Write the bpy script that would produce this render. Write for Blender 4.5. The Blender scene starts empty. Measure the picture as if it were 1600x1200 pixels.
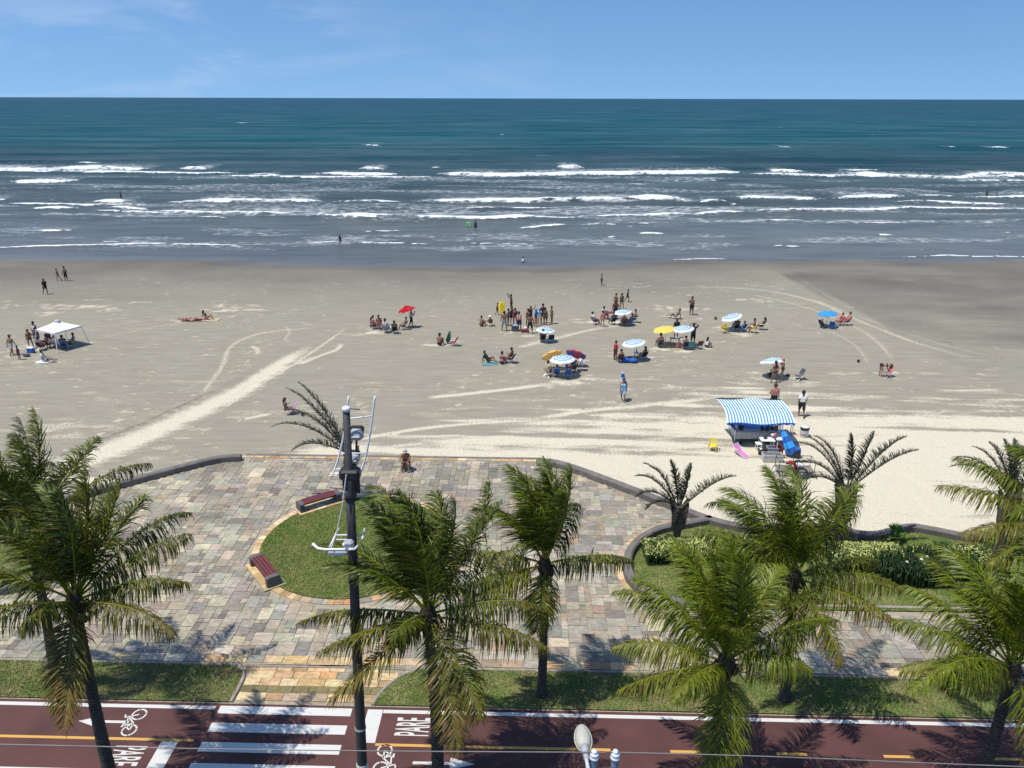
import bpy, math, random
import numpy as np
from mathutils import Vector, Matrix

R = math.radians
rng = np.random.default_rng(7)
random.seed(7)
SC = bpy.context.scene
COL = SC.collection

# ------------------------------------------------------------------ camera
CAM_H = 20.0
PITCH = 20.4
F_PX = 1203.0
cam_d = bpy.data.cameras.new('camera')
cam = bpy.data.objects.new('camera', cam_d)
COL.objects.link(cam)
cam_d.sensor_fit = 'HORIZONTAL'
cam_d.sensor_width = 36.0
cam_d.lens = F_PX / 1600.0 * 36.0
cam_d.clip_start = 0.2
cam_d.clip_end = 60000
CAM_ROT = Matrix.Rotation(R(90 - PITCH), 4, 'X') @ Matrix.Rotation(R(0.14), 4, 'Z')
cam.matrix_world = Matrix.Translation((0, 0, CAM_H)) @ CAM_ROT
SC.camera = cam

# ------------------------------------------------------------------ sky, sun, exposure
SUN_EL = 69.0
SUN_AZ = 203.0            # direction (deg, from +X) in which the sun stands: left, a little behind the camera
world = bpy.data.worlds.new('World')
SC.world = world
world.use_nodes = True
wt = world.node_tree
wt.nodes.clear()
def wn(t, **k):
    n = wt.nodes.new(t)
    for a, b in k.items():
        setattr(n, a, b)
    return n
w_out = wn('ShaderNodeOutputWorld')
w_bg = wn('ShaderNodeBackground')
w_bg.inputs['Strength'].default_value = 0.12
w_tc = wn('ShaderNodeTexCoord')
# the band of sky the picture shows is clear blue down to the horizon: lift the looked-up elevation
w_lift = wn('ShaderNodeVectorMath', operation='ADD')
w_lift.inputs[1].default_value = (0, 0, 0.20)
w_norm = wn('ShaderNodeVectorMath', operation='NORMALIZE')
w_sky = wn('ShaderNodeTexSky')
w_sky.sky_type = 'NISHITA'
w_sky.sun_disc = False
w_sky.sun_elevation = R(SUN_EL)
w_sky.sun_rotation = R(90 - SUN_AZ)
w_sky.altitude = 0
w_sky.air_density = 1.0
w_sky.dust_density = 0.3
w_sky.ozone_density = 2.0
w_hs = wn('ShaderNodeHueSaturation')
w_hs.inputs['Saturation'].default_value = 1.2
w_hs.inputs['Value'].default_value = 1.28
wt.links.new(w_tc.outputs['Generated'], w_lift.inputs[0])
wt.links.new(w_lift.outputs[0], w_norm.inputs[0])
wt.links.new(w_norm.outputs[0], w_sky.inputs['Vector'])
wt.links.new(w_sky.outputs['Color'], w_hs.inputs['Color'])
# thin cirrus
w_map = wn('ShaderNodeMapping')
w_map.inputs['Scale'].default_value = (5.0, 5.0, 26.0)
w_map.inputs['Rotation'].default_value = (0.0, R(4), 0)
w_n1 = wn('ShaderNodeTexNoise')
w_n1.inputs['Scale'].default_value = 1.0
w_n1.inputs['Detail'].default_value = 8
w_n1.inputs['Roughness'].default_value = 0.62
w_n1.inputs['Distortion'].default_value = 0.6
w_n2 = wn('ShaderNodeTexNoise')
w_n2.inputs['Scale'].default_value = 3.1
w_n2.inputs['Detail'].default_value = 2
w_r1 = wn('ShaderNodeMapRange')
w_r1.inputs['From Min'].default_value = 0.44
w_r1.inputs['From Max'].default_value = 0.80
w_r2 = wn('ShaderNodeMapRange')
w_r2.inputs['From Min'].default_value = 0.38
w_r2.inputs['From Max'].default_value = 0.60
w_sep = wn('ShaderNodeSeparateXYZ')
w_r3 = wn('ShaderNodeMapRange')          # the cirrus lies over the left part of the sea
w_r3.inputs['From Min'].default_value = 0.06
w_r3.inputs['From Max'].default_value = -0.12
w_m1 = wn('ShaderNodeMath', operation='MULTIPLY')
w_m2 = wn('ShaderNodeMath', operation='MULTIPLY')
w_m3 = wn('ShaderNodeMath', operation='MULTIPLY')
w_m3.inputs[1].default_value = 0.42
w_mix = wn('ShaderNodeMix', data_type='RGBA')
w_mix.inputs['B'].default_value = (6.0, 6.8, 8.0, 1)
wt.links.new(w_tc.outputs['Generated'], w_map.inputs['Vector'])
wt.links.new(w_map.outputs['Vector'], w_n1.inputs['Vector'])
wt.links.new(w_tc.outputs['Generated'], w_n2.inputs['Vector'])
wt.links.new(w_n1.outputs['Fac'], w_r1.inputs['Value'])
wt.links.new(w_n2.outputs['Fac'], w_r2.inputs['Value'])
wt.links.new(w_tc.outputs['Generated'], w_sep.inputs[0])
wt.links.new(w_sep.outputs['X'], w_r3.inputs['Value'])
wt.links.new(w_r1.outputs[0], w_m1.inputs[0])
wt.links.new(w_r2.outputs[0], w_m1.inputs[1])
wt.links.new(w_m1.outputs[0], w_m2.inputs[0])
wt.links.new(w_r3.outputs[0], w_m2.inputs[1])
wt.links.new(w_m2.outputs[0], w_m3.inputs[0])
wt.links.new(w_m3.outputs[0], w_mix.inputs['Factor'])
wt.links.new(w_hs.outputs['Color'], w_mix.inputs['A'])
wt.links.new(w_mix.outputs['Result'], w_bg.inputs['Color'])
wt.links.new(w_bg.outputs[0], w_out.inputs['Surface'])

sun_d = bpy.data.lights.new('sun', 'SUN')
sun = bpy.data.objects.new('sun', sun_d)
COL.objects.link(sun)
sun_d.energy = 4.6
sun_d.angle = R(0.53)
sun_d.color = (1.0, 0.965, 0.90)
sdir = Vector((math.cos(R(SUN_AZ)) * math.cos(R(SUN_EL)), math.sin(R(SUN_AZ)) * math.cos(R(SUN_EL)), math.sin(R(SUN_EL))))
sun.rotation_euler = sdir.to_track_quat('Z', 'Y').to_euler()
sun.location = sdir * 60

SC.view_settings.view_transform = 'Standard'
SC.view_settings.look = 'None'
SC.view_settings.gamma = 1.0
SC.view_settings.use_curve_mapping = False
SC.view_settings.exposure = 0.0
SC.cycles.max_bounces = 6
SC.cycles.transparent_max_bounces = 8
SC.cycles.use_denoising = True

# ------------------------------------------------------------------ helpers: measuring the place from the photograph
_CR = np.array(CAM_ROT.to_3x3())
def ray(px, py):
    d = _CR @ np.array(((px - 800) / F_PX, (600 - py) / F_PX, -1.0))
    return d / np.linalg.norm(d)
def g(px, py, z=0.0):
    """ground point (height z) seen at a photo pixel"""
    d = ray(px, py)
    t = (z - CAM_H) / d[2]
    return np.array((d[0] * t, d[1] * t, z))
def gd(px, py, y):
    """point seen at a photo pixel at distance y out from the building"""
    d = ray(px, py)
    t = y / d[1]
    return np.array((d[0] * t, y, CAM_H + d[2] * t))

def smooth(a, b, x):
    t = np.clip((x - a) / (b - a), 0, 1)
    return t * t * (3 - 2 * t)
_LAT = np.random.default_rng(11).random((256, 256))
def vnoise(x, y):
    xi = np.floor(x).astype(int); yi = np.floor(y).astype(int)
    fx = x - xi; fy = y - yi
    fx = fx * fx * (3 - 2 * fx); fy = fy * fy * (3 - 2 * fy)
    a = _LAT[xi & 255, yi & 255]; b = _LAT[(xi + 1) & 255, yi & 255]
    c = _LAT[xi & 255, (yi + 1) & 255]; d = _LAT[(xi + 1) & 255, (yi + 1) & 255]
    return (a * (1 - fx) + b * fx) * (1 - fy) + (c * (1 - fx) + d * fx) * fy
def fbm(x, y, o=4, s=0.0):
    v = 0; a = 0.5; n = 0
    for k in range(o):
        v = v + a * vnoise(x * 2 ** k + 17.3 * k + s, y * 2 ** k + 9.1 * k + s * 1.7); n += a; a *= 0.5
    return v / n

SEA_Z = -1.0
_SH = [(-900, 402), (-300, 400), (0, 403), (90, 405), (180, 404), (300, 405), (420, 411), (560, 414), (700, 415), (830, 416), (950, 413), (1040, 407),
       (1150, 408), (1250, 408), (1340, 405), (1420, 408), (1500, 409), (1600, 405), (1900, 404), (2500, 402)]
_shp = np.array([g(a, b, SEA_Z) for a, b in _SH])
def shore_y(x):
    return np.interp(x, _shp[:, 0], _shp[:, 1])
def sand_z(x, y):
    """beach level: nearly flat by the promenade, falling gently to the water"""
    ys = shore_y(x)
    t = (y - 46.0) / (ys - 46.0)
    return np.where(t < 0, -0.15, -0.15 + (SEA_Z + 0.15) * t)
def gs(px, py):
    z = -0.3
    for _ in range(6):
        p = g(px, py, z)
        z = float(sand_z(p[0], p[1]))
    return np.array((p[0], p[1], z))

CITY_A = R(-1.5)
def W(u, v, z=0.0):
    c, s = math.cos(CITY_A), math.sin(CITY_A)
    return np.array((u * c - v * s, 21.1 + u * s + v * c, z))
def UV(p):
    c, s = math.cos(CITY_A), math.sin(CITY_A)
    x, y = p[0], p[1] - 21.1
    return np.array((x * c + y * s, -x * s + y * c))

# ------------------------------------------------------------------ helpers: materials
MATS = {}
def nodes_of(m):
    return m.node_tree.nodes, m.node_tree.links
def mat(name, col, rough=0.7, var=0.12, scale=8.0, bump=0.0, bscale=60.0, spec=0.4, metal=0.0, trans=0.0, coat=0.0):
    """procedural material: base colour broken up by noise, optional fine relief"""
    if name in MATS:
        return MATS[name]
    m = bpy.data.materials.new(name); m.use_nodes = True
    N, L = nodes_of(m)
    b = N['Principled BSDF']
    b.inputs['Roughness'].default_value = rough
    b.inputs['Metallic'].default_value = metal
    b.inputs['Specular IOR Level'].default_value = spec
    if trans:
        b.inputs['Subsurface Weight'].default_value = 0.0
    tc = N.new('ShaderNodeTexCoord')
    no = N.new('ShaderNodeTexNoise'); no.inputs['Scale'].default_value = scale; no.inputs['Detail'].default_value = 5
    L.new(tc.outputs['Object'], no.inputs['Vector'])
    mr = N.new('ShaderNodeMapRange'); mr.inputs['From Min'].default_value = 0.25; mr.inputs['From Max'].default_value = 0.75
    mr.inputs['To Min'].default_value = 1 - var; mr.inputs['To Max'].default_value = 1 + var
    L.new(no.outputs['Fac'], mr.inputs['Value'])
    mx = N.new('ShaderNodeMix'); mx.data_type = 'RGBA'; mx.blend_type = 'MULTIPLY'; mx.inputs['Factor'].default_value = 1
    mx.inputs['A'].default_value = (*col, 1)
    L.new(mr.outputs[0], mx.inputs['B'])
    L.new(mx.outputs['Result'], b.inputs['Base Color'])
    if bump:
        n2 = N.new('ShaderNodeTexNoise'); n2.inputs['Scale'].default_value = bscale; n2.inputs['Detail'].default_value = 4
        L.new(tc.outputs['Object'], n2.inputs['Vector'])
        bp = N.new('ShaderNodeBump'); bp.inputs['Strength'].default_value = bump; bp.inputs['Distance'].default_value = 0.02
        L.new(n2.outputs['Fac'], bp.inputs['Height']); L.new(bp.outputs[0], b.inputs['Normal'])
    MATS[name] = m
    return m
def srgb(r, g_, b):
    f = lambda c: (c / 255 / 12.92) if c <= 10 else ((c / 255 + 0.055) / 1.055) ** 2.4
    return (f(r), f(g_), f(b))

# ------------------------------------------------------------------ helpers: objects
def props(o, label=None, cat=None, group=None, kind=None):
    if label: o['label'] = label
    if cat: o['category'] = cat
    if group: o['group'] = group
    if kind: o['kind'] = kind
    return o
def link(o, parent=None):
    COL.objects.link(o)
    if parent is not None: o.parent = parent
    return o
def empty(name, loc, rz=0.0, label=None, cat=None, group=None):
    o = bpy.data.objects.new(name, None)
    o.empty_display_size = 0.2
    o.location = loc; o.rotation_euler = (0, 0, rz)
    link(o)
    return props(o, label, cat, group)
def mesh_np(name, v, f, mats=(), smooth_=False, mi=None, attrs=None):
    """v (n,3); f list of index tuples or an (m,k) array"""
    me = bpy.data.meshes.new(name)
    v = np.asarray(v, dtype=np.float32)
    if isinstance(f, np.ndarray):
        m, k = f.shape
        me.vertices.add(len(v)); me.vertices.foreach_set('co', v.ravel())
        me.loops.add(m * k); me.loops.foreach_set('vertex_index', f.astype(np.int32).ravel())
        me.polygons.add(m)
        me.polygons.foreach_set('loop_start', np.arange(0, m * k, k, dtype=np.int32))
        me.update(calc_edges=True)
    else:
        me.from_pydata([tuple(map(float, p)) for p in v], [], f)
        me.update()
    for q in mats: me.materials.append(q)
    if mi is not None: me.polygons.foreach_set('material_index', np.asarray(mi, dtype=np.int32))
    me.polygons.foreach_set('use_smooth', np.full(len(me.polygons), smooth_))
    for k, a in (attrs or {}).items():
        a = np.asarray(a, dtype=np.float32)
        if a.ndim == 1:
            at = me.attributes.new(k, 'FLOAT', 'POINT'); at.data.foreach_set('value', a)
        else:
            at = me.attributes.new(k, 'FLOAT_COLOR', 'POINT')
            if a.shape[1] == 3: a = np.hstack([a, np.ones((len(a), 1), np.float32)])
            at.data.foreach_set('color', a.ravel())
    return me
def obj(name, me, parent=None, loc=None, rz=None):
    o = bpy.data.objects.new(name, me)
    link(o, parent)
    if loc is not None: o.location = loc
    if rz is not None: o.rotation_euler = (0, 0, rz)
    return o
def frame_of(d):
    d = d / (np.linalg.norm(d) + 1e-9)
    a = np.array((0, 0, 1.0)) if abs(d[2]) < 0.9 else np.array((1.0, 0, 0))
    x = np.cross(a, d); x /= np.linalg.norm(x)
    return x, np.cross(d, x)
class MB:
    """collects shapes of ONE part"""
    def __init__(s): s.v = []; s.f = []; s.m = []
    def add(s, v, f, m=0):
        o = len(s.v); s.v.extend([tuple(map(float, p)) for p in v]); s.f.extend([tuple(i + o for i in q) for q in f]); s.m.extend([m] * len(f)); return s
    def box(s, c, d, m=0, rz=0.0, bev=0.0, tilt=None):
        x, y, z = d[0] / 2, d[1] / 2, d[2] / 2
        b = min(bev, x * .9, y * .9, z * .9)
        if b > 0:
            P = []; 
            for sz, ins in ((-z, b), (-z + b, 0), (z - b, 0), (z, b)):
                xx, yy = x - ins, y - ins
                k = b if ins == 0 else b * .3
                P += [(-xx + k, -yy, sz), (xx - k, -yy, sz), (xx, -yy + k, sz), (xx, yy - k, sz), (xx - k, yy, sz), (-xx + k, yy, sz), (-xx, yy - k, sz), (-xx, -yy + k, sz)]
            F = [tuple(range(7, -1, -1)), tuple(range(24, 32))]
            for r in range(3):
                for k in range(8):
                    F.append((r * 8 + k, r * 8 + (k + 1) % 8, r * 8 + 8 + (k + 1) % 8, r * 8 + 8 + k))
        else:
            P = [(-x, -y, -z), (x, -y, -z), (x, y, -z), (-x, y, -z), (-x, -y, z), (x, -y, z), (x, y, z), (-x, y, z)]
            F = [(3, 2, 1, 0), (4, 5, 6, 7), (0, 1, 5, 4), (1, 2, 6, 5), (2, 3, 7, 6), (3, 0, 4, 7)]
        M = Matrix.Rotation(rz, 3, 'Z')
        if tilt is not None: M = M @ tilt
        return s.add([tuple(M @ Vector(p) + Vector(c)) for p in P], F, m)
    def tube(s, pts, r, n=6, m=0, cap=True, closed=False):
        pts = [np.array(p, float) for p in pts]; k = len(pts)
        rs = r if hasattr(r, '__len__') else [r] * k
        V = []; X = None
        for i in range(k):
            if closed: d = pts[(i + 1) % k] - pts[i - 1]
            else: d = pts[min(i + 1, k - 1)] - pts[max(i - 1, 0)]
            d = d / (np.linalg.norm(d) + 1e-9)
            if X is None: X, Y = frame_of(d)
            else:
                X = X - d * X.dot(d); X = X / (np.linalg.norm(X) + 1e-9); Y = np.cross(d, X)
            for j in range(n):
                a = 2 * math.pi * j / n
                V.append(pts[i] + (X * math.cos(a) + Y * math.sin(a)) * rs[i])
        F = []
        for i in range(k if closed else k - 1):
            for j in range(n):
                a, b = i * n + j, i * n + (j + 1) % n
                c, d = ((i + 1) % k) * n + (j + 1) % n, ((i + 1) % k) * n + j
                F.append((a, b, c, d))
        if cap and not closed:
            F.append(tuple(range(n - 1, -1, -1))); F.append(tuple(range((k - 1) * n, k * n)))
        return s.add(V, F, m)
    def lathe(s, prof, n=16, m=0, c=(0, 0, 0), sx=1.0, sy=1.0):
        V = []; F = []
        for (r, z) in prof:
            for j in range(n):
                a = 2 * math.pi * j / n
                V.append((c[0] + r * sx * math.cos(a), c[1] + r * sy * math.sin(a), c[2] + z))
        for i in range(len(prof) - 1):
            for j in range(n):
                F.append((i * n + j, i * n + (j + 1) % n, (i + 1) * n + (j + 1) % n, (i + 1) * n + j))
        if prof[0][0] > 1e-4: F.append(tuple(range(n - 1, -1, -1)))
        if prof[-1][0] > 1e-4: F.append(tuple(range((len(prof) - 1) * n, len(prof) * n)))
        return s.add(V, F, m)
    def blob(s, c, r, n=10, k=7, m=0, rot=None):
        V = []; F = []
        for i in range(k + 1):
            t = math.pi * i / k
            for j in range(n):
                a = 2 * math.pi * j / n
                p = Vector((r[0] * math.sin(t) * math.cos(a), r[1] * math.sin(t) * math.sin(a), -r[2] * math.cos(t)))
                if rot is not None: p = rot @ p
                V.append((p.x + c[0], p.y + c[1], p.z + c[2]))
        for i in range(k):
            for j in range(n):
                F.append((i * n + j, i * n + (j + 1) % n, (i + 1) * n + (j + 1) % n, (i + 1) * n + j))
        return s.add(V, F, m)
    def mesh(s, name, mats, smooth_=False):
        if not isinstance(mats, (list, tuple)): mats = [mats]
        return mesh_np(name, s.v, s.f, mats, smooth_, s.m)
    def build(s, name, mats, parent=None, smooth_=False, loc=None, rz=None):
        return obj(name, s.mesh(name, mats, smooth_), parent, loc, rz)
def catmull(P, n=8, closed=False):
    P = [np.array(p, float) for p in P]; k = len(P); out = []
    for i in range(k if closed else k - 1):
        if closed: a, b, c, d = P[i - 1], P[i], P[(i + 1) % k], P[(i + 2) % k]
        else: a, b, c, d = P[max(i - 1, 0)], P[i], P[i + 1], P[min(i + 2, k - 1)]
        for j in range(n):
            t = j / n
            out.append(0.5 * ((2 * b) + (-a + c) * t + (2 * a - 5 * b + 4 * c - d) * t * t + (-a + 3 * b - 3 * c + d) * t ** 3))
    if not closed: out.append(P[-1])
    return np.array(out)
def in_poly(P, x, y):
    P = np.asarray(P); x = np.asarray(x, float); y = np.asarray(y, float)
    c = np.zeros(x.shape, bool); j = len(P) - 1
    for i in range(len(P)):
        xi, yi, xj, yj = P[i][0], P[i][1], P[j][0], P[j][1]
        c ^= ((yi > y) != (yj > y)) & (x < (xj - xi) * (y - yi) / (yj - yi + 1e-12) + xi)
        j = i
    return c
def seg_dist(P, x, y):
    """distance to a polyline, signed side and position along it"""
    best = np.full(x.shape, 1e9); side = np.zeros(x.shape); along = np.zeros(x.shape)
    P = np.asarray(P)[:, :2]; acc = 0.0
    tot = np.linalg.norm(np.diff(P, axis=0), axis=1).sum()
    for a, b in zip(P[:-1], P[1:]):
        d = b - a; L = np.hypot(*d)
        t = np.clip(((x - a[0]) * d[0] + (y - a[1]) * d[1]) / (L * L + 1e-12), 0, 1)
        dx = x - a[0] - t * d[0]; dy = y - a[1] - t * d[1]
        q = np.hypot(dx, dy); k = q < best
        best = np.where(k, q, best); side = np.where(k, np.sign(d[0] * dy - d[1] * dx), side); along = np.where(k, (acc + t * L) / tot, along)
        acc += L
    return best, side, along
def grid_faces(nx, ny):
    i = np.arange(nx - 1); j = np.arange(ny - 1)
    I, J = np.meshgrid(i, j, indexing='ij')
    a = (I * ny + J).ravel()
    return np.stack([a, a + ny, a + ny + 1, a + 1], 1)
def axis(core, far, ratio=1.25):
    """regular samples with ever coarser ones out to ±far"""
    lo, hi = [], []
    st = core[1] - core[0]; p = core[0]
    while p > far[0]:
        st *= ratio; p -= st; lo.append(p)
    st = core[-1] - core[-2]; p = core[-1]
    while p < far[1]:
        st *= ratio; p += st; hi.append(p)
    return np.array(lo[::-1] + list(core) + hi)

# ================================================================== THE SETTING
# places of the people's camps, where the sand is trodden up (filled in below, used by the sand)
CAMPS = [(90, 545, 3.5), (310, 498, 3), (605, 515, 3.5), (640, 510, 1.5), (692, 538, 2.0), (760, 508, 2.2), (815, 515, 4), (853, 533, 2), (782, 566, 2.5),
         (882, 585, 3), (960, 505, 4.0), (985, 560, 3), (1055, 540, 3.5), (1070, 496, 2.5), (1155, 515, 4), (1303, 510, 2.5), (1215, 590, 3), (1384, 586, 2.5), (973, 627, 1.5), (1105, 545, 1.5), (870, 600, 3), (1190, 470, 3), (1050, 480, 4), (350, 480, 4), (130, 480, 6), (40, 475, 4)]
# ---- sand
def build_sand():
    xs = axis(np.arange(-82, 82.01, 0.21), (-2500, 2500), 1.35)
    ys = []; y = 30.0
    while y < 128: ys.append(y); y += 0.11 + 0.0030 * max(0, y - 38)
    ys = np.array(ys)
    X, Y = np.meshgrid(xs, ys, indexing='ij')
    Z = sand_z(X, Y)
    # --- dryness: loose pale sand by the promenade, thinning out in wind-blown streaks
    n = fbm(X / 9 + Y * 0.06, Y / 0.75 + X * 0.10, 4)
    n_s = fbm(X / 2.2, Y / 0.5, 3, 5)
    n_b = fbm(X / 14, Y / 9, 3, 3)
    start = np.interp(X, [-40, -22, -12, -4, 4, 15, 21, 27, 40, 70], [41.0, 41.5, 46.0, 52, 55, 59.0, 59.0, 58.0, 58, 60])
    full = np.interp(X, [-40, -22, -12, -4, 4, 15, 21, 27, 40, 70], [36, 36.5, 40.0, 41.0, 42.5, 44.0, 44.5, 45.0, 45.5, 46])
    b = np.clip((start - Y) / (start - full), 0, 1.4)
    dry = smooth(0.22, 0.95, b * 0.85 + (n - 0.5) * 1.45 * smooth(0, .25, b) + (n_s - .5) * .7)
    # --- scattered pale scuffs over the damp flat
    sc = fbm(X / 2.4 + 31 - Y * .1, Y / 0.8 + 8, 3, 9)
    dens = 0.10 * smooth(75, 52, Y) + 0.05
    sc2 = fbm(X / 5.5 + Y * .2, Y / 1.1 - X * .05, 4, 61)
    dry = np.maximum(dry, 0.42 * smooth(0.72 - dens, 0.98 - dens, sc * .6 + .4 * sc2 + 0.5 * (n_b - .5)))
    spk = fbm(X / 0.9, Y / 0.45, 2, 71)
    dry = np.maximum(dry, 0.55 * smooth(0.80, 0.90, spk + .3 * (n_b - .5)))
    # lines of footprints crossing the flat
    fp = fbm(X / .33, Y / .33, 2, 51)
    paths = smooth(.035, .0, np.abs(fbm(X / 22, Y / 14, 3, 95) - .5)) + smooth(.03, 0, np.abs(fbm(X / 16 + 9, Y / 12, 3, 96) - .52))
    steps = np.clip(paths, 0, 1) * smooth(.56, .72, fp)
    Z = Z - .045 * steps * smooth(100, 90, Y)
    dry = np.maximum(dry, .38 * np.clip(paths, 0, 1) * smooth(.5, .75, 1 - fp))
    # --- trodden sand round the camps
    trod = np.zeros_like(X)
    for (px, py, r) in CAMPS:
        p = gs(px, py)
        q = ((X - p[0]) / (r * 1.35)) ** 2 + ((Y - p[1]) / (r * 0.8)) ** 2
        trod = np.maximum(trod, np.exp(-q))
    foot = fbm(X / 0.55, Y / 0.55, 3, 21)
    dry = np.maximum(dry, 0.78 * smooth(0.46, 0.86, foot * 0.55 + trod * 0.34 + (sc - .5) * .6 + (sc2 - .5) * .4 - 0.02) * smooth(0.1, .6, trod))
    rough = np.maximum(smooth(.3, 1, dry), trod * .8)
    Z = Z + (foot - 0.5) * 0.07 * rough + (fbm(X / 3, Y / 3, 3, 2) - .5) * 0.06 * smooth(.3, 1, dry)
    Z = Z + (fbm(X / 1.6, Y / 0.9, 3, 14) - .5) * 0.016 * smooth(95, 70, Y)
    dark = np.zeros_like(X)
    # --- vehicle tracks
    def track(pts, w, d=0.9, rut=0.03, edge=None, dk=0.0, feather=0.0, taper=0.0):
        nonlocal dry, Z, dark
        P = catmull([gs(*p) for p in pts], 6)
        x0, x1 = P[:, 0].min() - 4, P[:, 0].max() + 4; y0, y1 = P[:, 1].min() - 4, P[:, 1].max() + 4
        k = (X > x0) & (X < x1) & (Y > y0) & (Y < y1)
        q, s, al = seg_dist(P, X[k], Y[k])
        ends = smooth(0, .10, al) * smooth(1, .72, al)
        nn = fbm(X[k] / 1.1, Y[k] / 0.35, 3, 4)
        nf = fbm(X[k] / 2.6 + Y[k] * .3, Y[k] / 0.22, 2, 6)
        ww = w * (0.8 + 0.4 * nn) * (1 - taper * al) + feather * (nf - .35) * (s < 0)
        a = smooth(ww * 1.25, ww * 0.1, q) * ends
        dry[k] = np.maximum(dry[k], d * a * (0.75 + .5 * nn).clip(0, 1))
        Z[k] = Z[k] - rut * a + rut * 0.8 * np.exp(-((q - w) / 0.12) ** 2) * ends
        if dk:
            dark[k] = np.maximum(dark[k], dk * smooth(.15, .02, np.abs(q - w * 0.95 - .35 * (nn - .5))) * (s > 0) * (0.4 + .9 * nn).clip(0, 1) * smooth(0.0, .1, al) * smooth(.62, .45, al))
    track([(60, 760), (120, 722), (200, 690), (300, 645), (380, 606), (440, 566), (505, 528)], 1.75, 1.0, 0.06, dk=0.45, feather=1.5, taper=.62)
    track([(310, 622), (345, 575), (362, 540), (410, 520), (480, 513), (545, 503)], 0.28, 0.55, 0.02)
    track([(340, 640), (420, 585), (500, 555), (530, 540)], 0.35, 0.6, 0.03)
    track([(330, 650), (410, 598), (470, 562), (530, 520), (550, 500)], 0.22, 0.7, 0.03)
    track([(462, 572), (500, 556), (526, 546), (532, 538), (515, 545)], 0.30, 0.8, 0.03)
    track([(392, 540), (402, 546), (400, 556)], 0.25, 0.8, 0.02)
    track([(445, 508), (452, 520), (446, 530), (462, 540)], 0.2, 0.5, 0.02)
    track([(60, 520), (200, 505), (330, 485), (470, 475)], 0.25, 0.3, 0.015)
    track([(120, 535), (260, 508), (400, 488), (500, 470)], 0.3, 0.32, 0.015)
    track([(1050, 448), (1180, 452), (1270, 470), (1340, 500), (1430, 535), (1520, 560), (1640, 588)], 0.45, 0.5, 0.03)
    track([(1150, 455), (1240, 475), (1300, 495), (1355, 522), (1390, 556), (1400, 590)], 0.35, 0.42, 0.02)
    track([(1255, 462), (1330, 490), (1420, 522), (1510, 548), (1640, 575)], 0.3, 0.36, 0.02)
    track([(1290, 515), (1330, 535), (1352, 560), (1358, 580)], 0.3, 0.35, 0.02)
    track([(545, 690), (640, 672), (760, 660), (900, 655)], 0.35, 0.8, 0.02)
    track([(660, 622), (760, 612), (860, 600), (900, 596)], 0.45, 0.85, 0.02)
    track([(830, 655), (930, 640), (1020, 632), (1160, 616)], 0.5, 0.8, 0.02)
    track([(500, 720), (590, 700), (700, 690)], 0.3, 0.7, 0.02)
    track([(800, 545), (870, 528), (940, 512), (1000, 508)], 0.5, 0.6, 0.02)
    track([(380, 655), (430, 645)], 0.35, 0.8, 0.01)
    track([(880, 700), (1000, 690), (1150, 665), (1300, 660)], 0.5, 0.5, 0.03)
    # --- wetness near the water, and the darker flat on the right
    wb = np.array([gs(*p)[:2] for p in [(-600, 455), (0, 452), (200, 450), (500, 446), (800, 444), (1000, 446), (1150, 436), (1235, 440), (1310, 472), (1350, 500), (1420, 528), (1500, 545), (1600, 562), (1900, 600)]])
    o = np.argsort(wb[:, 0]); wy = np.interp(X, wb[o, 0], wb[o, 1])
    sharp = smooth(20, 50, X + 10 * (fbm(X / 16, Y / 8, 3, 77) - .5))
    wn_ = (fbm(X / 12, Y / 4, 4, 8) - .5)
    q = (Y - wy) + wn_ * 11 + 7 * (fbm(X / 30, Y / 10, 3, 91) - .5) * sharp
    wet = smooth(-17, 19, q) * (1 - sharp) * .92 + smooth(-3.5, 11, q + 6 * (n - .5)) * sharp * (0.26 + 1.5 * (fbm(X / 11, Y / 4, 4, 12) - .42) + .013 * q).clip(0.05, .9)
    ys_ = shore_y(X)
    wet = np.maximum(wet, smooth(9, 2.0, ys_ - Y + wn_ * 4))
    dark = np.maximum(dark, sharp * 0.6 * smooth(0.3, 0.05, np.abs(q + .4)) * smooth(.5, .65, fbm(X / 1.2, Y / 1.2, 2, 33)) * smooth(.42, .55, fbm(X / 6, Y / 6, 2, 35)))
    film = smooth(3.5, 0.3, ys_ - Y + wn_ * 3)
    # drop the sheet clearly below the promenade where that lies above it
    Z = np.where(Y < 43.0, np.minimum(Z, -0.10), Z)
    V = np.stack([X.ravel(), Y.ravel(), Z.ravel()], 1)
    m = bpy.data.materials.new('sand'); m.use_nodes = True
    N, L = nodes_of(m); B = N['Principled BSDF']
    at = lambda nm: (lambda a: (setattr(a, 'attribute_name', nm), a)[1])(N.new('ShaderNodeAttribute'))
    a_d, a_w, a_k, a_f = at('dry'), at('wet'), at('dark'), at('film')
    tc = N.new('ShaderNodeTexCoord')
    def noise(sc, det, vec=None):
        q = N.new('ShaderNodeTexNoise'); q.inputs['Scale'].default_value = sc; q.inputs['Detail'].default_value = det
        L.new(vec or tc.outputs['Object'], q.inputs['Vector']); return q
    mp = N.new('ShaderNodeMapping'); mp.inputs['Scale'].default_value = (0.35, 1.6, 1)
    L.new(tc.outputs['Object'], mp.inputs['Vector'])
    nf, nm_, nl = noise(7.0, 6), noise(1.4, 5, mp.outputs[0]), noise(0.09, 4)
    def mix(a, b, f, bl='MIX'):
        q = N.new('ShaderNodeMix'); q.data_type = 'RGBA'; q.blend_type = bl
        for s_, val in (('A', a), ('B', b), ('Factor', f)):
            if hasattr(val, 'links'): L.new(val, q.inputs[s_])
            elif s_ == 'Factor': q.inputs[s_].default_value = val
            else: q.inputs[s_].default_value = (*val, 1)
        return q.outputs['Result']
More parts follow.
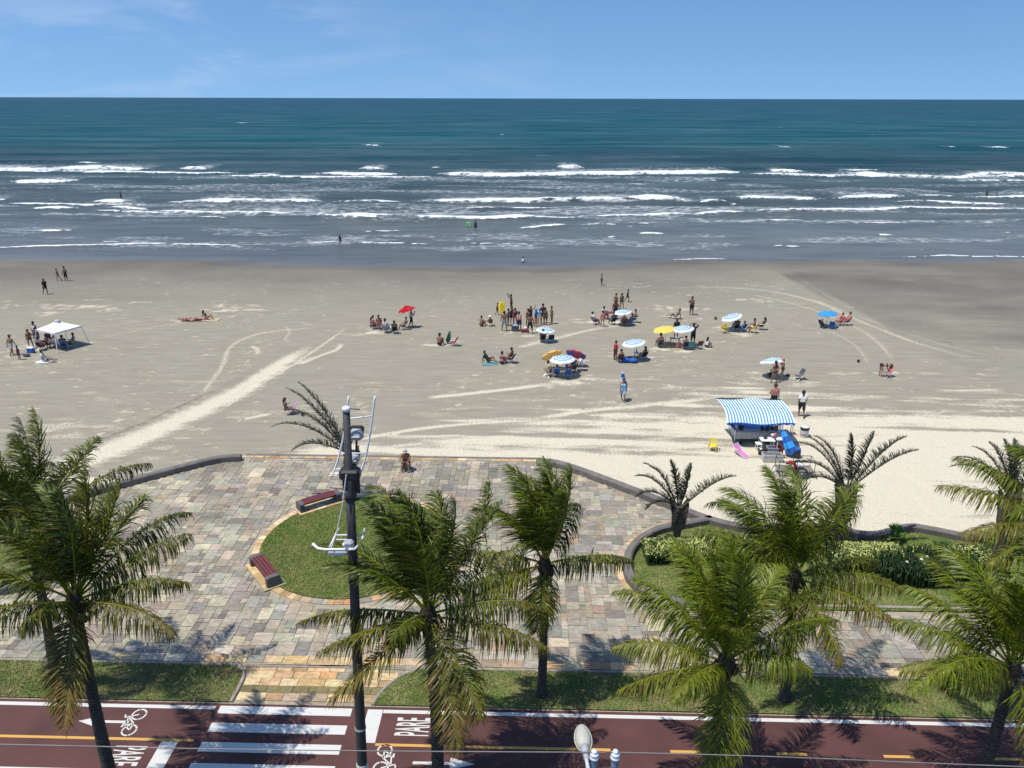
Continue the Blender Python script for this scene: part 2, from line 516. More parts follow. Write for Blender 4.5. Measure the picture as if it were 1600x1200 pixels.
    def rng_(v, a, b, c, d):
        q = N.new('ShaderNodeMapRange'); L.new(v, q.inputs['Value'])
        for s_, val in zip(('From Min', 'From Max', 'To Min', 'To Max'), (a, b, c, d)): q.inputs[s_].default_value = val
        return q.outputs[0]
    damp = mix(srgb(139, 132, 116), srgb(151, 144, 127), rng_(nm_.outputs['Fac'], .3, .7, 0, 1))
    dryc = mix(srgb(194, 184, 161), srgb(207, 197, 174), rng_(nf.outputs['Fac'], .3, .7, 0, 1))
    wetc = mix(srgb(98, 93, 84), srgb(114, 108, 97), rng_(nl.outputs['Fac'], .35, .65, 0, 1))
    # crisp up the dryness with finer noise
    ad = N.new('ShaderNodeMath'); ad.operation = 'ADD'; L.new(a_d.outputs['Fac'], ad.inputs[0]); L.new(rng_(nf.outputs['Fac'], .3, .7, -.22, .22), ad.inputs[1])
    dfac = rng_(ad.outputs[0], .18, .8, 0, 1)
    c = mix(damp, dryc, dfac)
    c = mix(c, wetc, a_w.outputs['Fac'])
    c = mix(c, srgb(70, 62, 54), a_k.outputs['Fac'])
    # specks: weed, shells and litter too small to build
    vo = N.new('ShaderNodeTexVoronoi'); vo.inputs['Scale'].default_value = 2.6; L.new(tc.outputs['Object'], vo.inputs['Vector'])
    np_ = noise(0.25, 2)
    mu = N.new('ShaderNodeMath'); mu.operation = 'MULTIPLY'; L.new(rng_(vo.outputs['Distance'], .075, .04, 0, 1), mu.inputs[0]); L.new(rng_(np_.outputs['Fac'], .52, .62, 0, .8), mu.inputs[1])
    c = mix(c, srgb(96, 84, 66), mu.outputs[0])
    L.new(c, B.inputs['Base Color'])
    r = rng_(a_w.outputs['Fac'], 0, 1, .95, .62)
    rr = N.new('ShaderNodeMix'); L.new(a_f.outputs['Fac'], rr.inputs['Factor']); L.new(r, rr.inputs['A']); rr.inputs['B'].default_value = 0.42
    L.new(rr.outputs['Result'], B.inputs['Roughness'])
    L.new(rng_(a_f.outputs['Fac'], 0, 1, .12, .2), B.inputs['Specular IOR Level'])
    bp = N.new('ShaderNodeBump'); bp.inputs['Distance'].default_value = 0.05
    vf = N.new('ShaderNodeTexVoronoi'); vf.inputs['Scale'].default_value = 2.2; L.new(tc.outputs['Object'], vf.inputs['Vector'])
    hm = N.new('ShaderNodeMath'); hm.operation = 'ADD'; L.new(nf.outputs['Fac'], hm.inputs[0]); L.new(rng_(vf.outputs['Distance'], 0, .35, -.5, .25), hm.inputs[1])
    L.new(hm.outputs[0], bp.inputs['Height'])
    L.new(rng_(a_d.outputs['Fac'], 0, 1, .16, .75), bp.inputs['Strength'])
    L.new(bp.outputs[0], B.inputs['Normal'])
    me = mesh_np('beach_sand', V, grid_faces(*X.shape), [m], True, attrs=dict(dry=dry.ravel(), wet=wet.ravel(), dark=dark.ravel(), film=film.ravel()))
    props(obj('beach_sand', me), kind='structure')
build_sand()

# ---- sea
CREST = [  # (photo points of a breaking crest, height, foam width)
    ([(-260, 264), (-60, 263), (60, 266), (110, 263), (238, 265)], .75, 3.4), ([(278, 264), (328, 265)], .65, 3.0), ([(556, 263), (605, 264)], .6, 2.6), ([(868, 261), (914, 263)], .9, 4.0), ([(672, 263), (690, 263)], .4, 1.5),
    ([(384, 274), (440, 275)], .4, 2.0), ([(486, 272), (560, 274), (630, 273)], .5, 2.2), ([(682, 273), (800, 276), (900, 272), (1010, 271), (1090, 271), (1164, 269)], .8, 3.2), ([(1198, 267), (1262, 268)], .6, 2.6),
    ([(1296, 272), (1400, 276), (1480, 279), (1600, 277), (1800, 276)], .6, 2.6), ([(1306, 267), (1380, 267)], .4, 1.8), ([(1500, 273), (1620, 270)], .5, 2.2),
    ([(10, 284), (60, 284), (132, 282)], .55, 2.4), ([(-300, 292), (-40, 290), (20, 287)], .4, 1.8), ([(975, 289), (1010, 290)], .2, .8),
    ([(128, 317), (170, 316), (210, 318)], .5, 1.8), ([(254, 318), (330, 314), (420, 315), (512, 314)], .65, 2.0), ([(512, 315), (560, 316), (640, 316)], .4, 1.0), ([(640, 315), (740, 317), (840, 314), (960, 314), (1030, 313), (1098, 316)], .75, 2.0),
    ([(1138, 311), (1220, 312), (1292, 311)], .6, 1.8), ([(1296, 310), (1350, 308), (1424, 307)], .6, 1.7), ([(1424, 306), (1500, 307)], .3, .8), ([(-300, 312), (-100, 310), (20, 312)], .5, 1.6), ([(1600, 303), (1800, 300)], .5, 1.6),
    ([(40, 328), (80, 328), (130, 328)], .45, 1.3), ([(158, 327), (200, 329), (232, 329)], .5, 1.5), ([(236, 330), (320, 332), (400, 335), (482, 336)], .55, 1.5), ([(488, 339), (512, 339)], .3, .9), ([(526, 341), (570, 343), (604, 343)], .4, 1.1),
    ([(620, 341), (690, 343), (760, 344), (830, 341), (912, 340)], .4, 1.2), ([(900, 339), (960, 338), (1030, 337), (1092, 335)], .35, 1.0), ([(1160, 332), (1250, 331), (1370, 328), (1370, 328), (1440, 325), (1600, 327), (1780, 324)], .35, 1.0), ([(1140, 319), (1156, 319)], .3, 1.),
    ([(802, 356), (850, 354), (900, 353)], .25, .8), ([(900, 352), (972, 352)], .2, .4), ([(988, 366), (1043, 366)], .2, .7), ([(994, 351), (1018, 351)], .2, .6), ([(945, 371), (966, 369)], .12, .4),
    ([(48, 361), (90, 362), (128, 360)], .25, .7), ([(760, 357), (780, 357)], .2, .5), ([(-200, 390), (-60, 389), (60, 386), (150, 383), (230, 381), (320, 383), (406, 385)], .16, .6),
    ([(457, 379), (520, 378), (600, 380), (695, 381)], .16, .5), ([(733, 380), (770, 381), (826, 381)], .15, .45), ([(152, 378), (190, 379)], .1, .35),
    ([(1200, 384), (1230, 385), (1262, 386)], .15, .7), ([(1368, 367), (1400, 368)], .2, .7), ([(1566, 364), (1586, 365)], .2, .6), ([(1342, 379), (1352, 379)], .12, .5),
    ([(1040, 405), (1090, 404), (1152, 405)], .05, .35), ([(1400, 402), (1480, 400), (1600, 402), (1760, 400)], .07, .5), ([(1432, 391), (1446, 391)], .1, .3), ([(1364, 397), (1378, 397)], .1, .3),
    ([(-300, 268), (0, 269), (200, 270), (380, 272)], .35, 1.6), ([(330, 276), (500, 278), (690, 276)], .35, 1.4), ([(1160, 273), (1300, 275), (1420, 273)], .45, 1.8),
    ([(0, 317), (130, 319), (260, 321)], .3, 1.0), ([(1090, 315), (1140, 314)], .4, 1.4), ([(130, 330), (250, 333), (300, 335)], .3, .8), ([(470, 338), (560, 340), (640, 342)], .35, .9), ([(1080, 335), (1170, 333)], .35, 1.0), ([(1500, 308), (1560, 310), (1640, 309)], .35, 1.2),
    ([(1390, 317), (1480, 318), (1600, 321)], .3, 1.0), ([(1480, 284), (1560, 283), (1650, 284)], .3, 1.4), ([(700, 325), (800, 326), (880, 325)], .2, .7), ([(300, 341), (360, 342)], .2, .6), ([(1180, 345), (1260, 344)], .2, .5), ([(1300, 349), (1420, 348)], .18, .5), ([(560, 361), (640, 360)], .15, .4),
    # white caps out at sea
    ([(565, 227), (596, 228)], .5, 1.4), ([(1220, 230), (1236, 230)], .6, 2.4), ([(1542, 230), (1576, 231)], .6, 2.6), ([(1484, 230), (1490, 230)], .5, 2.0), ([(160, 205), (168, 206)], .6, 2.2), ([(290, 187), (296, 188)], .7, 4.0), ([(378, 192), (383, 193)], .6, 3.0),
    ([(1146, 185), (1156, 186)], .7, 5.0), ([(1266, 187), (1272, 187)], .7, 5.0), ([(1082, 186), (1088, 187)], .6, 4), ([(1214, 199), (1220, 199)], .6, 3.0), ([(1256, 197), (1268, 197)], .6, 3.0), ([(1580, 210), (1592, 211)], .7, 3.0), ([(118, 254), (160, 255)], .3, 1.0), ([(780, 210), (788, 211)], .5, 2)]
def build_sea():
    xs = axis(np.arange(-190, 190.01, 0.62), (-16000, 16000), 1.22)
    ys = []; y = 95.0
    while y < 25000:
        ys.append(y)
        y += 0.36 + 0.0040 * (y - 95) if y < 330 else (y - 200) * 0.0105
    ys = np.array(ys)
    X, Y = np.meshgrid(xs, ys, indexing='ij')
    Z = np.zeros_like(X); foam = np.zeros_like(X); lace = np.zeros_like(X)
    dist = Y - shore_y(X)
    grow = smooth(4, 60, dist)
    near = smooth(520, 300, Y) * smooth(250, 180, np.abs(X))
    r2 = np.random.default_rng(3)
    for k in range(26):
        lam = r2.uniform(3.5, 24); a = math.radians(90 + r2.normal(0, 22)); ph = r2.uniform(0, 6.28)
        Z += near * grow * 0.0068 * lam ** .8 * (1 - np.abs(np.sin((X * math.cos(a) + Y * math.sin(a)) * math.pi / lam + ph + 2.0 * fbm(X / 30, Y / 30, 2, k)))) * 1.15
    zone = (Y < 330) & (np.abs(X) < 180) & (dist > 40)
    Z -= Z[zone].mean() * near * grow
    # long low swells in the surf zone
    sw = np.sin(Y / 6.2 + 3.0 * fbm(X / 45, Y / 22, 2, 2) * 2) * 0.5 + .5
    Z += near * smooth(6, 30, dist) * 0.16 * sw ** 2
    for pts, h, w in CREST:
        P = np.array([g(a, b, SEA_Z)[:2] for a, b in pts])
        P = P[np.argsort(P[:, 0])]
        x0, x1 = P[0, 0], P[-1, 0]
        i0, i1 = np.searchsorted(xs, x0 - 3), np.searchsorted(xs, x1 + 3)
        i1 = max(i1, i0 + 2)
        yc = np.interp(xs[i0:i1], P[:, 0], P[:, 1])
        ym = yc.mean()
        j0, j1 = np.searchsorted(ys, yc.min() - 12), np.searchsorted(ys, yc.max() + 30)
        sx, sy = X[i0:i1, j0:j1], Y[i0:i1, j0:j1]
        yc = yc[:, None] + (fbm(sx / 9, sx * 0 + ym, 4, ym) - .5) * (1.6 + w * 1.5)
        wm = w * (.38 + 1.0 * smooth(.30, .72, fbm(sx / 5.5, sx * 0 + ym * .7, 4, ym + 3)))
        tap = min(9.0, 0.38 * (x1 - x0) + .4)
        env = smooth(x0 - tap * .3, x0 + tap, sx) * smooth(x1 + tap * .3, x1 - tap, sx)
        d = sy - yc
        step = np.interp(ym, ys[:-1], np.diff(ys))
        af, ab = max(0.5 + h * .5, step * .8), 1.2 + h * 3.4
        prof = np.where(d < 0, np.exp(-(d / af) ** 2), np.exp(-(d / ab) ** 2))
        br = .75 + .5 * fbm(sx / 4, sy / 4, 2, 5)
        Z[i0:i1, j0:j1] += h * env * prof * br
        Z[i0:i1, j0:j1] -= .2 * h * env * np.exp(-((d + 2.2 * af) / (1.6 * af)) ** 2)
        lo = np.maximum(.6 * wm, step * .8)
        f = env ** .6 * np.clip((d + .5 * w * (fbm(sx / 2.5, sy / 1.2, 3, 7) - .5) + lo) / (lo * .6), 0, 1) * np.clip((wm * .8 - d + w * .8 * (fbm(sx / 2.2, sy / 1.6, 4, 1) - .45)) / (wm * .7), 0, 1)
        foam[i0:i1, j0:j1] = np.maximum(foam[i0:i1, j0:j1], f)
        la = env * smooth(-w, 0, d) * np.exp(-np.clip(d, 0, None) / (3.0 + 3.2 * w)) * (.5 + .9 * fbm(sx / 8, sy / 5, 3, 4))
        lace[i0:i1, j0:j1] = np.maximum(lace[i0:i1, j0:j1], la * min(1, h * 1.6))
    # old foam drifting in the surf zone, between the lines of breakers
    rowy = smooth(136, 142, Y) * smooth(168, 160, Y) + .8 * smooth(178, 188, Y) * smooth(232, 218, Y)
    bands = rowy * (.75 + .9 * (fbm(X / 26, Y / 7, 3, 40) - .5))
    lace = np.maximum(lace, .58 * bands * smooth(.36, .56, fbm(X / 22, Y / 5, 3, 41)))
    lace = np.maximum(lace, .35 * smooth(3, 12, dist) * smooth(40, 20, dist) * smooth(.5, .66, fbm(X / 14, Y / 4, 3, 45)))
    Z = np.where(dist < 25, np.maximum(Z, -.05), Z) * smooth(-1.5, 7, dist)
    V = np.stack([X.ravel(), Y.ravel(), SEA_Z + Z.ravel()], 1)
    m = bpy.data.materials.new('sea_water'); m.use_nodes = True
    N, L = nodes_of(m); B = N['Principled BSDF']
    tc = N.new('ShaderNodeTexCoord')
    def at(nm):
        a = N.new('ShaderNodeAttribute'); a.attribute_name = nm; return a.outputs['Fac']
    def rng_(v, a, b, c, d):
        q = N.new('ShaderNodeMapRange'); L.new(v, q.inputs['Value'])
        for s_, val in zip(('From Min', 'From Max', 'To Min', 'To Max'), (a, b, c, d)): q.inputs[s_].default_value = val
        return q.outputs[0]
    def noise(scale, det, sc3, rough=.55):
        mp = N.new('ShaderNodeMapping'); mp.inputs['Scale'].default_value = sc3; L.new(tc.outputs['Object'], mp.inputs['Vector'])
        q = N.new('ShaderNodeTexNoise'); q.inputs['Scale'].default_value = scale; q.inputs['Detail'].default_value = det; q.inputs['Roughness'].default_value = rough
        L.new(mp.outputs[0], q.inputs['Vector']); return q.outputs['Fac']
    def mth(op, a, b):
        q = N.new('ShaderNodeMath'); q.operation = op
        for i, v_ in enumerate((a, b)):
            if hasattr(v_, 'links'): L.new(v_, q.inputs[i])
            else: q.inputs[i].default_value = v_
        return q.outputs[0]
    def mix(a, b, f, bl='MIX'):
        q = N.new('ShaderNodeMix'); q.data_type = 'RGBA'; q.blend_type = bl
        for s_, val in (('A', a), ('B', b), ('Factor', f)):
            if hasattr(val, 'links'): L.new(val, q.inputs[s_])
            elif s_ == 'Factor': q.inputs[s_].default_value = val
            else: q.inputs[s_].default_value = (*val, 1)
        return q.outputs['Result']
    # water colour: silty by the shore, green-blue outside
    cr = N.new('ShaderNodeValToRGB')
    L.new(at('off'), cr.inputs['Fac'])
    el = cr.color_ramp.elements
    stops = [(0.0, (.132, .134, .126)), (.14, (.104, .116, .113)), (.30, (.064, .088, .091)), (.45, (.036, .070, .082)), (.56, (.016, .058, .074)), (.66, (.003, .078, .100)), (.82, (.002, .070, .104)), (1.0, (.002, .058, .102))]
    el[0].position, el[0].color = stops[0][0], (*stops[0][1], 1)
    el[1].position, el[1].color = stops[-1][0], (*stops[-1][1], 1)
    for p_, c_ in stops[1:-1]:
        e = el.new(p_); e.color = (*c_, 1)
    n_l = noise(1.0, 4, (.012, .05, 1))
    n_m = noise(1.0, 5, (.10, .42, 1))
    n_far = noise(1.0, 6, (.006, .022, 1), .65)
    base = mix(cr.outputs['Color'], (.9, 1.0, 1.0), rng_(n_l, .35, .7, 0, .06))
    base = mix(base, mix(base, (.55, .60, .62), 1.0, 'MULTIPLY'), rng_(n_m, .45, .72, 0, .75))
    base = mix(base, mix(base, (.70, .74, .78), 1.0, 'MULTIPLY'), rng_(n_far, .42, .62, 0, .8))
    # foam
    n_f1 = noise(1.0, 6, (.9, 1.1, 1), .6)
    n_f2 = noise(1.0, 5, (.42, .9, 1), .7)
    vo = N.new('ShaderNodeTexVoronoi'); vo.feature = 'DISTANCE_TO_EDGE'; vo.inputs['Scale'].default_value = 1.0
    mpv = N.new('ShaderNodeMapping'); mpv.inputs['Scale'].default_value = (.55, .75, 1); L.new(tc.outputs['Object'], mpv.inputs['Vector'])
    mxv = N.new('ShaderNodeMix'); mxv.data_type = 'VECTOR'; mxv.inputs['Factor'].default_value = .45
    nv = N.new('ShaderNodeTexNoise'); nv.inputs['Scale'].default_value = .8; nv.inputs['Detail'].default_value = 3; L.new(tc.outputs['Object'], nv.inputs['Vector'])
    L.new(mpv.outputs[0], mxv.inputs['A']); L.new(nv.outputs['Color'], mxv.inputs['B']); L.new(mxv.outputs['Result'], vo.inputs['Vector'])
    solid = rng_(mth('ADD', at('foam'), rng_(n_f1, .3, .7, -.34, .30)), .40, .62, 0, 1)
    lacev = mth('MULTIPLY', rng_(vo.outputs['Distance'], .16, .02, 0, 1), 1.0)
    lace_ = mth('MULTIPLY', mth('ADD', mth('MULTIPLY', lacev, .65), rng_(n_f2, .44, .64, 0, .7)), rng_(mth('ADD', at('lace'), rng_(n_f1, .3, .7, -.2, .2)), .18, .8, 0, 1))
    ff = mth('MAXIMUM', solid, mth('MULTIPLY', lace_, 1.0))
    # little white horses far out
    n_w = noise(1.0, 3, (.035, .16, 1), .7)
    caps = mth('MULTIPLY', rng_(n_w, .715, .745, 0, 1), rng_(at('off'), .55, .66, 0, .75))
    ff = mth('MINIMUM', mth('MAXIMUM', ff, caps), 1.0)
    col = mix(base, (.74, .76, .76), ff)
    L.new(col, B.inputs['Base Color'])
    L.new(rng_(ff, 0, 1, .26, .9), B.inputs['Roughness'])
    B.inputs['IOR'].default_value = 1.33
    L.new(mth('MULTIPLY', rng_(ff, 0, 1, 1, .2), rng_(at('off'), .15, .70, .22, .03)), B.inputs['Specular IOR Level'])
    h1 = noise(1.0, 8, (.35, .8, 1), .65)
    h2 = noise(1.0, 5, (2.2, 3.6, 1), .6)
    h3 = noise(1.0, 6, (.05, .14, 1), .6)
    bp = N.new('ShaderNodeBump'); bp.inputs['Strength'].default_value = 1.0; bp.inputs['Distance'].default_value = 1.0
    hh = mth('ADD', mth('ADD', mth('MULTIPLY', h1, rng_(at('off'), .02, .4, .10, .75)), mth('MULTIPLY', h2, .05)), mth('MULTIPLY', h3, rng_(at('off'), .45, .7, 0, 2.5)))
    L.new(hh, bp.inputs['Height'])
    L.new(bp.outputs[0], B.inputs['Normal'])
    # a rough sea mirrors less sky at a grazing look than still water would: waves turn their faces to the viewer
    B.inputs['Specular IOR Level'].default_value = 0
    for l in list(B.inputs['Specular IOR Level'].links): L.remove(l)
    df = N.new('ShaderNodeBsdfDiffuse'); L.new(col, df.inputs['Color']); L.new(bp.outputs[0], df.inputs['Normal'])
    gl = N.new('ShaderNodeBsdfGlossy'); gl.inputs['Roughness'].default_value = .22; L.new(bp.outputs[0], gl.inputs['Normal'])
    fr = N.new('ShaderNodeFresnel'); fr.inputs['IOR'].default_value = 1.33; L.new(bp.outputs[0], fr.inputs['Normal'])
    fk = mth('MULTIPLY', mth('MULTIPLY', fr.outputs[0], rng_(at('off'), .05, .68, .50, .18)), rng_(ff, 0, .6, 1, 0))
    ms = N.new('ShaderNodeMixShader'); L.new(fk, ms.inputs[0]); L.new(df.outputs[0], ms.inputs[1]); L.new(gl.outputs[0], ms.inputs[2])
    L.new(ms.outputs[0], N['Material Output'].inputs['Surface']); N.remove(B)
    off = np.where(dist < 60, dist / 60 * .3, np.where(dist < 150, .3 + (dist - 60) / 90 * .25, np.where(dist < 400, .55 + (dist - 150) / 250 * .15, .7 + .3 * np.clip((dist - 400) / 2500, 0, 1) ** .6)))
    me = mesh_np('sea', V, grid_faces(*X.shape), [m], True, attrs=dict(foam=foam.ravel(), lace=lace.ravel(), off=np.clip(off, 0, 1).ravel()))
    props(obj('sea', me), kind='structure')
    return X, Y, Z
SEA = build_sea()

# ---- base land sheet (reaches the horizon behind and beside), street and median
M_soil = mat('bare_soil', (.16, .12, .08), .95, .3, .6)
M_conc = mat('weathered_concrete', srgb(128, 122, 112), .85, .22, 3.0, .25, 40)
M_kerb = mat('kerb_concrete', srgb(150, 142, 128), .85, .3, 4.0, .25, 40)
M_wall = mat('grey_wall_render', srgb(112, 106, 100), .85, .26, 2.2, .35, 30)
M_mortar = mat('mortar', srgb(158, 146, 126), .95, .2, 5.0, .3, 60)
M_asphalt = mat('street_asphalt', (.05, .05, .052), .9, .2, 3.0, .4, 90)
gv = [(-6000, -6000, -.6), (6000, -6000, -.6), (6000, 60, -.6), (-6000, 60, -.6)]
props(obj('ground', mesh_np('ground', gv, [(0, 1, 2, 3)], [M_soil])), kind='structure')
def uv_sheet(name, u0, u1, v0, v1, z, m, parent=None, nu=1):
    P = [W(u0, v0, z), W(u1, v0, z), W(u1, v1, z), W(u0, v1, z)]
    return obj(name, mesh_np(name, P, [(0, 1, 2, 3)], [m]), parent)
props(uv_sheet('street', -400, 400, -16, -4.6, -.08, M_asphalt), kind='structure')

# ---- lawn shapes, in the promenade's own axes (u along, v towards the sea)
U0 = UV((-7.45, 31.9))[0]
CIR = UV((-7.45, 31.9)); CIR_R = 4.45
def uvp(pts, z=0.0): return [UV(g(a, b, z)) for a, b in pts]
def mirror(pts): return [np.array((2 * U0 - p[0], p[1])) for p in pts]
WALL_R = uvp([(838, 716), (868, 719), (900, 728), (950, 746), (1000, 765), (1050, 784), (1100, 804), (1150, 817), (1200, 822), (1260, 819), (1310, 821), (1340, 829), (1367, 831), (1392, 826), (1424, 819), (1460, 824), (1516, 834), (1546, 828), (1575, 818), (1604, 816), (1640, 824), (1690, 834), (1740, 826)], .40)
last = WALL_R[-1]
for k in range(1, 14):
    WALL_R.append(np.array((last[0] + 1.9 * k, last[1] + .55 * math.sin(k * 1.3) + .1)))
PLANT_R = uvp([(1112, 806), (1065, 815), (1030, 822), (1003, 836), (985, 856), (981, 878), (986, 896), (1001, 913), (1030, 928), (1070, 938)], .40)
KERB_V = UV(g(1270, 948))[1]
PROM_R = uvp([(838, 718), (880, 728), (930, 745), (1000, 771), (1060, 793), (1100, 812), (1040, 822), (1000, 840), (976, 866), (972, 890), (984, 916), (1025, 936), (1080, 946)]) + [np.array((UV(g(1150, 948))[0], KERB_V)), np.array((60., KERB_V))]
PLANTER_R = PLANT_R + [np.array((60., KERB_V + .06)), np.array((60., WALL_R[-1][1]))] + [p for p in WALL_R[::-1] if p[0] > PLANT_R[0][0]]
STRIP_V = 2.05
PROM = PROM_R + [np.array((60., .12)), np.array((-60 + 2 * U0, .12))] + mirror(PROM_R)[::-1]
def strip_right():
    e = UV(g(582, 1103))[0]
    arc = [(e, .16), (e + .15, .7), (e + .45, 1.25), (e + .85, 1.7), (e + 1.4, 1.98), (e + 2.2, STRIP_V)]
    return [np.array(p) for p in arc] + [np.array((60., STRIP_V)), np.array((60., .16))]
def strip_left():
    e = UV(g(358, 1103))[0]
    arc = [(e, .16), (e + .02, 1.2), (e - .1, 1.7), (e - .45, 1.98), (e - .9, STRIP_V)]
    return [np.array(p) for p in arc] + [np.array((-75., STRIP_V)), np.array((-75., .16))]
STRIPS = [strip_left(), strip_right()]
CIRCLE = [CIR + CIR_R * np.array((math.cos(a), math.sin(a))) for a in np.linspace(0, 2 * math.pi, 49)[:-1]]
PLANTERS = [PLANTER_R, mirror(PLANTER_R)]
MEDIAN = [np.array(p) for p in ((-75., -4.4), (75., -4.4), (75., -3.05), (-75., -3.05))]

def lawn_material():
    m = bpy.data.materials.new('lawn_grass'); m.use_nodes = True
    N, L = nodes_of(m); B = N['Principled BSDF']; B.inputs['Roughness'].default_value = .9; B.inputs['Specular IOR Level'].default_value = .15
    tc = N.new('ShaderNodeTexCoord')
    def nz(s, d):
        q = N.new('ShaderNodeTexNoise'); q.inputs['Scale'].default_value = s; q.inputs['Detail'].default_value = d; L.new(tc.outputs['Object'], q.inputs['Vector']); return q.outputs['Fac']
    a = N.new('ShaderNodeValToRGB'); L.new(nz(1.1, 5), a.inputs['Fac'])
    a.color_ramp.elements[0].position = .36; a.color_ramp.elements[0].color = (.100, .155, .034, 1)
    a.color_ramp.elements[1].position = .66; a.color_ramp.elements[1].color = (.235, .215, .085, 1)
    b = N.new('ShaderNodeMix'); b.data_type = 'RGBA'; b.blend_type = 'MULTIPLY'; b.inputs['Factor'].default_value = .8
    r = N.new('ShaderNodeMapRange'); L.new(nz(16, 4), r.inputs['Value']); r.inputs['From Min'].default_value = .3; r.inputs['From Max'].default_value = .7; r.inputs['To Min'].default_value = .5; r.inputs['To Max'].default_value = 1.4
    L.new(a.outputs['Color'], b.inputs['A']); L.new(r.outputs[0], b.inputs['B']); L.new(b.outputs['Result'], B.inputs['Base Color'])
    return m
M_lawn = lawn_material()
def blade_material():
    m = bpy.data.materials.new('grass_blades'); m.use_nodes = True
    N, L = nodes_of(m); B = N['Principled BSDF']; B.inputs['Roughness'].default_value = .6; B.inputs['Specular IOR Level'].default_value = .25
    a = N.new('ShaderNodeAttribute'); a.attribute_name = 'tone'; L.new(a.outputs['Color'], B.inputs['Base Color'])
    return m
M_blade = blade_material()
def poly_sheet(name, P, z, m):
    V = [W(p[0], p[1], z) for p in P]
    me = mesh_np(name, V, [tuple(range(len(V)))], [m])
    if me.polygons[0].normal.z < 0: me.flip_normals()
    return props(obj(name, me), kind='structure')
def tufts(name, P, dens, ulim, h=.05, hole=None, seed=1, straw=.22, green=(.165, .200, .064)):
    r = np.random.default_rng(seed); P = np.array(P)
    u0, u1 = max(P[:, 0].min(), ulim[0]), min(P[:, 0].max(), ulim[1]); v0, v1 = P[:, 1].min(), P[:, 1].max()
    n = int(dens * (u1 - u0) * (v1 - v0))
    u = r.uniform(u0, u1, n); v = r.uniform(v0, v1, n)
    k = in_poly(P, u, v); u, v = u[k], v[k]
    if hole is not None:
        k = ~hole(u, v); u, v = u[k], v[k]
    c, s = math.cos(CITY_A), math.sin(CITY_A)
    x = u * c - v * s; y = 21.1 + u * s + v * c
    n = len(x)
    a = r.uniform(0, 2 * math.pi, n); hh = h * r.uniform(.5, 1.5, n); ln = h * r.uniform(.3, 1.2, n); w = .012 + .008 * r.random(n)
    b = r.uniform(0, 2 * math.pi, n)
    V = np.empty((n, 3, 3)); z0 = .045
    V[:, 0] = np.stack([x - w * np.cos(a), y - w * np.sin(a), np.full(n, z0)], 1)
    V[:, 1] = np.stack([x + w * np.cos(a), y + w * np.sin(a), np.full(n, z0)], 1)
    V[:, 2] = np.stack([x + ln * np.cos(b), y + ln * np.sin(b), z0 + hh], 1)
    pat = fbm(x / 1.3, y / 1.3, 3, 50); t = r.random(n)
    dry = (t < straw * 2.4 * smooth(.35, .7, pat) + .04)
    col = np.where(dry[:, None], np.array((.27, .22, .11)), np.array(green) * (0.6 + 1.0 * r.random(n))[:, None] + np.array((.05, .03, .004)) * (pat * r.random(n))[:, None])
    F = np.arange(3 * n).reshape(n, 3)
    me = mesh_np(name, V.reshape(-1, 3), F, [M_blade], False, attrs=dict(tone=np.repeat(col, 3, 0)))
    return props(obj(name, me), kind='stuff')
def pad_hole(u, v):
    q = np.zeros(u.shape, bool)
    for a in PADS:
        d = np.array((math.cos(a[2]), math.sin(a[2])))
        du, dv = u - a[0], v - a[1]
        q |= (np.abs(du * d[0] + dv * d[1]) < 1.22) & (np.abs(-du * d[1] + dv * d[0]) < .48)
    return q
BENCH = []
for px, py in ((425, 882), (496, 777)):
    p = UV(g(px, py, .42)); d = p - CIR; d = d / np.linalg.norm(d)
    c_ = CIR + d * (CIR_R - .02)
    BENCH.append((c_[0], c_[1], math.atan2(d[0], -d[1])))
PADS = BENCH
for i, P in enumerate(STRIPS):
    poly_sheet('lawn', P, .04, M_lawn)
    tufts('grass', P, 900, (-22, 22), .045, None, 5 + i, .42)
poly_sheet('lawn', CIRCLE, .04, M_lawn)
tufts('grass', CIRCLE, 1100, (-40, 40), .045, pad_hole, 3, .14, (.175, .250, .050))
for i, P in enumerate(PLANTERS):
    poly_sheet('lawn', P, .04, M_lawn)
    tufts('grass', P, 520, (-34, 30), .05, None, 9 + i, .18, (.155, .220, .048))
poly_sheet('lawn', MEDIAN, .03, M_lawn)

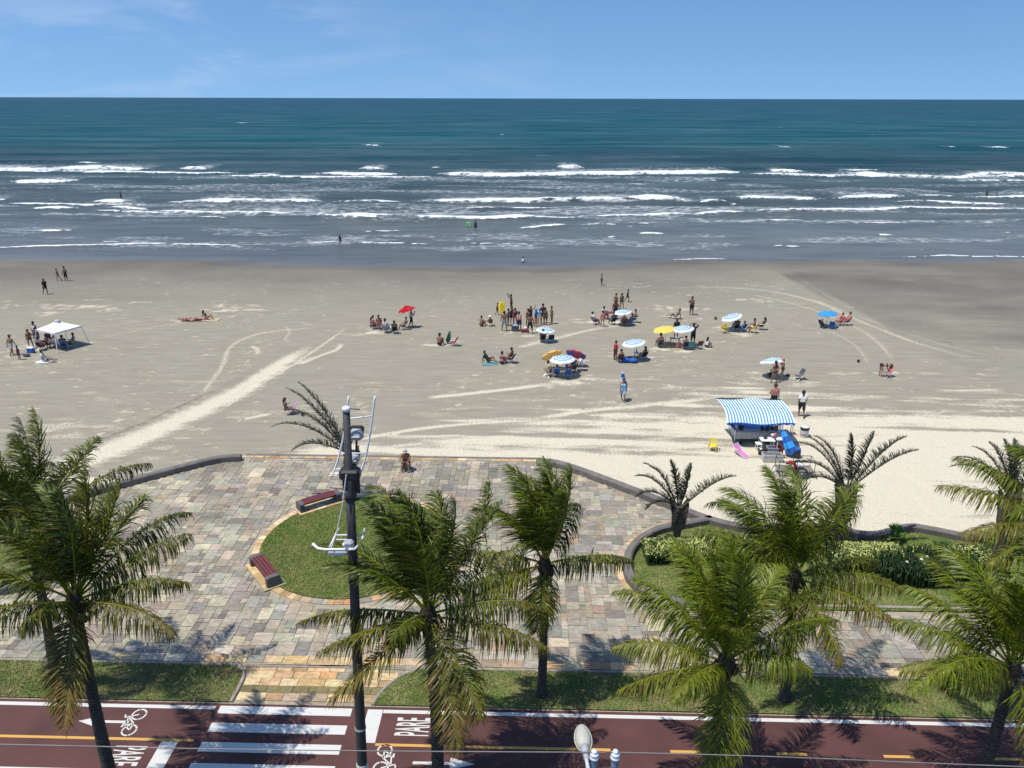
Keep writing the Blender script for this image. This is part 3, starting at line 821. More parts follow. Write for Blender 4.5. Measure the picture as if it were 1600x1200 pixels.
# ---- the promenade and its stone slabs
prom_base = mesh_np('promenade', [W(p[0], p[1], -.022) for p in PROM], [tuple(range(len(PROM)))], [M_mortar])
if prom_base.polygons[0].normal.z < 0: prom_base.flip_normals()
promenade = props(obj('promenade', prom_base), kind='structure')
def slab_material():
    m = bpy.data.materials.new('slate_slab'); m.use_nodes = True
    N, L = nodes_of(m); B = N['Principled BSDF']; B.inputs['Specular IOR Level'].default_value = .3
    a = N.new('ShaderNodeAttribute'); a.attribute_name = 'tone'
    tc = N.new('ShaderNodeTexCoord')
    def nz(s, d, dist=0, sc=(1, 1, 1)):
        mp = N.new('ShaderNodeMapping'); mp.inputs['Scale'].default_value = sc; L.new(tc.outputs['Object'], mp.inputs['Vector'])
        q = N.new('ShaderNodeTexNoise'); q.inputs['Scale'].default_value = s; q.inputs['Detail'].default_value = d; q.inputs['Distortion'].default_value = dist; L.new(mp.outputs[0], q.inputs['Vector']); return q
    def mul(c, v, lo, hi):
        r = N.new('ShaderNodeMapRange'); L.new(v, r.inputs['Value']); r.inputs['From Min'].default_value = .28; r.inputs['From Max'].default_value = .72; r.inputs['To Min'].default_value = lo; r.inputs['To Max'].default_value = hi
        x = N.new('ShaderNodeMix'); x.data_type = 'RGBA'; x.blend_type = 'MULTIPLY'; x.inputs['Factor'].default_value = 1; L.new(c, x.inputs['A']); L.new(r.outputs[0], x.inputs['B']); return x.outputs['Result']
    c = mul(a.outputs['Color'], nz(2.2, 7, 1.8, (1, 2.0, 1)).outputs['Fac'], .68, 1.30)
    c = mul(c, nz(.45, 5).outputs['Fac'], .78, 1.2)
    # iron staining inside single slabs
    st = N.new('ShaderNodeMapRange'); L.new(nz(1.7, 5, 1.0).outputs['Fac'], st.inputs['Value']); st.inputs['From Min'].default_value = .58; st.inputs['From Max'].default_value = .72; st.inputs['To Max'].default_value = .45
    x = N.new('ShaderNodeMix'); x.data_type = 'RGBA'; L.new(st.outputs[0], x.inputs['Factor']); L.new(c, x.inputs['A']); x.inputs['B'].default_value = (.30, .20, .12, 1)
    L.new(x.outputs['Result'], B.inputs['Base Color'])
    r = N.new('ShaderNodeMapRange'); L.new(nz(2.0, 3).outputs['Fac'], r.inputs['Value']); r.inputs['To Min'].default_value = .5; r.inputs['To Max'].default_value = .85; L.new(r.outputs[0], B.inputs['Roughness'])
    bp = N.new('ShaderNodeBump'); bp.inputs['Strength'].default_value = .35; bp.inputs['Distance'].default_value = .012; L.new(nz(9, 5, 1).outputs['Fac'], bp.inputs['Height']); L.new(bp.outputs[0], B.inputs['Normal'])
    return m
M_slab = slab_material()
PAL = [((130, 128, 120), 26), ((142, 136, 125), 18), ((118, 115, 109), 12), ((152, 141, 125), 13), ((170, 155, 132), 10), ((156, 139, 118), 8), ((103, 97, 92), 7), ((156, 124, 98), 2.5), ((87, 85, 82), 7), ((186, 172, 148), 6), ((126, 110, 98), 3)]
PALO = [((188, 158, 118), 30), ((196, 172, 134), 24), ((174, 144, 108), 16), ((170, 152, 130), 14), ((206, 186, 152), 12), ((150, 142, 130), 12), ((180, 136, 94), 4)]
def pick(pal):
    c = random.choices([p[0] for p in pal], [p[1] for p in pal])[0]
    k = random.uniform(.9, 1.1)
    c = [q * .50 + m_ * .50 for q, m_ in zip(c, (158, 150, 134))] if pal is PAL else c
    return tuple(m2 * v for m2, v in zip((1.07, 1.05, .98), srgb(*[min(255, max(0, q * k + random.uniform(-4, 4))) for q in c])))
SLABS = []      # (4 corners uv, colour)
def lay_slabs():
    cell = .265; u0, u1, v0, v1 = -36., 36., 2.62, 21.6
    nu, nv = int((u1 - u0) / cell), int((v1 - v0) / cell)
    uu = u0 + np.arange(nu + 1) * cell; vv = v0 + np.arange(nv + 1) * cell
    P = np.array(PROM)
    GU, GV = np.meshgrid(uu, vv, indexing='ij')
    okc = in_poly(P, GU, GV) & (np.hypot(GU - CIR[0], GV - CIR[1]) > CIR_R + .40)
    pr = np.array(PROM_R); pl = np.array(mirror(PROM_R))
    d1 = np.minimum(seg_dist(pr, GU, GV)[0], seg_dist(pl, GU, GV)[0])
    d1 = np.minimum(d1, seg_dist(np.array([pl[0], pr[0]]), GU, GV)[0])
    okc &= d1 > .30
    free = okc[:-1, :-1] & okc[1:, :-1] & okc[:-1, 1:] & okc[1:, 1:]
    sizes = [((2, 2), 24), ((3, 2), 20), ((2, 1), 12), ((1, 1), 6), ((1, 2), 10), ((2, 3), 10), ((3, 3), 9), ((3, 1), 4)]
    order = [(i, j) for j in range(nv) for i in range(nu)]
    for i, j in order:
        if not free[i, j]: continue
        for (a, b) in random.choices([s[0] for s in sizes], [s[1] for s in sizes], k=5) + [(1, 1)]:
            if i + a <= nu and j + b <= nv and free[i:i + a, j:j + b].all(): break
        free[i:i + a, j:j + b] = False
        SLABS.append(([(uu[i], vv[j]), (uu[i + a], vv[j]), (uu[i + a], vv[j + b]), (uu[i], vv[j + b])], pick(PAL)))
    # rows of long ochre slabs at the entrance and along the lawns
    e0, e1 = STRIPS[0][0][0], STRIPS[1][0][0]
    rows = [(.28, .66, 0), (.66, 1.02, 1), (1.02, 1.40, 0), (1.40, 1.78, 0), (1.78, 2.20, 0), (2.20, 2.62, 0)]
    for (a, b, moss) in rows:
        u = (e0 + .12) if b < 2.1 else -36.
        end = (e1 + .05 + max(0, (a - .3)) * .55) if b < 2.1 else 36.
        if b > 2.1 and a < 2.1:     # the row between the two lawn ends
            u, end = e0 + .05 - .5, e1 + 1.6
        while u < end - .15:
            w = random.uniform(.55, 1.05)
            if u + w > end - .3: w = end - u
            c = pick(PALO)
            if moss: c = tuple(np.array((.20, .165, .07)) * random.uniform(.8, 1.25))
            if abs(u - (e0 + e1) / 2) > 5: c = pick(PAL if random.random() < .6 else PALO)
            SLABS.append(([(u, a), (u + w, a), (u + w, b), (u, b)], c)); u += w
    def band(path, w, lo, hi, pal, closed=False):
        C = catmull(path, 6, closed); 
        if closed: C = np.vstack([C, C[:1]])
        t = np.gradient(C, axis=0); t /= np.linalg.norm(t, axis=1)[:, None]; nrm = np.stack([-t[:, 1], t[:, 0]], 1)
        s = np.concatenate([[0], np.cumsum(np.linalg.norm(np.diff(C, axis=0), axis=1))])
        q = 0
        at = lambda d, o: np.array((np.interp(d, s, C[:, 0] + nrm[:, 0] * o), np.interp(d, s, C[:, 1] + nrm[:, 1] * o)))
        while q < s[-1] - .1:
            l = random.uniform(lo, hi); l = min(l, s[-1] - q)
            SLABS.append(([at(q, 0), at(q + l, 0), at(q + l, w), at(q, w)], pick(pal))); q += l
    band(CIRCLE, -.36, .22, .5, PALO, True)
    band(PROM_R[:6], -.28, .3, .7, PALO); band(PROM_R[5:14], -.28, .3, .7, PALO)
    band(mirror(PROM_R[:6])[::-1], -.28, .3, .7, PALO); band(mirror(PROM_R[5:14])[::-1], -.28, .3, .7, PALO)
    a, b = mirror(PROM_R[:1])[0], PROM_R[0]
    band([a, (a + b) / 2, b], -.28, .4, .9, PALO)
    for (u, v, r) in PADS:
        d = np.array((math.cos(r), math.sin(r))); n = np.array((-d[1], d[0])); c = np.array((u, v))
        for k in range(5):
            x0 = -1.2 + k * .48
            for y0 in (-.46, 0.0):
                SLABS.append(([c + d * x0 + n * y0, c + d * (x0 + .48) + n * y0, c + d * (x0 + .48) + n * (y0 + .46), c + d * x0 + n * (y0 + .46)], pick(PALO), .052))
lay_slabs()
def slab_geo(q, z, gap=.009):
    q = np.array(q, float); c = q.mean(0)
    d = q - c; q = c + d * np.clip(1 - gap / (np.abs(d).max() + 1e-6) * 1.3, .8, 1)
    top = [W(p[0], p[1], z + random.uniform(-.003, .003)) for p in q]; bot = [W(p[0], p[1], -.03) for p in q]
    V = np.array(top + bot)
    a = V[1] - V[0]; b = V[3] - V[0]
    F = [(0, 1, 2, 3), (4, 5, 1, 0), (5, 6, 2, 1), (6, 7, 3, 2), (7, 4, 0, 3)]
    if a[0] * b[1] - a[1] * b[0] < 0: F = [f[::-1] for f in F]
    return V, F
def place_slabs():
    inv = CAM_ROT.to_3x3().transposed()
    sc = []
    for q, c in [e[:2] for e in SLABS]:
        k = [inv @ Vector(W(p[0], p[1]) - np.array((0, 0, CAM_H))) for p in q]
        s = [(800 + F_PX * p.x / -p.z, 600 - F_PX * p.y / -p.z) if p.z < 0 else (0, -9e3) for p in k]
        cx = sum(p[0] for p in s) / 4; cy = sum(p[1] for p in s) / 4
        ar = abs(sum(s[i][0] * s[(i + 1) % 4][1] - s[(i + 1) % 4][0] * s[i][1] for i in range(4))) / 2
        sc.append(ar if (0 < cx < 1600 and 0 < cy < 1195) else 0)
    big = set(np.argsort(sc)[::-1][:300].tolist())
    V, F, T = [], [], []
    for i, e in enumerate(SLABS):
        q, c = e[:2]
        v, f = slab_geo(q, random.uniform(.004, .016) + (e[2] if len(e) > 2 else 0))
        if i in big:
            me = mesh_np('slab', v, f, [M_slab], False, attrs=dict(tone=np.tile(c, (8, 1))))
            obj('slab', me, promenade)
        else:
            o = len(V) * 8; V.append(v); F += [tuple(x + o for x in k) for k in f]; T.append(np.tile(c, (8, 1)))
    me = mesh_np('slab', np.vstack(V), F, [M_slab], False, attrs=dict(tone=np.vstack(T)))
    props(obj('slab', me, promenade), kind='stuff')
place_slabs()
# pads under the benches lie in the lawn: raise their stones clear of it
for (u, v, r) in PADS:
    mb = MB(); p = W(u, v, .03); mb.box(p, (2.44, .96, .05), 0, r + CITY_A)
    mb.build('pad_bed', M_mortar, promenade)

# ---- kerbs of the grass strips and ring
def ribbon(path, w, h, z0, name, m, parent=None, bev=.03, n=5, closed=False, sub=True):
    C = catmull(path, n, closed) if sub else np.array(path)
    k = len(C)
    if closed: t = np.roll(C, -1, 0) - np.roll(C, 1, 0)
    else: t = np.gradient(C, axis=0)
    t /= np.linalg.norm(t, axis=1)[:, None]; nr = np.stack([-t[:, 1], t[:, 0]], 1)
    prof = [(-w / 2, z0), (-w / 2, h - bev), (-w / 2 + bev, h), (w / 2 - bev, h), (w / 2, h - bev), (w / 2, z0)]
    V = [W(*(C[i] + nr[i] * a), b) for i in range(k) for a, b in prof]
    F = []; q = len(prof)
    for i in range(k if closed else k - 1):
        j = (i + 1) % k
        for a in range(q - 1): F.append((i * q + a, i * q + a + 1, j * q + a + 1, j * q + a))
    if not closed: F.append(tuple(range(q))); F.append(tuple(range((k - 1) * q, k * q))[::-1])
    return obj(name, mesh_np(name, V, F, [m], False), parent)
for P in STRIPS:
    edge = [p for p in P[:-1]]
    props(ribbon(edge, .12, .075, -.1, 'kerb', M_kerb, n=4), kind='structure')
props(ribbon([np.array((UV(g(1085, 947))[0], KERB_V)), np.array((20., KERB_V)), np.array((60., KERB_V))], .14, .10, -.1, 'kerb', M_kerb, n=3), kind='structure')
props(ribbon(mirror([np.array((UV(g(1085, 947))[0], KERB_V)), np.array((20., KERB_V)), np.array((60., KERB_V))]), .14, .10, -.1, 'kerb', M_kerb, n=3), kind='structure')
a_, b_ = mirror(PROM_R[:1])[0], PROM_R[0]
props(ribbon([a_ + (0, .12), (a_ + b_) / 2 + (0, .12), b_ + (0, .12)], .22, .03, -.5, 'promenade_edge', M_wall, n=2), kind='structure')

# ---- low curved walls
def wall(path, label, h=.38, w=.38):
    o = ribbon(path, w, h, -.45, 'low_wall', M_wall, bev=.07, n=6)
    return props(o, label, 'wall', 'low grey walls edging the promenade')
wall(WALL_R, 'low grey wall curving right from the beach steps past the planted bed')
wall(PLANT_R, 'curved grey planter wall wrapping the left end of the hedge bed')
wall(mirror(WALL_R), 'low dark grey wall rising behind the palms at the left end of the promenade')
wall(mirror(PLANT_R), 'curved grey planter wall hidden among the left palms')

# ---- bike path
def road_material():
    m = mat('red_path_paint', tuple(.72 * c for c in srgb(102, 66, 60)), .82, .30, .55, .3, 120)
    return m
M_path = road_material()
bike = props(uv_sheet('bike_path', -300, 300, -2.95, .12, -.03, M_path), kind='structure')
def worn(name, col, amt=.42):
    m = bpy.data.materials.new(name); m.use_nodes = True
    N, L = nodes_of(m); B = N['Principled BSDF']; B.inputs['Roughness'].default_value = .7
    tc = N.new('ShaderNodeTexCoord'); q = N.new('ShaderNodeTexNoise'); q.inputs['Scale'].default_value = 4.5; q.inputs['Detail'].default_value = 9; q.inputs['Roughness'].default_value = .78; L.new(tc.outputs['Object'], q.inputs['Vector'])
    r = N.new('ShaderNodeMapRange'); L.new(q.outputs['Fac'], r.inputs['Value']); r.inputs['From Min'].default_value = .56; r.inputs['From Max'].default_value = .72; r.inputs['To Max'].default_value = amt * 2
    x = N.new('ShaderNodeMix'); x.data_type = 'RGBA'; L.new(r.outputs[0], x.inputs['Factor']); x.inputs['A'].default_value = (*col, 1); x.inputs['B'].default_value = (col[0] * .55 + .03, col[1] * .5 + .015, col[2] * .5 + .012, 1)
    L.new(x.outputs['Result'], B.inputs['Base Color']); return m
M_white = worn('white_road_paint', (.60, .58, .53))
M_yellow = worn('yellow_road_paint', (.60, .33, .07), .3)
ZP = -.026
def paint(u0, u1, v0, v1, m, name='painted_line'):
    return uv_sheet(name, u0, u1, v0, v1, ZP, m, bike)
E0, E1 = -10.2, -5.55
paint(-300, E0 - .15, -.16, 0.0, M_white); paint(-4.45, 300, -.16, 0.0, M_white)
paint(-300, 300, -2.92, -2.78, M_white)
paint(E0, E1, -.34, .02, M_white, 'crosswalk_bar'); paint(E0, E1, -1.16, -.76, M_white, 'crosswalk_bar'); paint(E0, E1, -2.0, -1.6, M_white, 'crosswalk_bar'); paint(E0, E1, -2.76, -2.46, M_white, 'crosswalk_bar')
paint(-5.0, -4.47, -1.48, .0, M_white, 'stop_line'); paint(-11.55, -11.0, -2.76, -1.62, M_white, 'stop_line')
paint(-300, -10.5, -1.60, -1.49, M_yellow); paint(-4.45, 3.3, -1.60, -1.49, M_yellow)
k = 5.25
while k < 70: paint(k, k + .98, -1.60, -1.49, M_yellow, 'painted_dash'); k += 3.45
def flat(name, polys, m, z=ZP):
    """flat figure made of convex uv polygons"""
    V, F = [], []
    for p in polys:
        o = len(V); V += [W(a, b, z) for a, b in p]
        F.append(tuple(range(o, o + len(p))))
    me = mesh_np(name, V, F, [m])
    nf = [tuple(f.vertices)[::-1] if f.normal.z < 0 else tuple(f.vertices) for f in me.polygons]
    return obj(name, mesh_np(name, V, nf, [m]), bike)
def arrow(u, v, s, L_=1.75):
    flat('painted_arrow', [[(u, v - .055), (u + s * L_ * .6, v - .055), (u + s * L_ * .6, v + .055), (u, v + .055)], [(u + s * L_ * .6, v - .24), (u + s * L_, v), (u + s * L_ * .6, v + .24)]], M_white)
arrow(-13.05, -.82, -1); arrow(-3.1, -2.25, 1, 2.0)
def bicycle(u, v, s, sc=1.0):
    """bicycle drawn upright for a rider who heads along s"""
    T = lambda x, y: (u + s * y * sc, v - s * x * sc)      # x: along the drawn bicycle, y: its up
    polys = []
    def bar(a, b, w=.06):
        a, b = np.array(a), np.array(b); d = (b - a) / np.linalg.norm(b - a); n = np.array((-d[1], d[0])) * w / 2
        polys.append([T(*(a + n)), T(*(b + n)), T(*(b - n)), T(*(a - n))])
    for cx in (-.42, .42):
        for k in range(20):
            a0, a1 = 2 * math.pi * k / 20 + .02, 2 * math.pi * (k + 1) / 20 - (.12 if k % 5 == 0 else 0)
            r0, r1 = .24, .31
            polys.append([T(cx + r1 * math.cos(a0), .31 + r1 * math.sin(a0)), T(cx + r1 * math.cos(a1), .31 + r1 * math.sin(a1)), T(cx + r0 * math.cos(a1), .31 + r0 * math.sin(a1)), T(cx + r0 * math.cos(a0), .31 + r0 * math.sin(a0))])
    bar((-.42, .31), (-.06, .31)); bar((-.06, .31), (-.18, .66)); bar((-.42, .31), (-.16, .62)); bar((-.16, .62), (.26, .66)); bar((-.06, .31), (.26, .66)); bar((.42, .31), (.24, .82)); bar((.24, .82), (.40, .86)); bar((-.28, .70), (-.08, .70), .07)
    return flat('bicycle_symbol', polys, M_white)
bicycle(-12.6, -.82, -1, .84); bicycle(-4.35, -2.13, 1, .84)
def road_word(u, v, s, along, across):
    """PARE, read by a rider who heads along s; letters stretched along the path"""
    cu = bpy.data.curves.new('tmp', 'FONT'); cu.body = 'PARE'; cu.size = 1.0; cu.resolution_u = 4; cu.offset = .014
    to = bpy.data.objects.new('tmp', cu); COL.objects.link(to)
    bpy.context.view_layer.update()
    me = bpy.data.meshes.new_from_object(to.evaluated_get(bpy.context.evaluated_depsgraph_get()))
    bpy.data.objects.remove(to)
    co = np.array([tuple(q.co) for q in me.vertices]); co[:, :2] -= co[:, :2].min(0); co[:, :2] /= co[:, :2].max(0)
    # embolden a little by keeping the full letter box
    x, y = co[:, 0], co[:, 1]
    P = np.array([W(u + s * y_ * along, v - s * (x_ - .5) * across, ZP) for x_, y_ in zip(x, y)])
    F = [tuple(p.vertices) for p in me.polygons]
    m2 = mesh_np('painted_word', P, F, [M_white])
    bpy.data.meshes.remove(me)
    return obj('painted_word', m2, bike)
road_word(-2.75, -.74, -1, 1.15, .80); road_word(-12.95, -2.24, 1, 1.05, .80)

# ================================================================== PALMS
def leaf_material(name, dark, light, brown, rough=.42, spec=.5):
    m = bpy.data.materials.new(name); m.use_nodes = True
    N, L = nodes_of(m); B = N['Principled BSDF']; B.inputs['Roughness'].default_value = rough; B.inputs['Specular IOR Level'].default_value = spec
    a = N.new('ShaderNodeAttribute'); a.attribute_name = 'tone'
    sp = N.new('ShaderNodeSeparateColor'); L.new(a.outputs['Color'], sp.inputs[0])
    x = N.new('ShaderNodeMix'); x.data_type = 'RGBA'; x.inputs['A'].default_value = (*dark, 1); x.inputs['B'].default_value = (*light, 1); L.new(sp.outputs[0], x.inputs['Factor'])
    y = N.new('ShaderNodeMix'); y.data_type = 'RGBA'; L.new(x.outputs['Result'], y.inputs['A']); y.inputs['B'].default_value = (*brown, 1); L.new(sp.outputs[1], y.inputs['Factor'])
    L.new(y.outputs['Result'], B.inputs['Base Color'])
    tr = N.new('ShaderNodeBsdfTranslucent'); L.new(y.outputs['Result'], tr.inputs['Color'])
    ms = N.new('ShaderNodeMixShader'); ms.inputs[0].default_value = .13
    out = N['Material Output']; L.new(B.outputs[0], ms.inputs[1]); L.new(tr.outputs[0], ms.inputs[2]); L.new(ms.outputs[0], out.inputs['Surface'])
    return m
M_coco = leaf_material('coconut_leaflets', (.009, .023, .004), (.190, .240, .010), (.20, .115, .03), .42, .30)
M_tri = leaf_material('blue_green_leaflets', (.034, .044, .026), (.105, .120, .062), (.14, .11, .07), .5)
M_trunk = mat('palm_trunk', (.055, .048, .039), .95, .4, 7.0, .5, 25)
def ring_bands(m):
    N, L = nodes_of(m); B = N['Principled BSDF']; old = B.inputs['Base Color'].links[0].from_socket
    tc = N.new('ShaderNodeTexCoord'); w = N.new('ShaderNodeTexWave'); w.bands_direction = 'Z'; w.inputs['Scale'].default_value = 3.2; w.inputs['Distortion'].default_value = 2.5; w.inputs['Detail'].default_value = 3; w.inputs['Detail Scale'].default_value = 1.5
    L.new(tc.outputs['Object'], w.inputs['Vector'])
    r = N.new('ShaderNodeMapRange'); L.new(w.outputs['Fac'], r.inputs['Value']); r.inputs['To Min'].default_value = .55; r.inputs['To Max'].default_value = 1.7
    x = N.new('ShaderNodeMix'); x.data_type = 'RGBA'; x.blend_type = 'MULTIPLY'; x.inputs['Factor'].default_value = 1; L.new(old, x.inputs['A']); L.new(r.outputs[0], x.inputs['B']); L.new(x.outputs['Result'], B.inputs['Base Color'])
ring_bands(M_trunk)
M_sheath = mat('palm_sheath', (.070, .062, .050), .9, .4, 5.0, .5, 30)
M_fibre = mat('palm_fibre', (.045, .033, .020), .95, .4, 9.0, .5, 30)
M_nut = mat('green_coconut', (.09, .10, .02), .5, .3, 6.0)
M_stalk = mat('flower_stalk', (.22, .14, .05), .8, .3, 8.0)
WIND = np.array((-.62, .10, -.05))      # the sea breeze comes from the right
def unit(v): return v / (np.linalg.norm(v, axis=-1, keepdims=True) + 1e-9)
def frond_mesh(name, M, length, az, elev, droop, leaf, n, width, age, wind, hang, seed, rach=.03, vee=.35, twist=0.0, tint=0.0):
    r = np.random.default_rng(seed)
    K = 26; ds = length / (K - 1)
    d = np.array((math.cos(az) * math.cos(elev), math.sin(az) * math.cos(elev), math.sin(elev)))
    P = [np.zeros(3)]; D = [d]
    for i in range(1, K):
        s = i / (K - 1)
        d = unit(d + (np.array((0, 0, -1.0)) * droop * s ** 1.2 + WIND * wind * s) * (1.0 / (K - 1)))
        P.append(P[-1] + d * ds); D.append(d)
    P, D = np.array(P), np.array(D)
    hs = np.array((-math.sin(az), math.cos(az), 0.0))
    ca, sa = math.cos(twist), math.sin(twist)
    V, F, T = [], [], []
    # rachis
    mb = MB()
    rr = rach * (1 - .88 * np.linspace(0, 1, K) ** .8)
    mb.tube(P[::2] if K % 2 else P, rr[::2] if K % 2 else rr, 5)
    V += mb.v; F += [f for f in mb.f]
    T += [(1.0 if age < .8 else .5, min(1, age * .5), 0)] * len(mb.v)
    base = len(V)
    s = np.linspace(.13, 1.0, n) + r.normal(0, .004, n); s = np.clip(s, .1, 1.0)
    for side in (1, -1):
        f = s * (K - 1); i0 = np.clip(f.astype(int), 0, K - 2); t = (f - i0)[:, None]
        p0 = P[i0] * (1 - t) + P[i0 + 1] * t; dd = unit(D[i0] * (1 - t) + D[i0 + 1] * t)
        nn = unit(np.cross(dd, np.broadcast_to(hs, dd.shape))); nn = np.where((nn[:, 2:3] < 0) & (np.abs(dd[:, 2:3]) < .95), nn, nn)
        up = unit(np.cross(dd, np.broadcast_to(hs, dd.shape)))
        sd = np.broadcast_to(hs, dd.shape)
        sd, up = sd * ca + up * sa, up * ca - sd * sa
        beta = np.radians((62 if elev > .65 else 84) - 34 * s + r.normal(0, 10, n))[:, None]
        vv = vee + r.normal(0, .22, n)[:, None]
        ld = unit(dd * np.cos(beta) + np.sin(beta) * (side * sd * np.cos(vv) + up * np.sin(vv)))
        Lf = leaf * (np.sin(np.pi * (.10 + .82 * s)) ** .7) * (1 - .25 * s) * (1 + r.normal(0, .14, n))
        broken = (r.random(n) < .05 + .12 * age) | (np.abs(s - r.uniform(.25, .95)) < r.uniform(0, .025))
        Lf = np.where(broken, Lf * r.uniform(.2, .7, n), Lf)[:, None]
        ww = width * (0.7 + .3 * np.sin(np.pi * s))[:, None] * r.uniform(.8, 1.2, n)[:, None]
        q0 = p0; tone = np.clip(tint + r.normal(.30, .24, n) + .25 * age * s + .12 * (side > 0), 0, 1); br = np.clip(age * (r.normal(.35, .25, n) + .55 * s ** 2), 0, 1)
        br = np.where(r.random(n) < .03, .8, br)
        rows = []
        g_ = hang * r.uniform(.75, 1.25, n)[:, None]
        for k, wk in ((0, .45), (1, 1.0), (2, .72)):
            wd = unit(np.cross(ld, up + .3 * sd * side + r.normal(0, .18, (n, 3))))
            rows.append((q0 - wd * ww * wk * .5, q0 + wd * ww * wk * .5))
            ld = unit(ld + np.array((0, 0, -1.0)) * g_ * (.25 + .35 * k) + WIND * wind * (.22 + .30 * k) * r.uniform(.4, 1.5, n)[:, None])
            q0 = q0 + ld * Lf / 3
        o = base
        A = np.concatenate([rows[0][0], rows[0][1], rows[1][0], rows[1][1], rows[2][0], rows[2][1], q0]); base += len(A)
        V += A.tolist()
        tt = np.stack([tone, br, np.zeros(n)], 1); tip = tt.copy(); tip[:, 1] = np.clip(tip[:, 1] + .25 * age + .12, 0, 1)
        T += np.concatenate([tt] * 6 + [tip]).tolist()
        ix = np.arange(n)
        for a, b, c, e in ((0, 1, 3, 2), (2, 3, 5, 4)):
            F += np.stack([o + a * n + ix, o + b * n + ix, o + c * n + ix, o + e * n + ix], 1).tolist()
        F += np.stack([o + 4 * n + ix, o + 5 * n + ix, o + 6 * n + ix], 1).tolist()
    return mesh_np(name, V, F, [M], False, attrs=dict(tone=np.array(T)))
def coco_palm(base, top, label, fronds, seed, r0=.20, r1=.13, bend=(0, 0), sc=1.0, tint=0.0, wind=1.6):
    """fronds: list of (azimuth, elevation, length, droop, age[, hang]) in degrees / metres"""
    root = empty('coconut_palm', base, 0, label, 'palm tree', 'coconut palms along the bike path')
    rel = np.array(top) - np.array(base)
    r = random.Random(seed)
    mid = rel * .5 + np.array((bend[0], bend[1], 0))
    C = catmull([(0, 0, -.15), rel * .25 + np.array((bend[0], bend[1], 0)) * .8, mid, rel * .8 + np.array((bend[0], bend[1], 0)) * .5, rel], 18)
    rad = [(r0 + (r1 - r0) * min(1, i / len(C) * 1.2)) * (1 + .4 * max(0, 1 - i / 9.0)) * (1.0 + (.06 if i % 3 else -.05)) for i in range(len(C))]
    mb = MB(); mb.tube(C, rad, 10); mb.build('trunk', M_trunk, root, True)
    mb = MB()      # fibrous boot where the leaf stalks spring
    mb.tube([rel + (0, 0, -.45), rel + (0, 0, -.1), rel + (0, 0, .25), rel + (0, 0, .55)], [r1 * 1.05, r1 * 1.9, r1 * 1.6, r1 * .5], 9)
    for k in range(9):
        a = k * 2.4; d = np.array((math.cos(a), math.sin(a), 0))
        mb.tube([rel + d * .08 + (0, 0, -.2), rel + d * .30 + (0, 0, .02), rel + d * (.4 + .2 * r.random()) + (0, 0, -.25 - .3 * r.random())], [.05, .04, .012], 4)
    mb.build('leaf_boot', M_fibre, root)
    for k in range(r.randint(5, 8)):
        a = r.uniform(0, 6.28); q = rel + np.array((math.cos(a) * .27, math.sin(a) * .27, -.18 - .22 * r.random()))
        mb = MB(); mb.blob(q, (.095, .095, .12), 8, 6); mb.build('coconut', M_nut, root, True)
    for k, f in enumerate(fronds):
        az, el, ln, dr, age = f[:5]; hang = f[5] if len(f) > 5 else 1.0
        me = frond_mesh('frond', M_coco, ln * sc, R(az), R(el), dr, 1.04 * sc, 124, .037 * sc, age, wind if (el > 38 and age < .5) else (min(.7, wind) if age < .9 else .4), hang * (.55 if el > 45 else (1.75 if el > -25 else 1.0)), seed * 100 + k, .040 * sc, .30, R(r.uniform(-25, 25)), tint)
        o = obj('frond', me, root); o.location = rel + np.array((math.cos(R(az)), math.sin(R(az)), 0)) * .1 + np.array((0, 0, .05 + .3 * max(0, math.sin(R(el)))))
    for k in range(2):      # old flower stalks
        a = r.uniform(0, 6.28); d = np.array((math.cos(a), math.sin(a), 0)); mb = MB(); s0 = rel + d * .15 + (0, 0, .1)
        mb.tube([s0, s0 + d * .35 + (0, 0, .12), s0 + d * .6 + (0, 0, -.12)], [.022, .016, .008], 4)
        for j in range(7):
            q = s0 + d * (.3 + .05 * j) + (0, 0, .1 - .025 * j); e = np.array((r.uniform(-.2, .2), r.uniform(-.2, .2), -.32 - .1 * r.random())); mb.tube([q, q + e * .5, q + e], [.008, .007, .004], 3)
        mb.build('flower_stalk', M_stalk, root)
    return root
def crown(seed, n=14, bias=100, lmin=2.5, lmax=3.5, skip=()):
    """young upright leaves inside, old ones arching out and down"""
    r = random.Random(seed); out = []
    for k in range(n):
        t = k / (n - 1)
        az = (k * 137.5 + seed * 31) % 360
        el = 84 - 52 * t ** .9 + r.uniform(-8, 8)
        n_t = t
        ln = (lmin + (lmax - lmin) * min(1, .35 + 1.0 * t)) * r.uniform(.9, 1.16)
        if (any(abs((az - s + 180) % 360 - 180) < 22 for s in skip) or 225 < az < 320) and t > .45: continue
        out.append((az, el, ln, 1.5 + 1.1 * t + r.uniform(-.4, .5), .25 * t * r.uniform(.3, 1.0), .8 + .5 * t))
    return out
NEAR_Y = 17.75
def near(px, py, y=NEAR_Y):
    p = gd(px, py, y); return np.array((p[0], y, -.02))
PALM_SPECS = []
# P0: behind, at the far left
coco_palm(g(88, 1068), gd(48, 845, 21.6), 'coconut palm at the far left edge, rooted in the left lawn strip', crown(1, 15, lmin=3.0, lmax=4.0) + [(150, 60, 4.2, 2.6, .3, 1.5), (80, 62, 4.0, .6, .2)], 1, .19, .13, (.05, 0), 1.0, -.08)
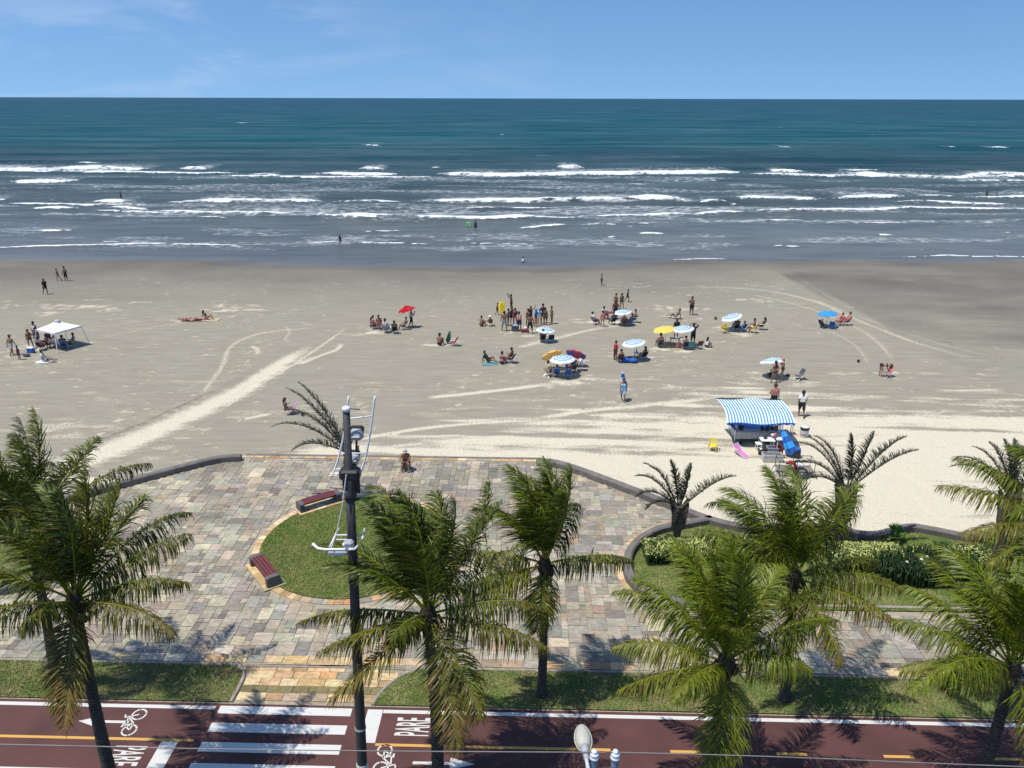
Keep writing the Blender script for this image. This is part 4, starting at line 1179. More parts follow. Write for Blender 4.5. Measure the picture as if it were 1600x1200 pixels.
# P1
coco_palm(near(176, 1225), gd(118, 945, 17.8), 'near left coconut palm with a dying frond hanging over the bike path', crown(2, 14, lmin=2.8, lmax=3.7, skip=(0, 340, 20)) + [
    (20, 34, 3.4, 1.5, .25, 1.7), (4, 22, 3.1, 1.7, .35, 1.7), (342, 12, 3.3, 1.7, .7, 1.7), (275, -58, 3.2, .8, .95, .7), (262, -66, 2.9, .5, .85, .7), (196, 10, 3.0, 1.8, .4, 1.6), (66, 66, 3.3, .4, .15, .6), (50, 56, 3.2, .9, .1, .8), (255, 30, 1.6, 2.6, .2, 1.4)], 2, .20, .13, (-.05, 0), 1.0, -.08, 1.3)
# P2
coco_palm(near(684, 1225), gd(669, 965, 17.8), 'coconut palm right of the dark pole with one lime green frond raised to the right', crown(3, 15, lmin=2.9, lmax=3.8, skip=(350, 200, 300)) + [
    (42, 42, 3.9, .25, .05, .55), (2, 16, 3.3, 1.7, .35, 1.8), (352, -2, 3.4, 1.0, .5, 1.6), (184, 12, 3.6, 1.6, .4, 1.7), (214, -24, 3.2, .7, .85, .9), (204, 4, 3.0, 1.2, .6, 1.3), (300, -48, 3.6, 1.3, .75, .7), (318, -40, 3.0, .8, .5, .8), (22, 32, 3.2, .9, .2, 1.2), (240, 26, 1.5, 2.4, .2, 1.6)], 3, .20, .135, (.06, 0), 1.0, -.06)
# P3
coco_palm(g(846, 1087), gd(851, 885, 21.6), 'coconut palm with a straight slim trunk rooted in the lawn strip at the centre', crown(4, 12, lmin=2.5, lmax=3.2, skip=(0, 180, 200)) + [
    (2, 14, 2.9, 1.5, .2, 1.7), (178, 18, 2.9, 1.6, .3, 1.7), (196, -4, 3.2, .6, .35, 1.5), (206, -12, 3.4, .5, .35, 1.3), (262, -72, 2.2, .4, .35, .6), (70, 60, 3.3, 1.3, .05, .7), (48, 56, 3.2, 1.9, .05, .8), (108, 66, 3.2, 1.6, .05, .8)], 4, .17, .12, (.02, 0))
# P4
coco_palm(near(1108, 1225), gd(1134, 1040, 17.8), 'bright yellow green coconut palm whose trunk is hidden by a hanging frond', crown(5, 15, lmin=2.7, lmax=3.6, skip=(200, 340, 180)) + [
    (196, 6, 3.2, 1.1, .4, 1.4), (176, 20, 3.2, 1.5, .35, 1.3), (256, -70, 3.3, .4, .3, .6), (280, -72, 3.0, .3, .35, .5), (345, 26, 2.3, 2.4, .15, 1.4), (225, 24, 2.4, 2.0, .25, 1.4), (150, 44, 3.3, 1.1, .1, 1.0), (120, 58, 3.4, .9, .05, .9)], 5, .21, .15, (.0, 0), 1.0, .26, .6)
# P5
coco_palm(g(1226, 1092), gd(1240, 905, 21.4), 'coconut palm standing just behind the bright yellow green one, leaning slightly right', crown(6, 13, lmin=2.6, lmax=3.6, skip=(0, 330)) + [
    (350, 14, 3.3, 1.6, .4, 1.6), (330, 0, 3.3, 1.0, .6, 1.5), (8, 20, 3.0, 1.7, .2, 1.7), (300, -30, 2.8, .8, .6, .9), (270, -70, 2.6, .4, .5, .6), (160, 30, 3.3, 1.2, .1, 1.0), (135, 46, 3.2, 1.2, .05, .8)], 6, .19, .14, (.02, 0), 1.0, .08, 1.1)
# P6
coco_palm(near(1524, 1225), gd(1580, 1050, 17.8), 'coconut palm at the right edge with a leaning trunk crossing the bike path', crown(7, 14, lmin=2.8, lmax=3.8, skip=(180, 165)) + [
    (184, 16, 3.3, 1.5, .35, 1.5), (168, 28, 3.4, .9, .1, 1.0), (150, 40, 3.4, 1.0, .1, .9), (132, 50, 3.6, 1.0, .1, .9), (200, 20, 2.4, 2.4, .2, 1.6), (290, -50, 2.8, .8, .6, .8)], 7, .20, .14, (.12, 0), 1.0, .22, .6)
# P7
coco_palm(g(1668, 1092), gd(1662, 815, 21.2), 'tall coconut palm mostly outside the right edge with fronds blown in to the left', crown(8, 7, lmin=2.4, lmax=3.0) + [
    (172, 20, 3.9, .7, .5, 1.0), (160, 36, 3.6, 1.1, .2, .9), (190, 4, 3.4, .8, .7, 1.1), (205, -8, 3.2, .8, .3, 1.3)], 8, .19, .13, (.03, 0), 1.0, .1)

def triangle_palm(base, h, label, fronds, seed, w=1.0):
    """short bare trunk under a broad sheath of old leaf bases in three ranks"""
    root = empty('triangle_palm', base, 0, label, 'palm tree', 'triangle palms of the promenade beds')
    mb = MB(); mb.tube([(0, 0, -.1), (0, 0, .2), (.01, 0, h * .35), (0, 0, h * .55)], [.27 * w, .22 * w, .2 * w, .24 * w], 10); mb.build('trunk', M_trunk, root, True)
    mb = MB(); r = random.Random(seed)
    mb.tube([(0, 0, h * .42), (0, 0, h * .6), (0, 0, h * .8), (0, 0, h)], [.2 * w, .34 * w, .36 * w, .22 * w], 10)
    for lvl in range(9):
        for k in range(3):
            a = R(90 + 120 * k) + .12 * lvl
            z = h * (.45 + .062 * lvl); d = np.array((math.cos(a), math.sin(a), 0)); q = np.array((-d[1], d[0], 0)); l = .30 + .1 * r.random()
            o = .24 * w + .02 * lvl
            A = [d * (o - .06) - q * .20 * w + (0, 0, z), d * (o - .06) + q * .20 * w + (0, 0, z), d * (o + .16) + q * .06 + (0, 0, z + l), d * (o + .16) - q * .06 + (0, 0, z + l)]
            B_ = [p - d * .05 for p in A]
            mb.add(A + B_, [(0, 1, 2, 3), (7, 6, 5, 4), (0, 4, 5, 1), (1, 5, 6, 2), (2, 6, 7, 3), (3, 7, 4, 0)])
    mb.build('leaf_sheath', M_sheath, root)
    mb = MB(); mb.tube([(0, 0, h), (.02, 0, h + .7), (.03, 0, h + 1.45)], [.04, .03, .006], 5); mb.build('spear_leaf', M_sheath, root)
    for k, f in enumerate(fronds):
        az, el, ln, dr = f[:4]
        me = frond_mesh('frond', M_tri, ln, R(az), R(el), dr * 1.45, .50, 120, .040, .25, f[4] if len(f) > 4 else .7, f[5] if len(f) > 5 else .12, seed * 77 + k, .05, .85)
        o = obj('frond', me, root); o.location = (math.cos(R(az)) * .1, math.sin(R(az)) * .1, h - .1)
    return root
TP = [(160, 56, 2.5, 1.9), (178, 46, 2.2, 2.5), (112, 80, 2.2, .7), (150, 66, 2.6, 1.7), (52, 62, 2.1, 1.5), (4, 44, 2.9, 1.3), (200, 40, 1.8, 2.6)]
triangle_palm(g(1055, 862), 2.45, 'small triangle palm growing at the left end of the hedge bed', TP, 21, .85)
triangle_palm(g(1307, 858), 3.3, 'triangle palm with a broad ribbed sheath in front of the pale sand', [(162, 60, 3.3, 1.7), (174, 50, 3.1, 2.3), (152, 64, 3.2, 1.5), (186, 38, 2.6, 2.4), (62, 74, 2.5, .8), (34, 60, 2.9, 1.2), (14, 52, 3.6, 1.5), (2, 44, 3.5, 1.2), (140, 70, 2.8, 1.6)], 22, 1.15)
triangle_palm(g(1556, 872), 3.35, 'triangle palm by the right edge, behind the blown coconut fronds', [(160, 54, 3.0, 1.7), (172, 48, 3.2, 1.8), (140, 64, 2.7, 1.5), (60, 64, 2.6, 1.3), (90, 74, 2.5, .9), (20, 50, 2.6, 1.6), (110, 68, 2.5, 1.2)], 23, 1.15)
tb = gd(551, 772, 36.0); tb[2] = 0.02
triangle_palm(tb, 2.9, 'triangle palm standing behind the dark pole at the round lawn', [(162, 57, 4.6, .8, .9, .2), (154, 62, 4.4, .6, .9, .2), (178, 42, 4.3, 1.7, .7, .4), (168, 52, 4.0, 1.4, .8, .3), (182, 26, 3.0, 1.8, .5, .4), (95, 80, 1.6, .3), (80, 78, 1.5, .4)], 24, .9)

# ================================================================== POLE WITH FLOODLIGHT RACK
M_pole = mat('dark_pole', (.050, .049, .047), .6, .25, 5.0, .2, 40)
M_wmetal = mat('white_painted_tube', (.72, .72, .72), .45, .08, 8.0)
M_gmetal = mat('grey_cast_metal', (.36, .37, .38), .5, .12, 9.0)
M_blackp = mat('black_plastic', (.022, .022, .024), .5, .2, 9.0)
M_glass = mat('lamp_glass', (.10, .11, .12), .12, .1, 4.0)
def pole():
    top = gd(541, 641, 17.6); ray_b = gd(566, 1200, 17.6)
    d = (ray_b - top); d = d / d[2]
    base = top + d * (0 - top[2])
    root = empty('flood_light_pole', base, 0, 'tall dark pole carrying white ladder racks with floodlights', 'light pole')
    H = top - base
    f = lambda z: base * 0 + H * (z / H[2])
    mb = MB(); zs = np.linspace(-.05, H[2], 12)
    split = H[2] * .815
    mb.tube([f(z) for z in np.linspace(-.05, split, 10)], np.linspace(.158, .118, 10), 14)
    mb.build('pole', M_pole, root, True)
    mb = MB(); mb.tube([f(split - .1), f(split + .05), f(H[2])], [.15, .100, .088], 14); mb.build('upper_pole', M_pole, root, True)
    mb = MB(); mb.tube([f(H[2] - .02), f(H[2] + .06), f(H[2] + .09)], [.105, .105, .08], 14); mb.build('pole_cap', M_wmetal, root, True)
    def P(px, py, y): return gd(px, py, y) - base
    # upper rack: a curved ladder hooked on the seaward side of the pole
    yr = 17.95
    rails = ([(586, 619), (582, 650), (577, 685), (571, 715), (565, 733), (560, 745)], [(545, 619), (541, 655), (536, 685), (529, 715), (523, 733), (518, 745)])
    rp = []
    for rl in rails:
        pts = []
        for k, (a, b) in enumerate(rl): pts.append(P(a, b, yr + .30 * (1 - k / 5.0)))
        C = catmull(pts, 4); rp.append(C)
        mb = MB(); mb.tube(C, .027, 8); mb.build('ladder_rail', M_wmetal, root, True)
    for t in (.20, .56, .83, .92):
        a = rp[0][int(t * (len(rp[0]) - 1))]; b = rp[1][int(t * (len(rp[1]) - 1))]
        mb = MB(); mb.tube([a, b], .024, 8); mb.build('rung', M_wmetal, root, True)
    mb = MB(); mb.tube([f(H[2] + .05) , P(562, 640, yr + .2)], .012, 5); mb.build('stay_wire', M_blackp, root)
    for px, py, s in ((557, 679, 1.0), (553, 716, .86)):
        c = P(px, py, yr + .42)
        mb = MB(); mb.box(c, (.36 * s, .30 * s, .30 * s), 0, 0, .08, Matrix.Rotation(R(-28), 3, 'X')); fl = mb.build('floodlight', M_gmetal, root)
        mb = MB(); mb.box(c + np.array((0, .10, .10)), (.37 * s, .16 * s, .22 * s), 0, 0, .05, Matrix.Rotation(R(-28), 3, 'X')); mb.build('floodlight_visor', M_blackp, fl)
        mb = MB(); mb.tube([c + (-.12 * s, -.1, -.1), c + (-.10 * s, -.17, .0), c + (.10 * s, -.17, .0), c + (.12 * s, -.1, -.1)], .014, 5); mb.build('bracket', M_wmetal, fl)
        mb = MB(); mb.tube([c + (0, -.05, -.15), c + (-.02, -.06, -.45)], .03, 6); mb.build('stem', M_blackp, fl)
    mb = MB(); q = P(547, 740, 17.62); mb.box(q, (.52, .34, .30), 0, 0, .06); mb.box(q + np.array((-.16, .05, -.32)), (.12, .14, .4), 0, 0, .03); mb.box(q + np.array((.16, .05, -.35)), (.12, .14, .45), 0, 0, .03); mb.build('clamp_housing', M_blackp, root)
    mb = MB(); mb.tube([P(541, 742, 17.42), P(535, 790, 17.4), P(526, 832, 17.4), P(518, 856, 17.3)], .016, 6); mb.build('cable_conduit', M_wmetal, root)
    # lower rack
    y2 = 17.3
    mb = MB(); mb.tube([P(490, 851, y2 + .12), P(497, 857, y2 - .02), P(508, 858.5, y2 - .05), P(545, 858.5, y2 - .05), P(554, 858, y2 - .02), P(559, 853, y2 + .12)], .036, 8); mb.build('cross_tube', M_wmetal, root, True)
    mb = MB(); mb.blob(P(490, 851, y2 + .12), (.05, .05, .05), 8, 6); mb.build('tube_end', M_wmetal, root, True)
    mb = MB(); mb.box(P(527, 864, y2), (.50, .09, .035), 0, 0, .01); mb.box(P(527, 866.5, y2), (.40, .08, .03), 0, 0, .015); mb.build('mounting_plate', M_wmetal, root)
    for a, b in (((515, 855), (529, 826)), ((566, 842), (570, 826))):
        mb = MB(); mb.tube([P(*a, y2 + .1), P(*b, y2 + .75)], .026, 7); mb.build('rack_arm', M_wmetal, root, True)
    for yy, x0, x1 in ((843, 521, 562), (836, 525, 566)):
        mb = MB(); mb.tube([P(x0, yy, y2 + .45), P(x1, yy, y2 + .45)], .019, 6); mb.build('rack_bar', M_wmetal, root, True)
    mb = MB(); mb.box(P(545, 850, y2 + .08), (.26, .22, .22), 0, 0, .05); lf = mb.build('junction_box', M_gmetal, root)
    mb = MB(); mb.blob(P(537.5, 851, y2 - .10), (.05, .05, .05), 8, 6); mb.build('white_knob', M_wmetal, lf, True)
    mb = MB(); z = base[2]
    c = P(546, 905, 17.6); mb.tube([f(c[2] - .08), f(c[2] + .08)], .15, 12); mb.build('strap_band', M_blackp, root)
    c = P(560, 1137, 17.6); mb = MB(); mb.tube([f(c[2] - .03), f(c[2] + .03)], .166, 12); mb.build('strap_band', M_gmetal, root)
    mb = MB(); c = P(566, 1192, 17.6); mb.tube([f(c[2] - .9), f(c[2])], .166, 14); mb.build('white_pole_band', M_wmetal, root)
pole()

# ---- street lamp, insulators and wire on the utility pole below the window
M_lamp = mat('aged_lamp_shell', (.44, .42, .34), .55, .14, 5.0, .1, 40)
M_ins = mat('glazed_insulator', (.17, .25, .34), .25, .25, 9.0)
M_insw = mat('pale_insulator_cap', (.66, .72, .76), .3, .1, 9.0)
M_wire = mat('power_cable', (.20, .19, .18), .6, .2, 3.0)
def street_lamp():
    hp = gd(911, 1153, 10.1)
    fx = np.array((hp[0] + .22, 5.2, 0.0))
    root = empty('street_lamp', fx, 0, 'cream oval street lamp head on a thin white arm at the bottom edge', 'street lamp')
    L_ = lambda p: np.array(p) - fx
    tilt = Matrix.Rotation(R(14), 3, 'X') @ Matrix.Rotation(R(3), 3, 'Z')
    h = MB()
    prof = []
    n, k = 18, 10
    V = []; F = []
    for i in range(k + 1):
        t = math.pi * .5 * i / k
        for j in range(n):
            a = 2 * math.pi * j / n
            ex = .132 * (1.0 - .10 * math.sin(a))
            p = tilt @ Vector((ex * math.cos(a) * math.cos(t), .225 * math.sin(a) * math.cos(t), .12 * math.sin(t)))
            V.append(L_(hp + np.array(p)))
    for i in range(k):
        for j in range(n): F.append((i * n + j, i * n + (j + 1) % n, (i + 1) * n + (j + 1) % n, (i + 1) * n + j))
    h.add(V, F); h.build('lamp_shell', M_lamp, root, True)
    rim = MB(); rp = []
    for j in range(28):
        a = 2 * math.pi * j / 28; p = tilt @ Vector((  .143 * (1 - .10 * math.sin(a)) * math.cos(a), .240 * math.sin(a), -.005)); rp.append(L_(hp + np.array(p)))
    rim.tube(rp, .012, 6, closed=True); rim.build('lamp_rim', M_lamp, root, True)
    gl = MB(); V = []; F = []
    for i in range(5):
        t = math.pi * .5 * i / 4
        for j in range(n):
            a = 2 * math.pi * j / n; p = tilt @ Vector((.128 * math.cos(a) * math.cos(t), .215 * math.sin(a) * math.cos(t), -.02 - .08 * math.sin(t))); V.append(L_(hp + np.array(p)))
    for i in range(4):
        for j in range(n): F.append((i * n + j, (i + 1) * n + j, (i + 1) * n + (j + 1) % n, i * n + (j + 1) % n))
    gl.add(V, F); gl.build('lamp_lens', M_glass, root, True)
    e = hp + np.array(tilt @ Vector((.0, -.17, .035)))
    d = np.array((.05, -1.0, -.06)); d /= np.linalg.norm(d)
    mb = MB(); mb.tube([L_(e), L_(e + d * .10), L_(e + d * .14)], [.075, .068, .055], 10); mb.tube([L_(e + d * .14), L_(e + d * .26)], [.05, .046], 10); mb.build('socket', M_gmetal, root, True)
    e2 = e + d * .26
    mb = MB(); mb.tube([L_(e2), L_(e2 + d * 1.2), L_(e2 + d * 2.4 + (0, 0, -.12)), L_((fx[0], 5.35, e2[2] - .75))], .032, 8); mb.build('lamp_arm', M_wmetal, root, True)
    mb = MB(); mb.tube([(0, 0, -.1), (0, 0, 5), (0, 0, 11.0)], [.19, .16, .12], 12); mb.build('utility_pole', M_conc, root, True)
    mb = MB(); mb.box((.65, .25, 9.05), (2.1, .10, .12)); mb.build('crossarm', M_conc, root)
    for k_ in (0,): pass
    return root
LAMP = street_lamp()
def insulator(px, py, label):
    p = gd(px, py, 9.75)
    root = empty('insulator', p + np.array((0, 0, -.62)), 0, label, 'insulator', 'insulators on the crossarm')
    mb = MB(); mb.lathe([(.035, 0), (.055, .02), (.055, .26), (.05, .27)], 10); mb.build('post', M_conc, root, True)
    mb = MB(); mb.lathe([(.05, .27), (.062, .29), (.062, .33), (.055, .34), (.066, .37), (.066, .42), (.05, .45)], 12); mb.build('glazed_body', M_ins, root, True)
    mb = MB(); mb.lathe([(.045, .45), (.082, .455), (.086, .475), (.055, .50), (.05, .52), (.072, .525), (.074, .545), (.045, .565)], 12); mb.build('skirt', M_insw, root, True)
    mb = MB(); mb.lathe([(.04, .565), (.05, .58), (.044, .605), (.02, .62), (0, .623)], 12); mb.build('cap', M_insw, root, True)
    mb = MB(); mb.tube([(0, 0, -.55), (0, 0, 0.01)], .03, 8); mb.build('pin', M_gmetal, root, True)
    return p
i1 = insulator(929, 1172, 'blue glazed insulator beside the street lamp arm, left one of the pair')
i2 = insulator(962, 1172, 'blue glazed insulator right of its twin, farther from the street lamp')
def wire():
    y = 9.75
    pts = [gd(-700, 1150, y), gd(0, 1163, y), gd(300, 1169.5, y), gd(600, 1173.5, y), gd(929, 1175.5, y), gd(962, 1175.5, y), gd(1200, 1182, y), gd(1600, 1198, y), gd(2400, 1225, y)]
    mb = MB(); mb.tube(catmull(pts, 8), .009, 5); o = mb.build('power_cable', M_wire)
    props(o, 'thin grey overhead cable crossing in front of the bike path', 'cable')
wire()

# ================================================================== BENCHES
M_slat = mat('maroon_slat', srgb(104, 52, 52), .6, .2, 6.0, .15, 50)
M_bend = mat('bench_concrete', srgb(96, 93, 90), .85, .18, 5.0, .3, 50)
def bench(u, v, ang, label):
    root = empty('park_bench', W(u, v, .062), ang + CITY_A, label, 'bench', 'maroon benches round the lawn')
    for s in (-1, 1):
        mb = MB(); prof = []
        # rounded concrete end, seen from the side as an upturned U-block
        n = 6; w, h, t = .62, .46, .24
        pr = [(-w / 2, 0), (-w / 2, h - .10)] + [(-w / 2 + .10 - .10 * math.cos(a), h - .10 + .10 * math.sin(a)) for a in np.linspace(.2, math.pi / 2, n)] + [(w / 2 - .10 + .10 * math.cos(a), h - .10 + .10 * math.sin(a)) for a in np.linspace(math.pi / 2, .2, n)] + [(w / 2, h - .10), (w / 2, 0)]
        k = len(pr); V = [(s * 1.0 - t / 2, a, b) for a, b in pr] + [(s * 1.0 + t / 2, a, b) for a, b in pr]
        F = [tuple(range(k))[::-1], tuple(range(k, 2 * k))] + [(i, (i + 1) % k, k + (i + 1) % k, k + i) for i in range(k)]
        mb.add(V, F); mb.build('concrete_end', M_bend, root)
    for i in range(4):
        mb = MB(); mb.box((0, -.225 + i * .15, .425), (1.76, .125, .06), 0, 0, .012); mb.build('slat', M_slat, root)
    mb = MB(); mb.box((0, 0, .36), (1.77, .46, .05)); mb.build('under_frame', M_blackp, root)
bench(*BENCH[0], 'maroon slatted bench on the near left rim of the round lawn')
bench(*BENCH[1], 'maroon slatted bench on the far rim of the round lawn, next to the dark pole')

# ================================================================== HEDGE BED
def leaf_cloud(name, pts, size, cols, m, seed, up=.5, long_=1.0):
    r = np.random.default_rng(seed); n = len(pts)
    nrm = unit(r.normal(0, 1, (n, 3)) + np.array((0, 0, up)))
    a = unit(np.cross(nrm, r.normal(0, 1, (n, 3)))); b = np.cross(nrm, a)
    s = size * r.uniform(.6, 1.4, n)[:, None]
    V = np.stack([pts - a * s * long_, pts - b * s * .45, pts + a * s * long_, pts + b * s * .45], 1).reshape(-1, 3)
    F = np.arange(4 * n).reshape(n, 4)
    return mesh_np(name, V, F, [m], False, attrs=dict(tone=np.repeat(cols, 4, 0)))
def hedge(px0, py0, px1, py1, w, h, label, seed, n=9000, yellow=.6):
    a, b = g(px0, py0), g(px1, py1); L_ = np.linalg.norm(b - a); d = (b - a) / L_; nr = np.array((-d[1], d[0], 0))
    r = np.random.default_rng(seed)
    root = empty('hedge', a, 0, label, 'hedge', 'clipped hedges of the planted bed')
    t = r.random(n); s = r.uniform(-1, 1, n); q = r.random(n) ** .45
    prof = h * (.72 + .45 * fbm(t * L_ / .8, s * .6 + seed, 3)) * (1 - .25 * np.abs(s) ** 3)
    z = prof * q
    P = d * (t * L_)[:, None] + nr * (s * w / 2 * (1.0 - .12 * r.random(n)) + .1 * (fbm(t * L_ / .7, t * 0 + seed + 4, 2) - .5))[:, None]
    P[:, 2] += z + .05
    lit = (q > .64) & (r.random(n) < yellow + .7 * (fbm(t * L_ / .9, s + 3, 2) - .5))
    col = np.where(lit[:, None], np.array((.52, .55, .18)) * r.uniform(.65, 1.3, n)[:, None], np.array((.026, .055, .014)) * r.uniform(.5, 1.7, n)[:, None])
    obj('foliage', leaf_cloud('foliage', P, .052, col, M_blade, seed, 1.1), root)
    mb = MB()
    for k in range(int(L_ / .5)):
        c = d * (k * .5 + .3) + nr * (random.uniform(-.2, .2)); mb.tube([c + (0, 0, 0), c + np.array((.05, .03, h * .6))], [.02, .01], 4)
    mb.build('stems', M_fibre, root)
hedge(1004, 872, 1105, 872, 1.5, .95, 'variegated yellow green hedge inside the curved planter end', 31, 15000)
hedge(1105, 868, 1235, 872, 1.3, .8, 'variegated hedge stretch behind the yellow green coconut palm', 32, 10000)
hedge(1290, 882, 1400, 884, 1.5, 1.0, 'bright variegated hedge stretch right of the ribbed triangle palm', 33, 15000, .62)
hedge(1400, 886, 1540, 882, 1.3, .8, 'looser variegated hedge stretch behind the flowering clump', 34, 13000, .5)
def strap_clump(px, py, rx, ry, h, n, label, seed, flowers):
    c = g(px, py); r = np.random.default_rng(seed)
    root = empty('flowering_clump', c, 0, label, 'plant', None)
    V, F, T = [], [], []
    for i in range(n):
        a = r.uniform(0, 6.28); q = math.sqrt(r.random()); p = np.array((rx * q * math.cos(a), ry * q * math.sin(a), 0.03))
        b = r.uniform(0, 6.28); hh = h * r.uniform(.6, 1.1); out = r.uniform(.12, .5); w = r.uniform(.022, .04)
        d = np.array((math.cos(b), math.sin(b), 0)); s = np.array((-d[1], d[0], 0)) * w
        pts = [p, p + d * out * .25 + (0, 0, hh * .6), p + d * out * .7 + (0, 0, hh), p + d * out * 1.15 + (0, 0, hh * .86)]
        o = len(V)
        for k, q_ in enumerate(pts[:3]): V += [q_ - s * (1 - .2 * k), q_ + s * (1 - .2 * k)]
        V.append(pts[3]); F += [(o, o + 1, o + 3, o + 2), (o + 2, o + 3, o + 5, o + 4), (o + 4, o + 5, o + 6)]
        T += [tuple(np.array((.020, .042, .012)) * r.uniform(.5, 2.0))] * 7
    obj('leaves', mesh_np('leaves', V, F, [M_blade], False, attrs=dict(tone=np.array(T))), root)
    Mf = mat('white_flower', (.8, .78, .72), .6, .05)
    for (fx, fy) in flowers:
        p = gd(fx, fy, c[1] - .3) - c; mb = MB()
        for k in range(6):
            a = k * 1.05; mb.blob(p + np.array((math.cos(a) * .045, math.sin(a) * .045, .01 * (k % 2))), (.04, .035, .03), 6, 4)
        mb.tube([p, p * np.array((1, 1, .4)) + np.array((.0, .05, 0))], .008, 4, m=1); mb.build('flower_head', [Mf, M_blade], root, True)
strap_clump(1440, 902, 2.3, .95, 1.05, 2200, 'dark strap leaved clump with a few white flowers in front of the hedge', 41, [(1403, 882), (1418, 878), (1440, 874), (1444, 880), (1448, 870)])
def bed_plant(px, py, h, w, n, label, seed, name='fan_leaf_plant', dark=(.030, .065, .014), light=(.07, .13, .025)):
    c = g(px, py); r = np.random.default_rng(seed); root = empty(name, c, 0, label, 'plant', None)
    mb = MB(); mb.tube([(0, 0, -.05), (0, 0, h * .35)], [.11, .08], 7); mb.build('stem', M_fibre, root)
    V, F, T = [], [], []
    for i in range(n):
        a = r.uniform(0, 6.28); el = r.uniform(.3, 1.4); l = w * r.uniform(.7, 1.1)
        d = np.array((math.cos(a) * math.cos(el), math.sin(a) * math.cos(el), math.sin(el))); s = unit(np.cross(d, (0, 0, 1.0)))
        st = np.array((0, 0, h * .33)); hub = st + d * l * .45
        for k in range(9):
            q = (k - 4) * .23; dd = unit(d * math.cos(q) + s * math.sin(q)); e = hub + dd * l * .6 + np.array((0, 0, -.05)); wv = unit(np.cross(dd, np.cross(d, s))) * .03
            o = len(V); V += [hub, hub + dd * l * .3 - wv, e, hub + dd * l * .3 + wv]; F.append((o, o + 1, o + 2, o + 3)); T += [tuple(np.array(dark) + (np.array(light) - dark) * r.random())] * 4
        o = len(V); V += [st - s * .012, st + s * .012, hub + s * .008, hub - s * .008]; F.append((o, o + 1, o + 2, o + 3)); T += [light] * 4
    obj('leaves', mesh_np('leaves', V, F, [M_blade], False, attrs=dict(tone=np.array(T))), root)
bed_plant(1394, 846, .85, .75, 16, 'bright green fan palm sprout beside the wavy grey wall', 51, light=(.10, .22, .03))
bed_plant(1470, 868, .6, .7, 22, 'low broad leaved green plant at the back of the hedge', 52, 'broad_leaf_plant')

# ================================================================== BEACH THINGS
PAINT = dict(white=(.74, .74, .72), blue=srgb(40, 96, 176), navy=srgb(34, 42, 66), red=srgb(182, 34, 40), green=srgb(22, 92, 66), dkgreen=srgb(30, 52, 46), black=(.018, .018, .02), grey=(.30, .31, .33), ltgrey=(.52, .53, .55), yellow=srgb(226, 200, 44), orange=srgb(236, 176, 92),
             teal=srgb(84, 150, 150), purple=srgb(92, 42, 76), pink=srgb(208, 132, 178), brown=srgb(104, 66, 52), beige=srgb(196, 178, 140), sky=srgb(60, 156, 232), maroon=srgb(120, 36, 44), cream=srgb(226, 212, 180), ltblue=srgb(150, 190, 214), khaki=srgb(120, 110, 78), lime=srgb(120, 220, 90), dkgrey=(.075, .078, .085), salmon=srgb(206, 120, 104))
def cloth(c): return mat('cloth_' + c, tuple(v * .92 for v in PAINT[c]), .8, .14, 9.0)
def plast(c): return mat('plastic_' + c, PAINT[c], .4, .06, 9.0)
M_alu = mat('aluminium_tube', (.62, .63, .64), .35, .08, 9.0, metal=.6)
def M_umb(k):
    a = dict(stripe=((.80, .81, .81), srgb(112, 176, 206)), yellow=(srgb(240, 212, 104),) * 2, orange=(srgb(246, 196, 110),) * 2, sky=(srgb(58, 158, 236),) * 2, redblue=(srgb(206, 52, 48), srgb(74, 92, 176)), red=(srgb(206, 26, 42),) * 2)[k]
    out = []
    for i, c in enumerate(a):
        nm = f'canopy_{k}_{i}'
        if nm in MATS: out.append(MATS[nm]); continue
        m = mat(nm, c, .7, .07, 5.0)
        N, L = nodes_of(m); B = N['Principled BSDF']
        tr = N.new('ShaderNodeBsdfTranslucent'); tr.inputs['Color'].default_value = (*c, 1)
        ms = N.new('ShaderNodeMixShader'); ms.inputs[0].default_value = .25
        L.new(B.outputs[0], ms.inputs[1]); L.new(tr.outputs[0], ms.inputs[2]); L.new(ms.outputs[0], N['Material Output'].inputs['Surface'])
        out.append(m)
    return out
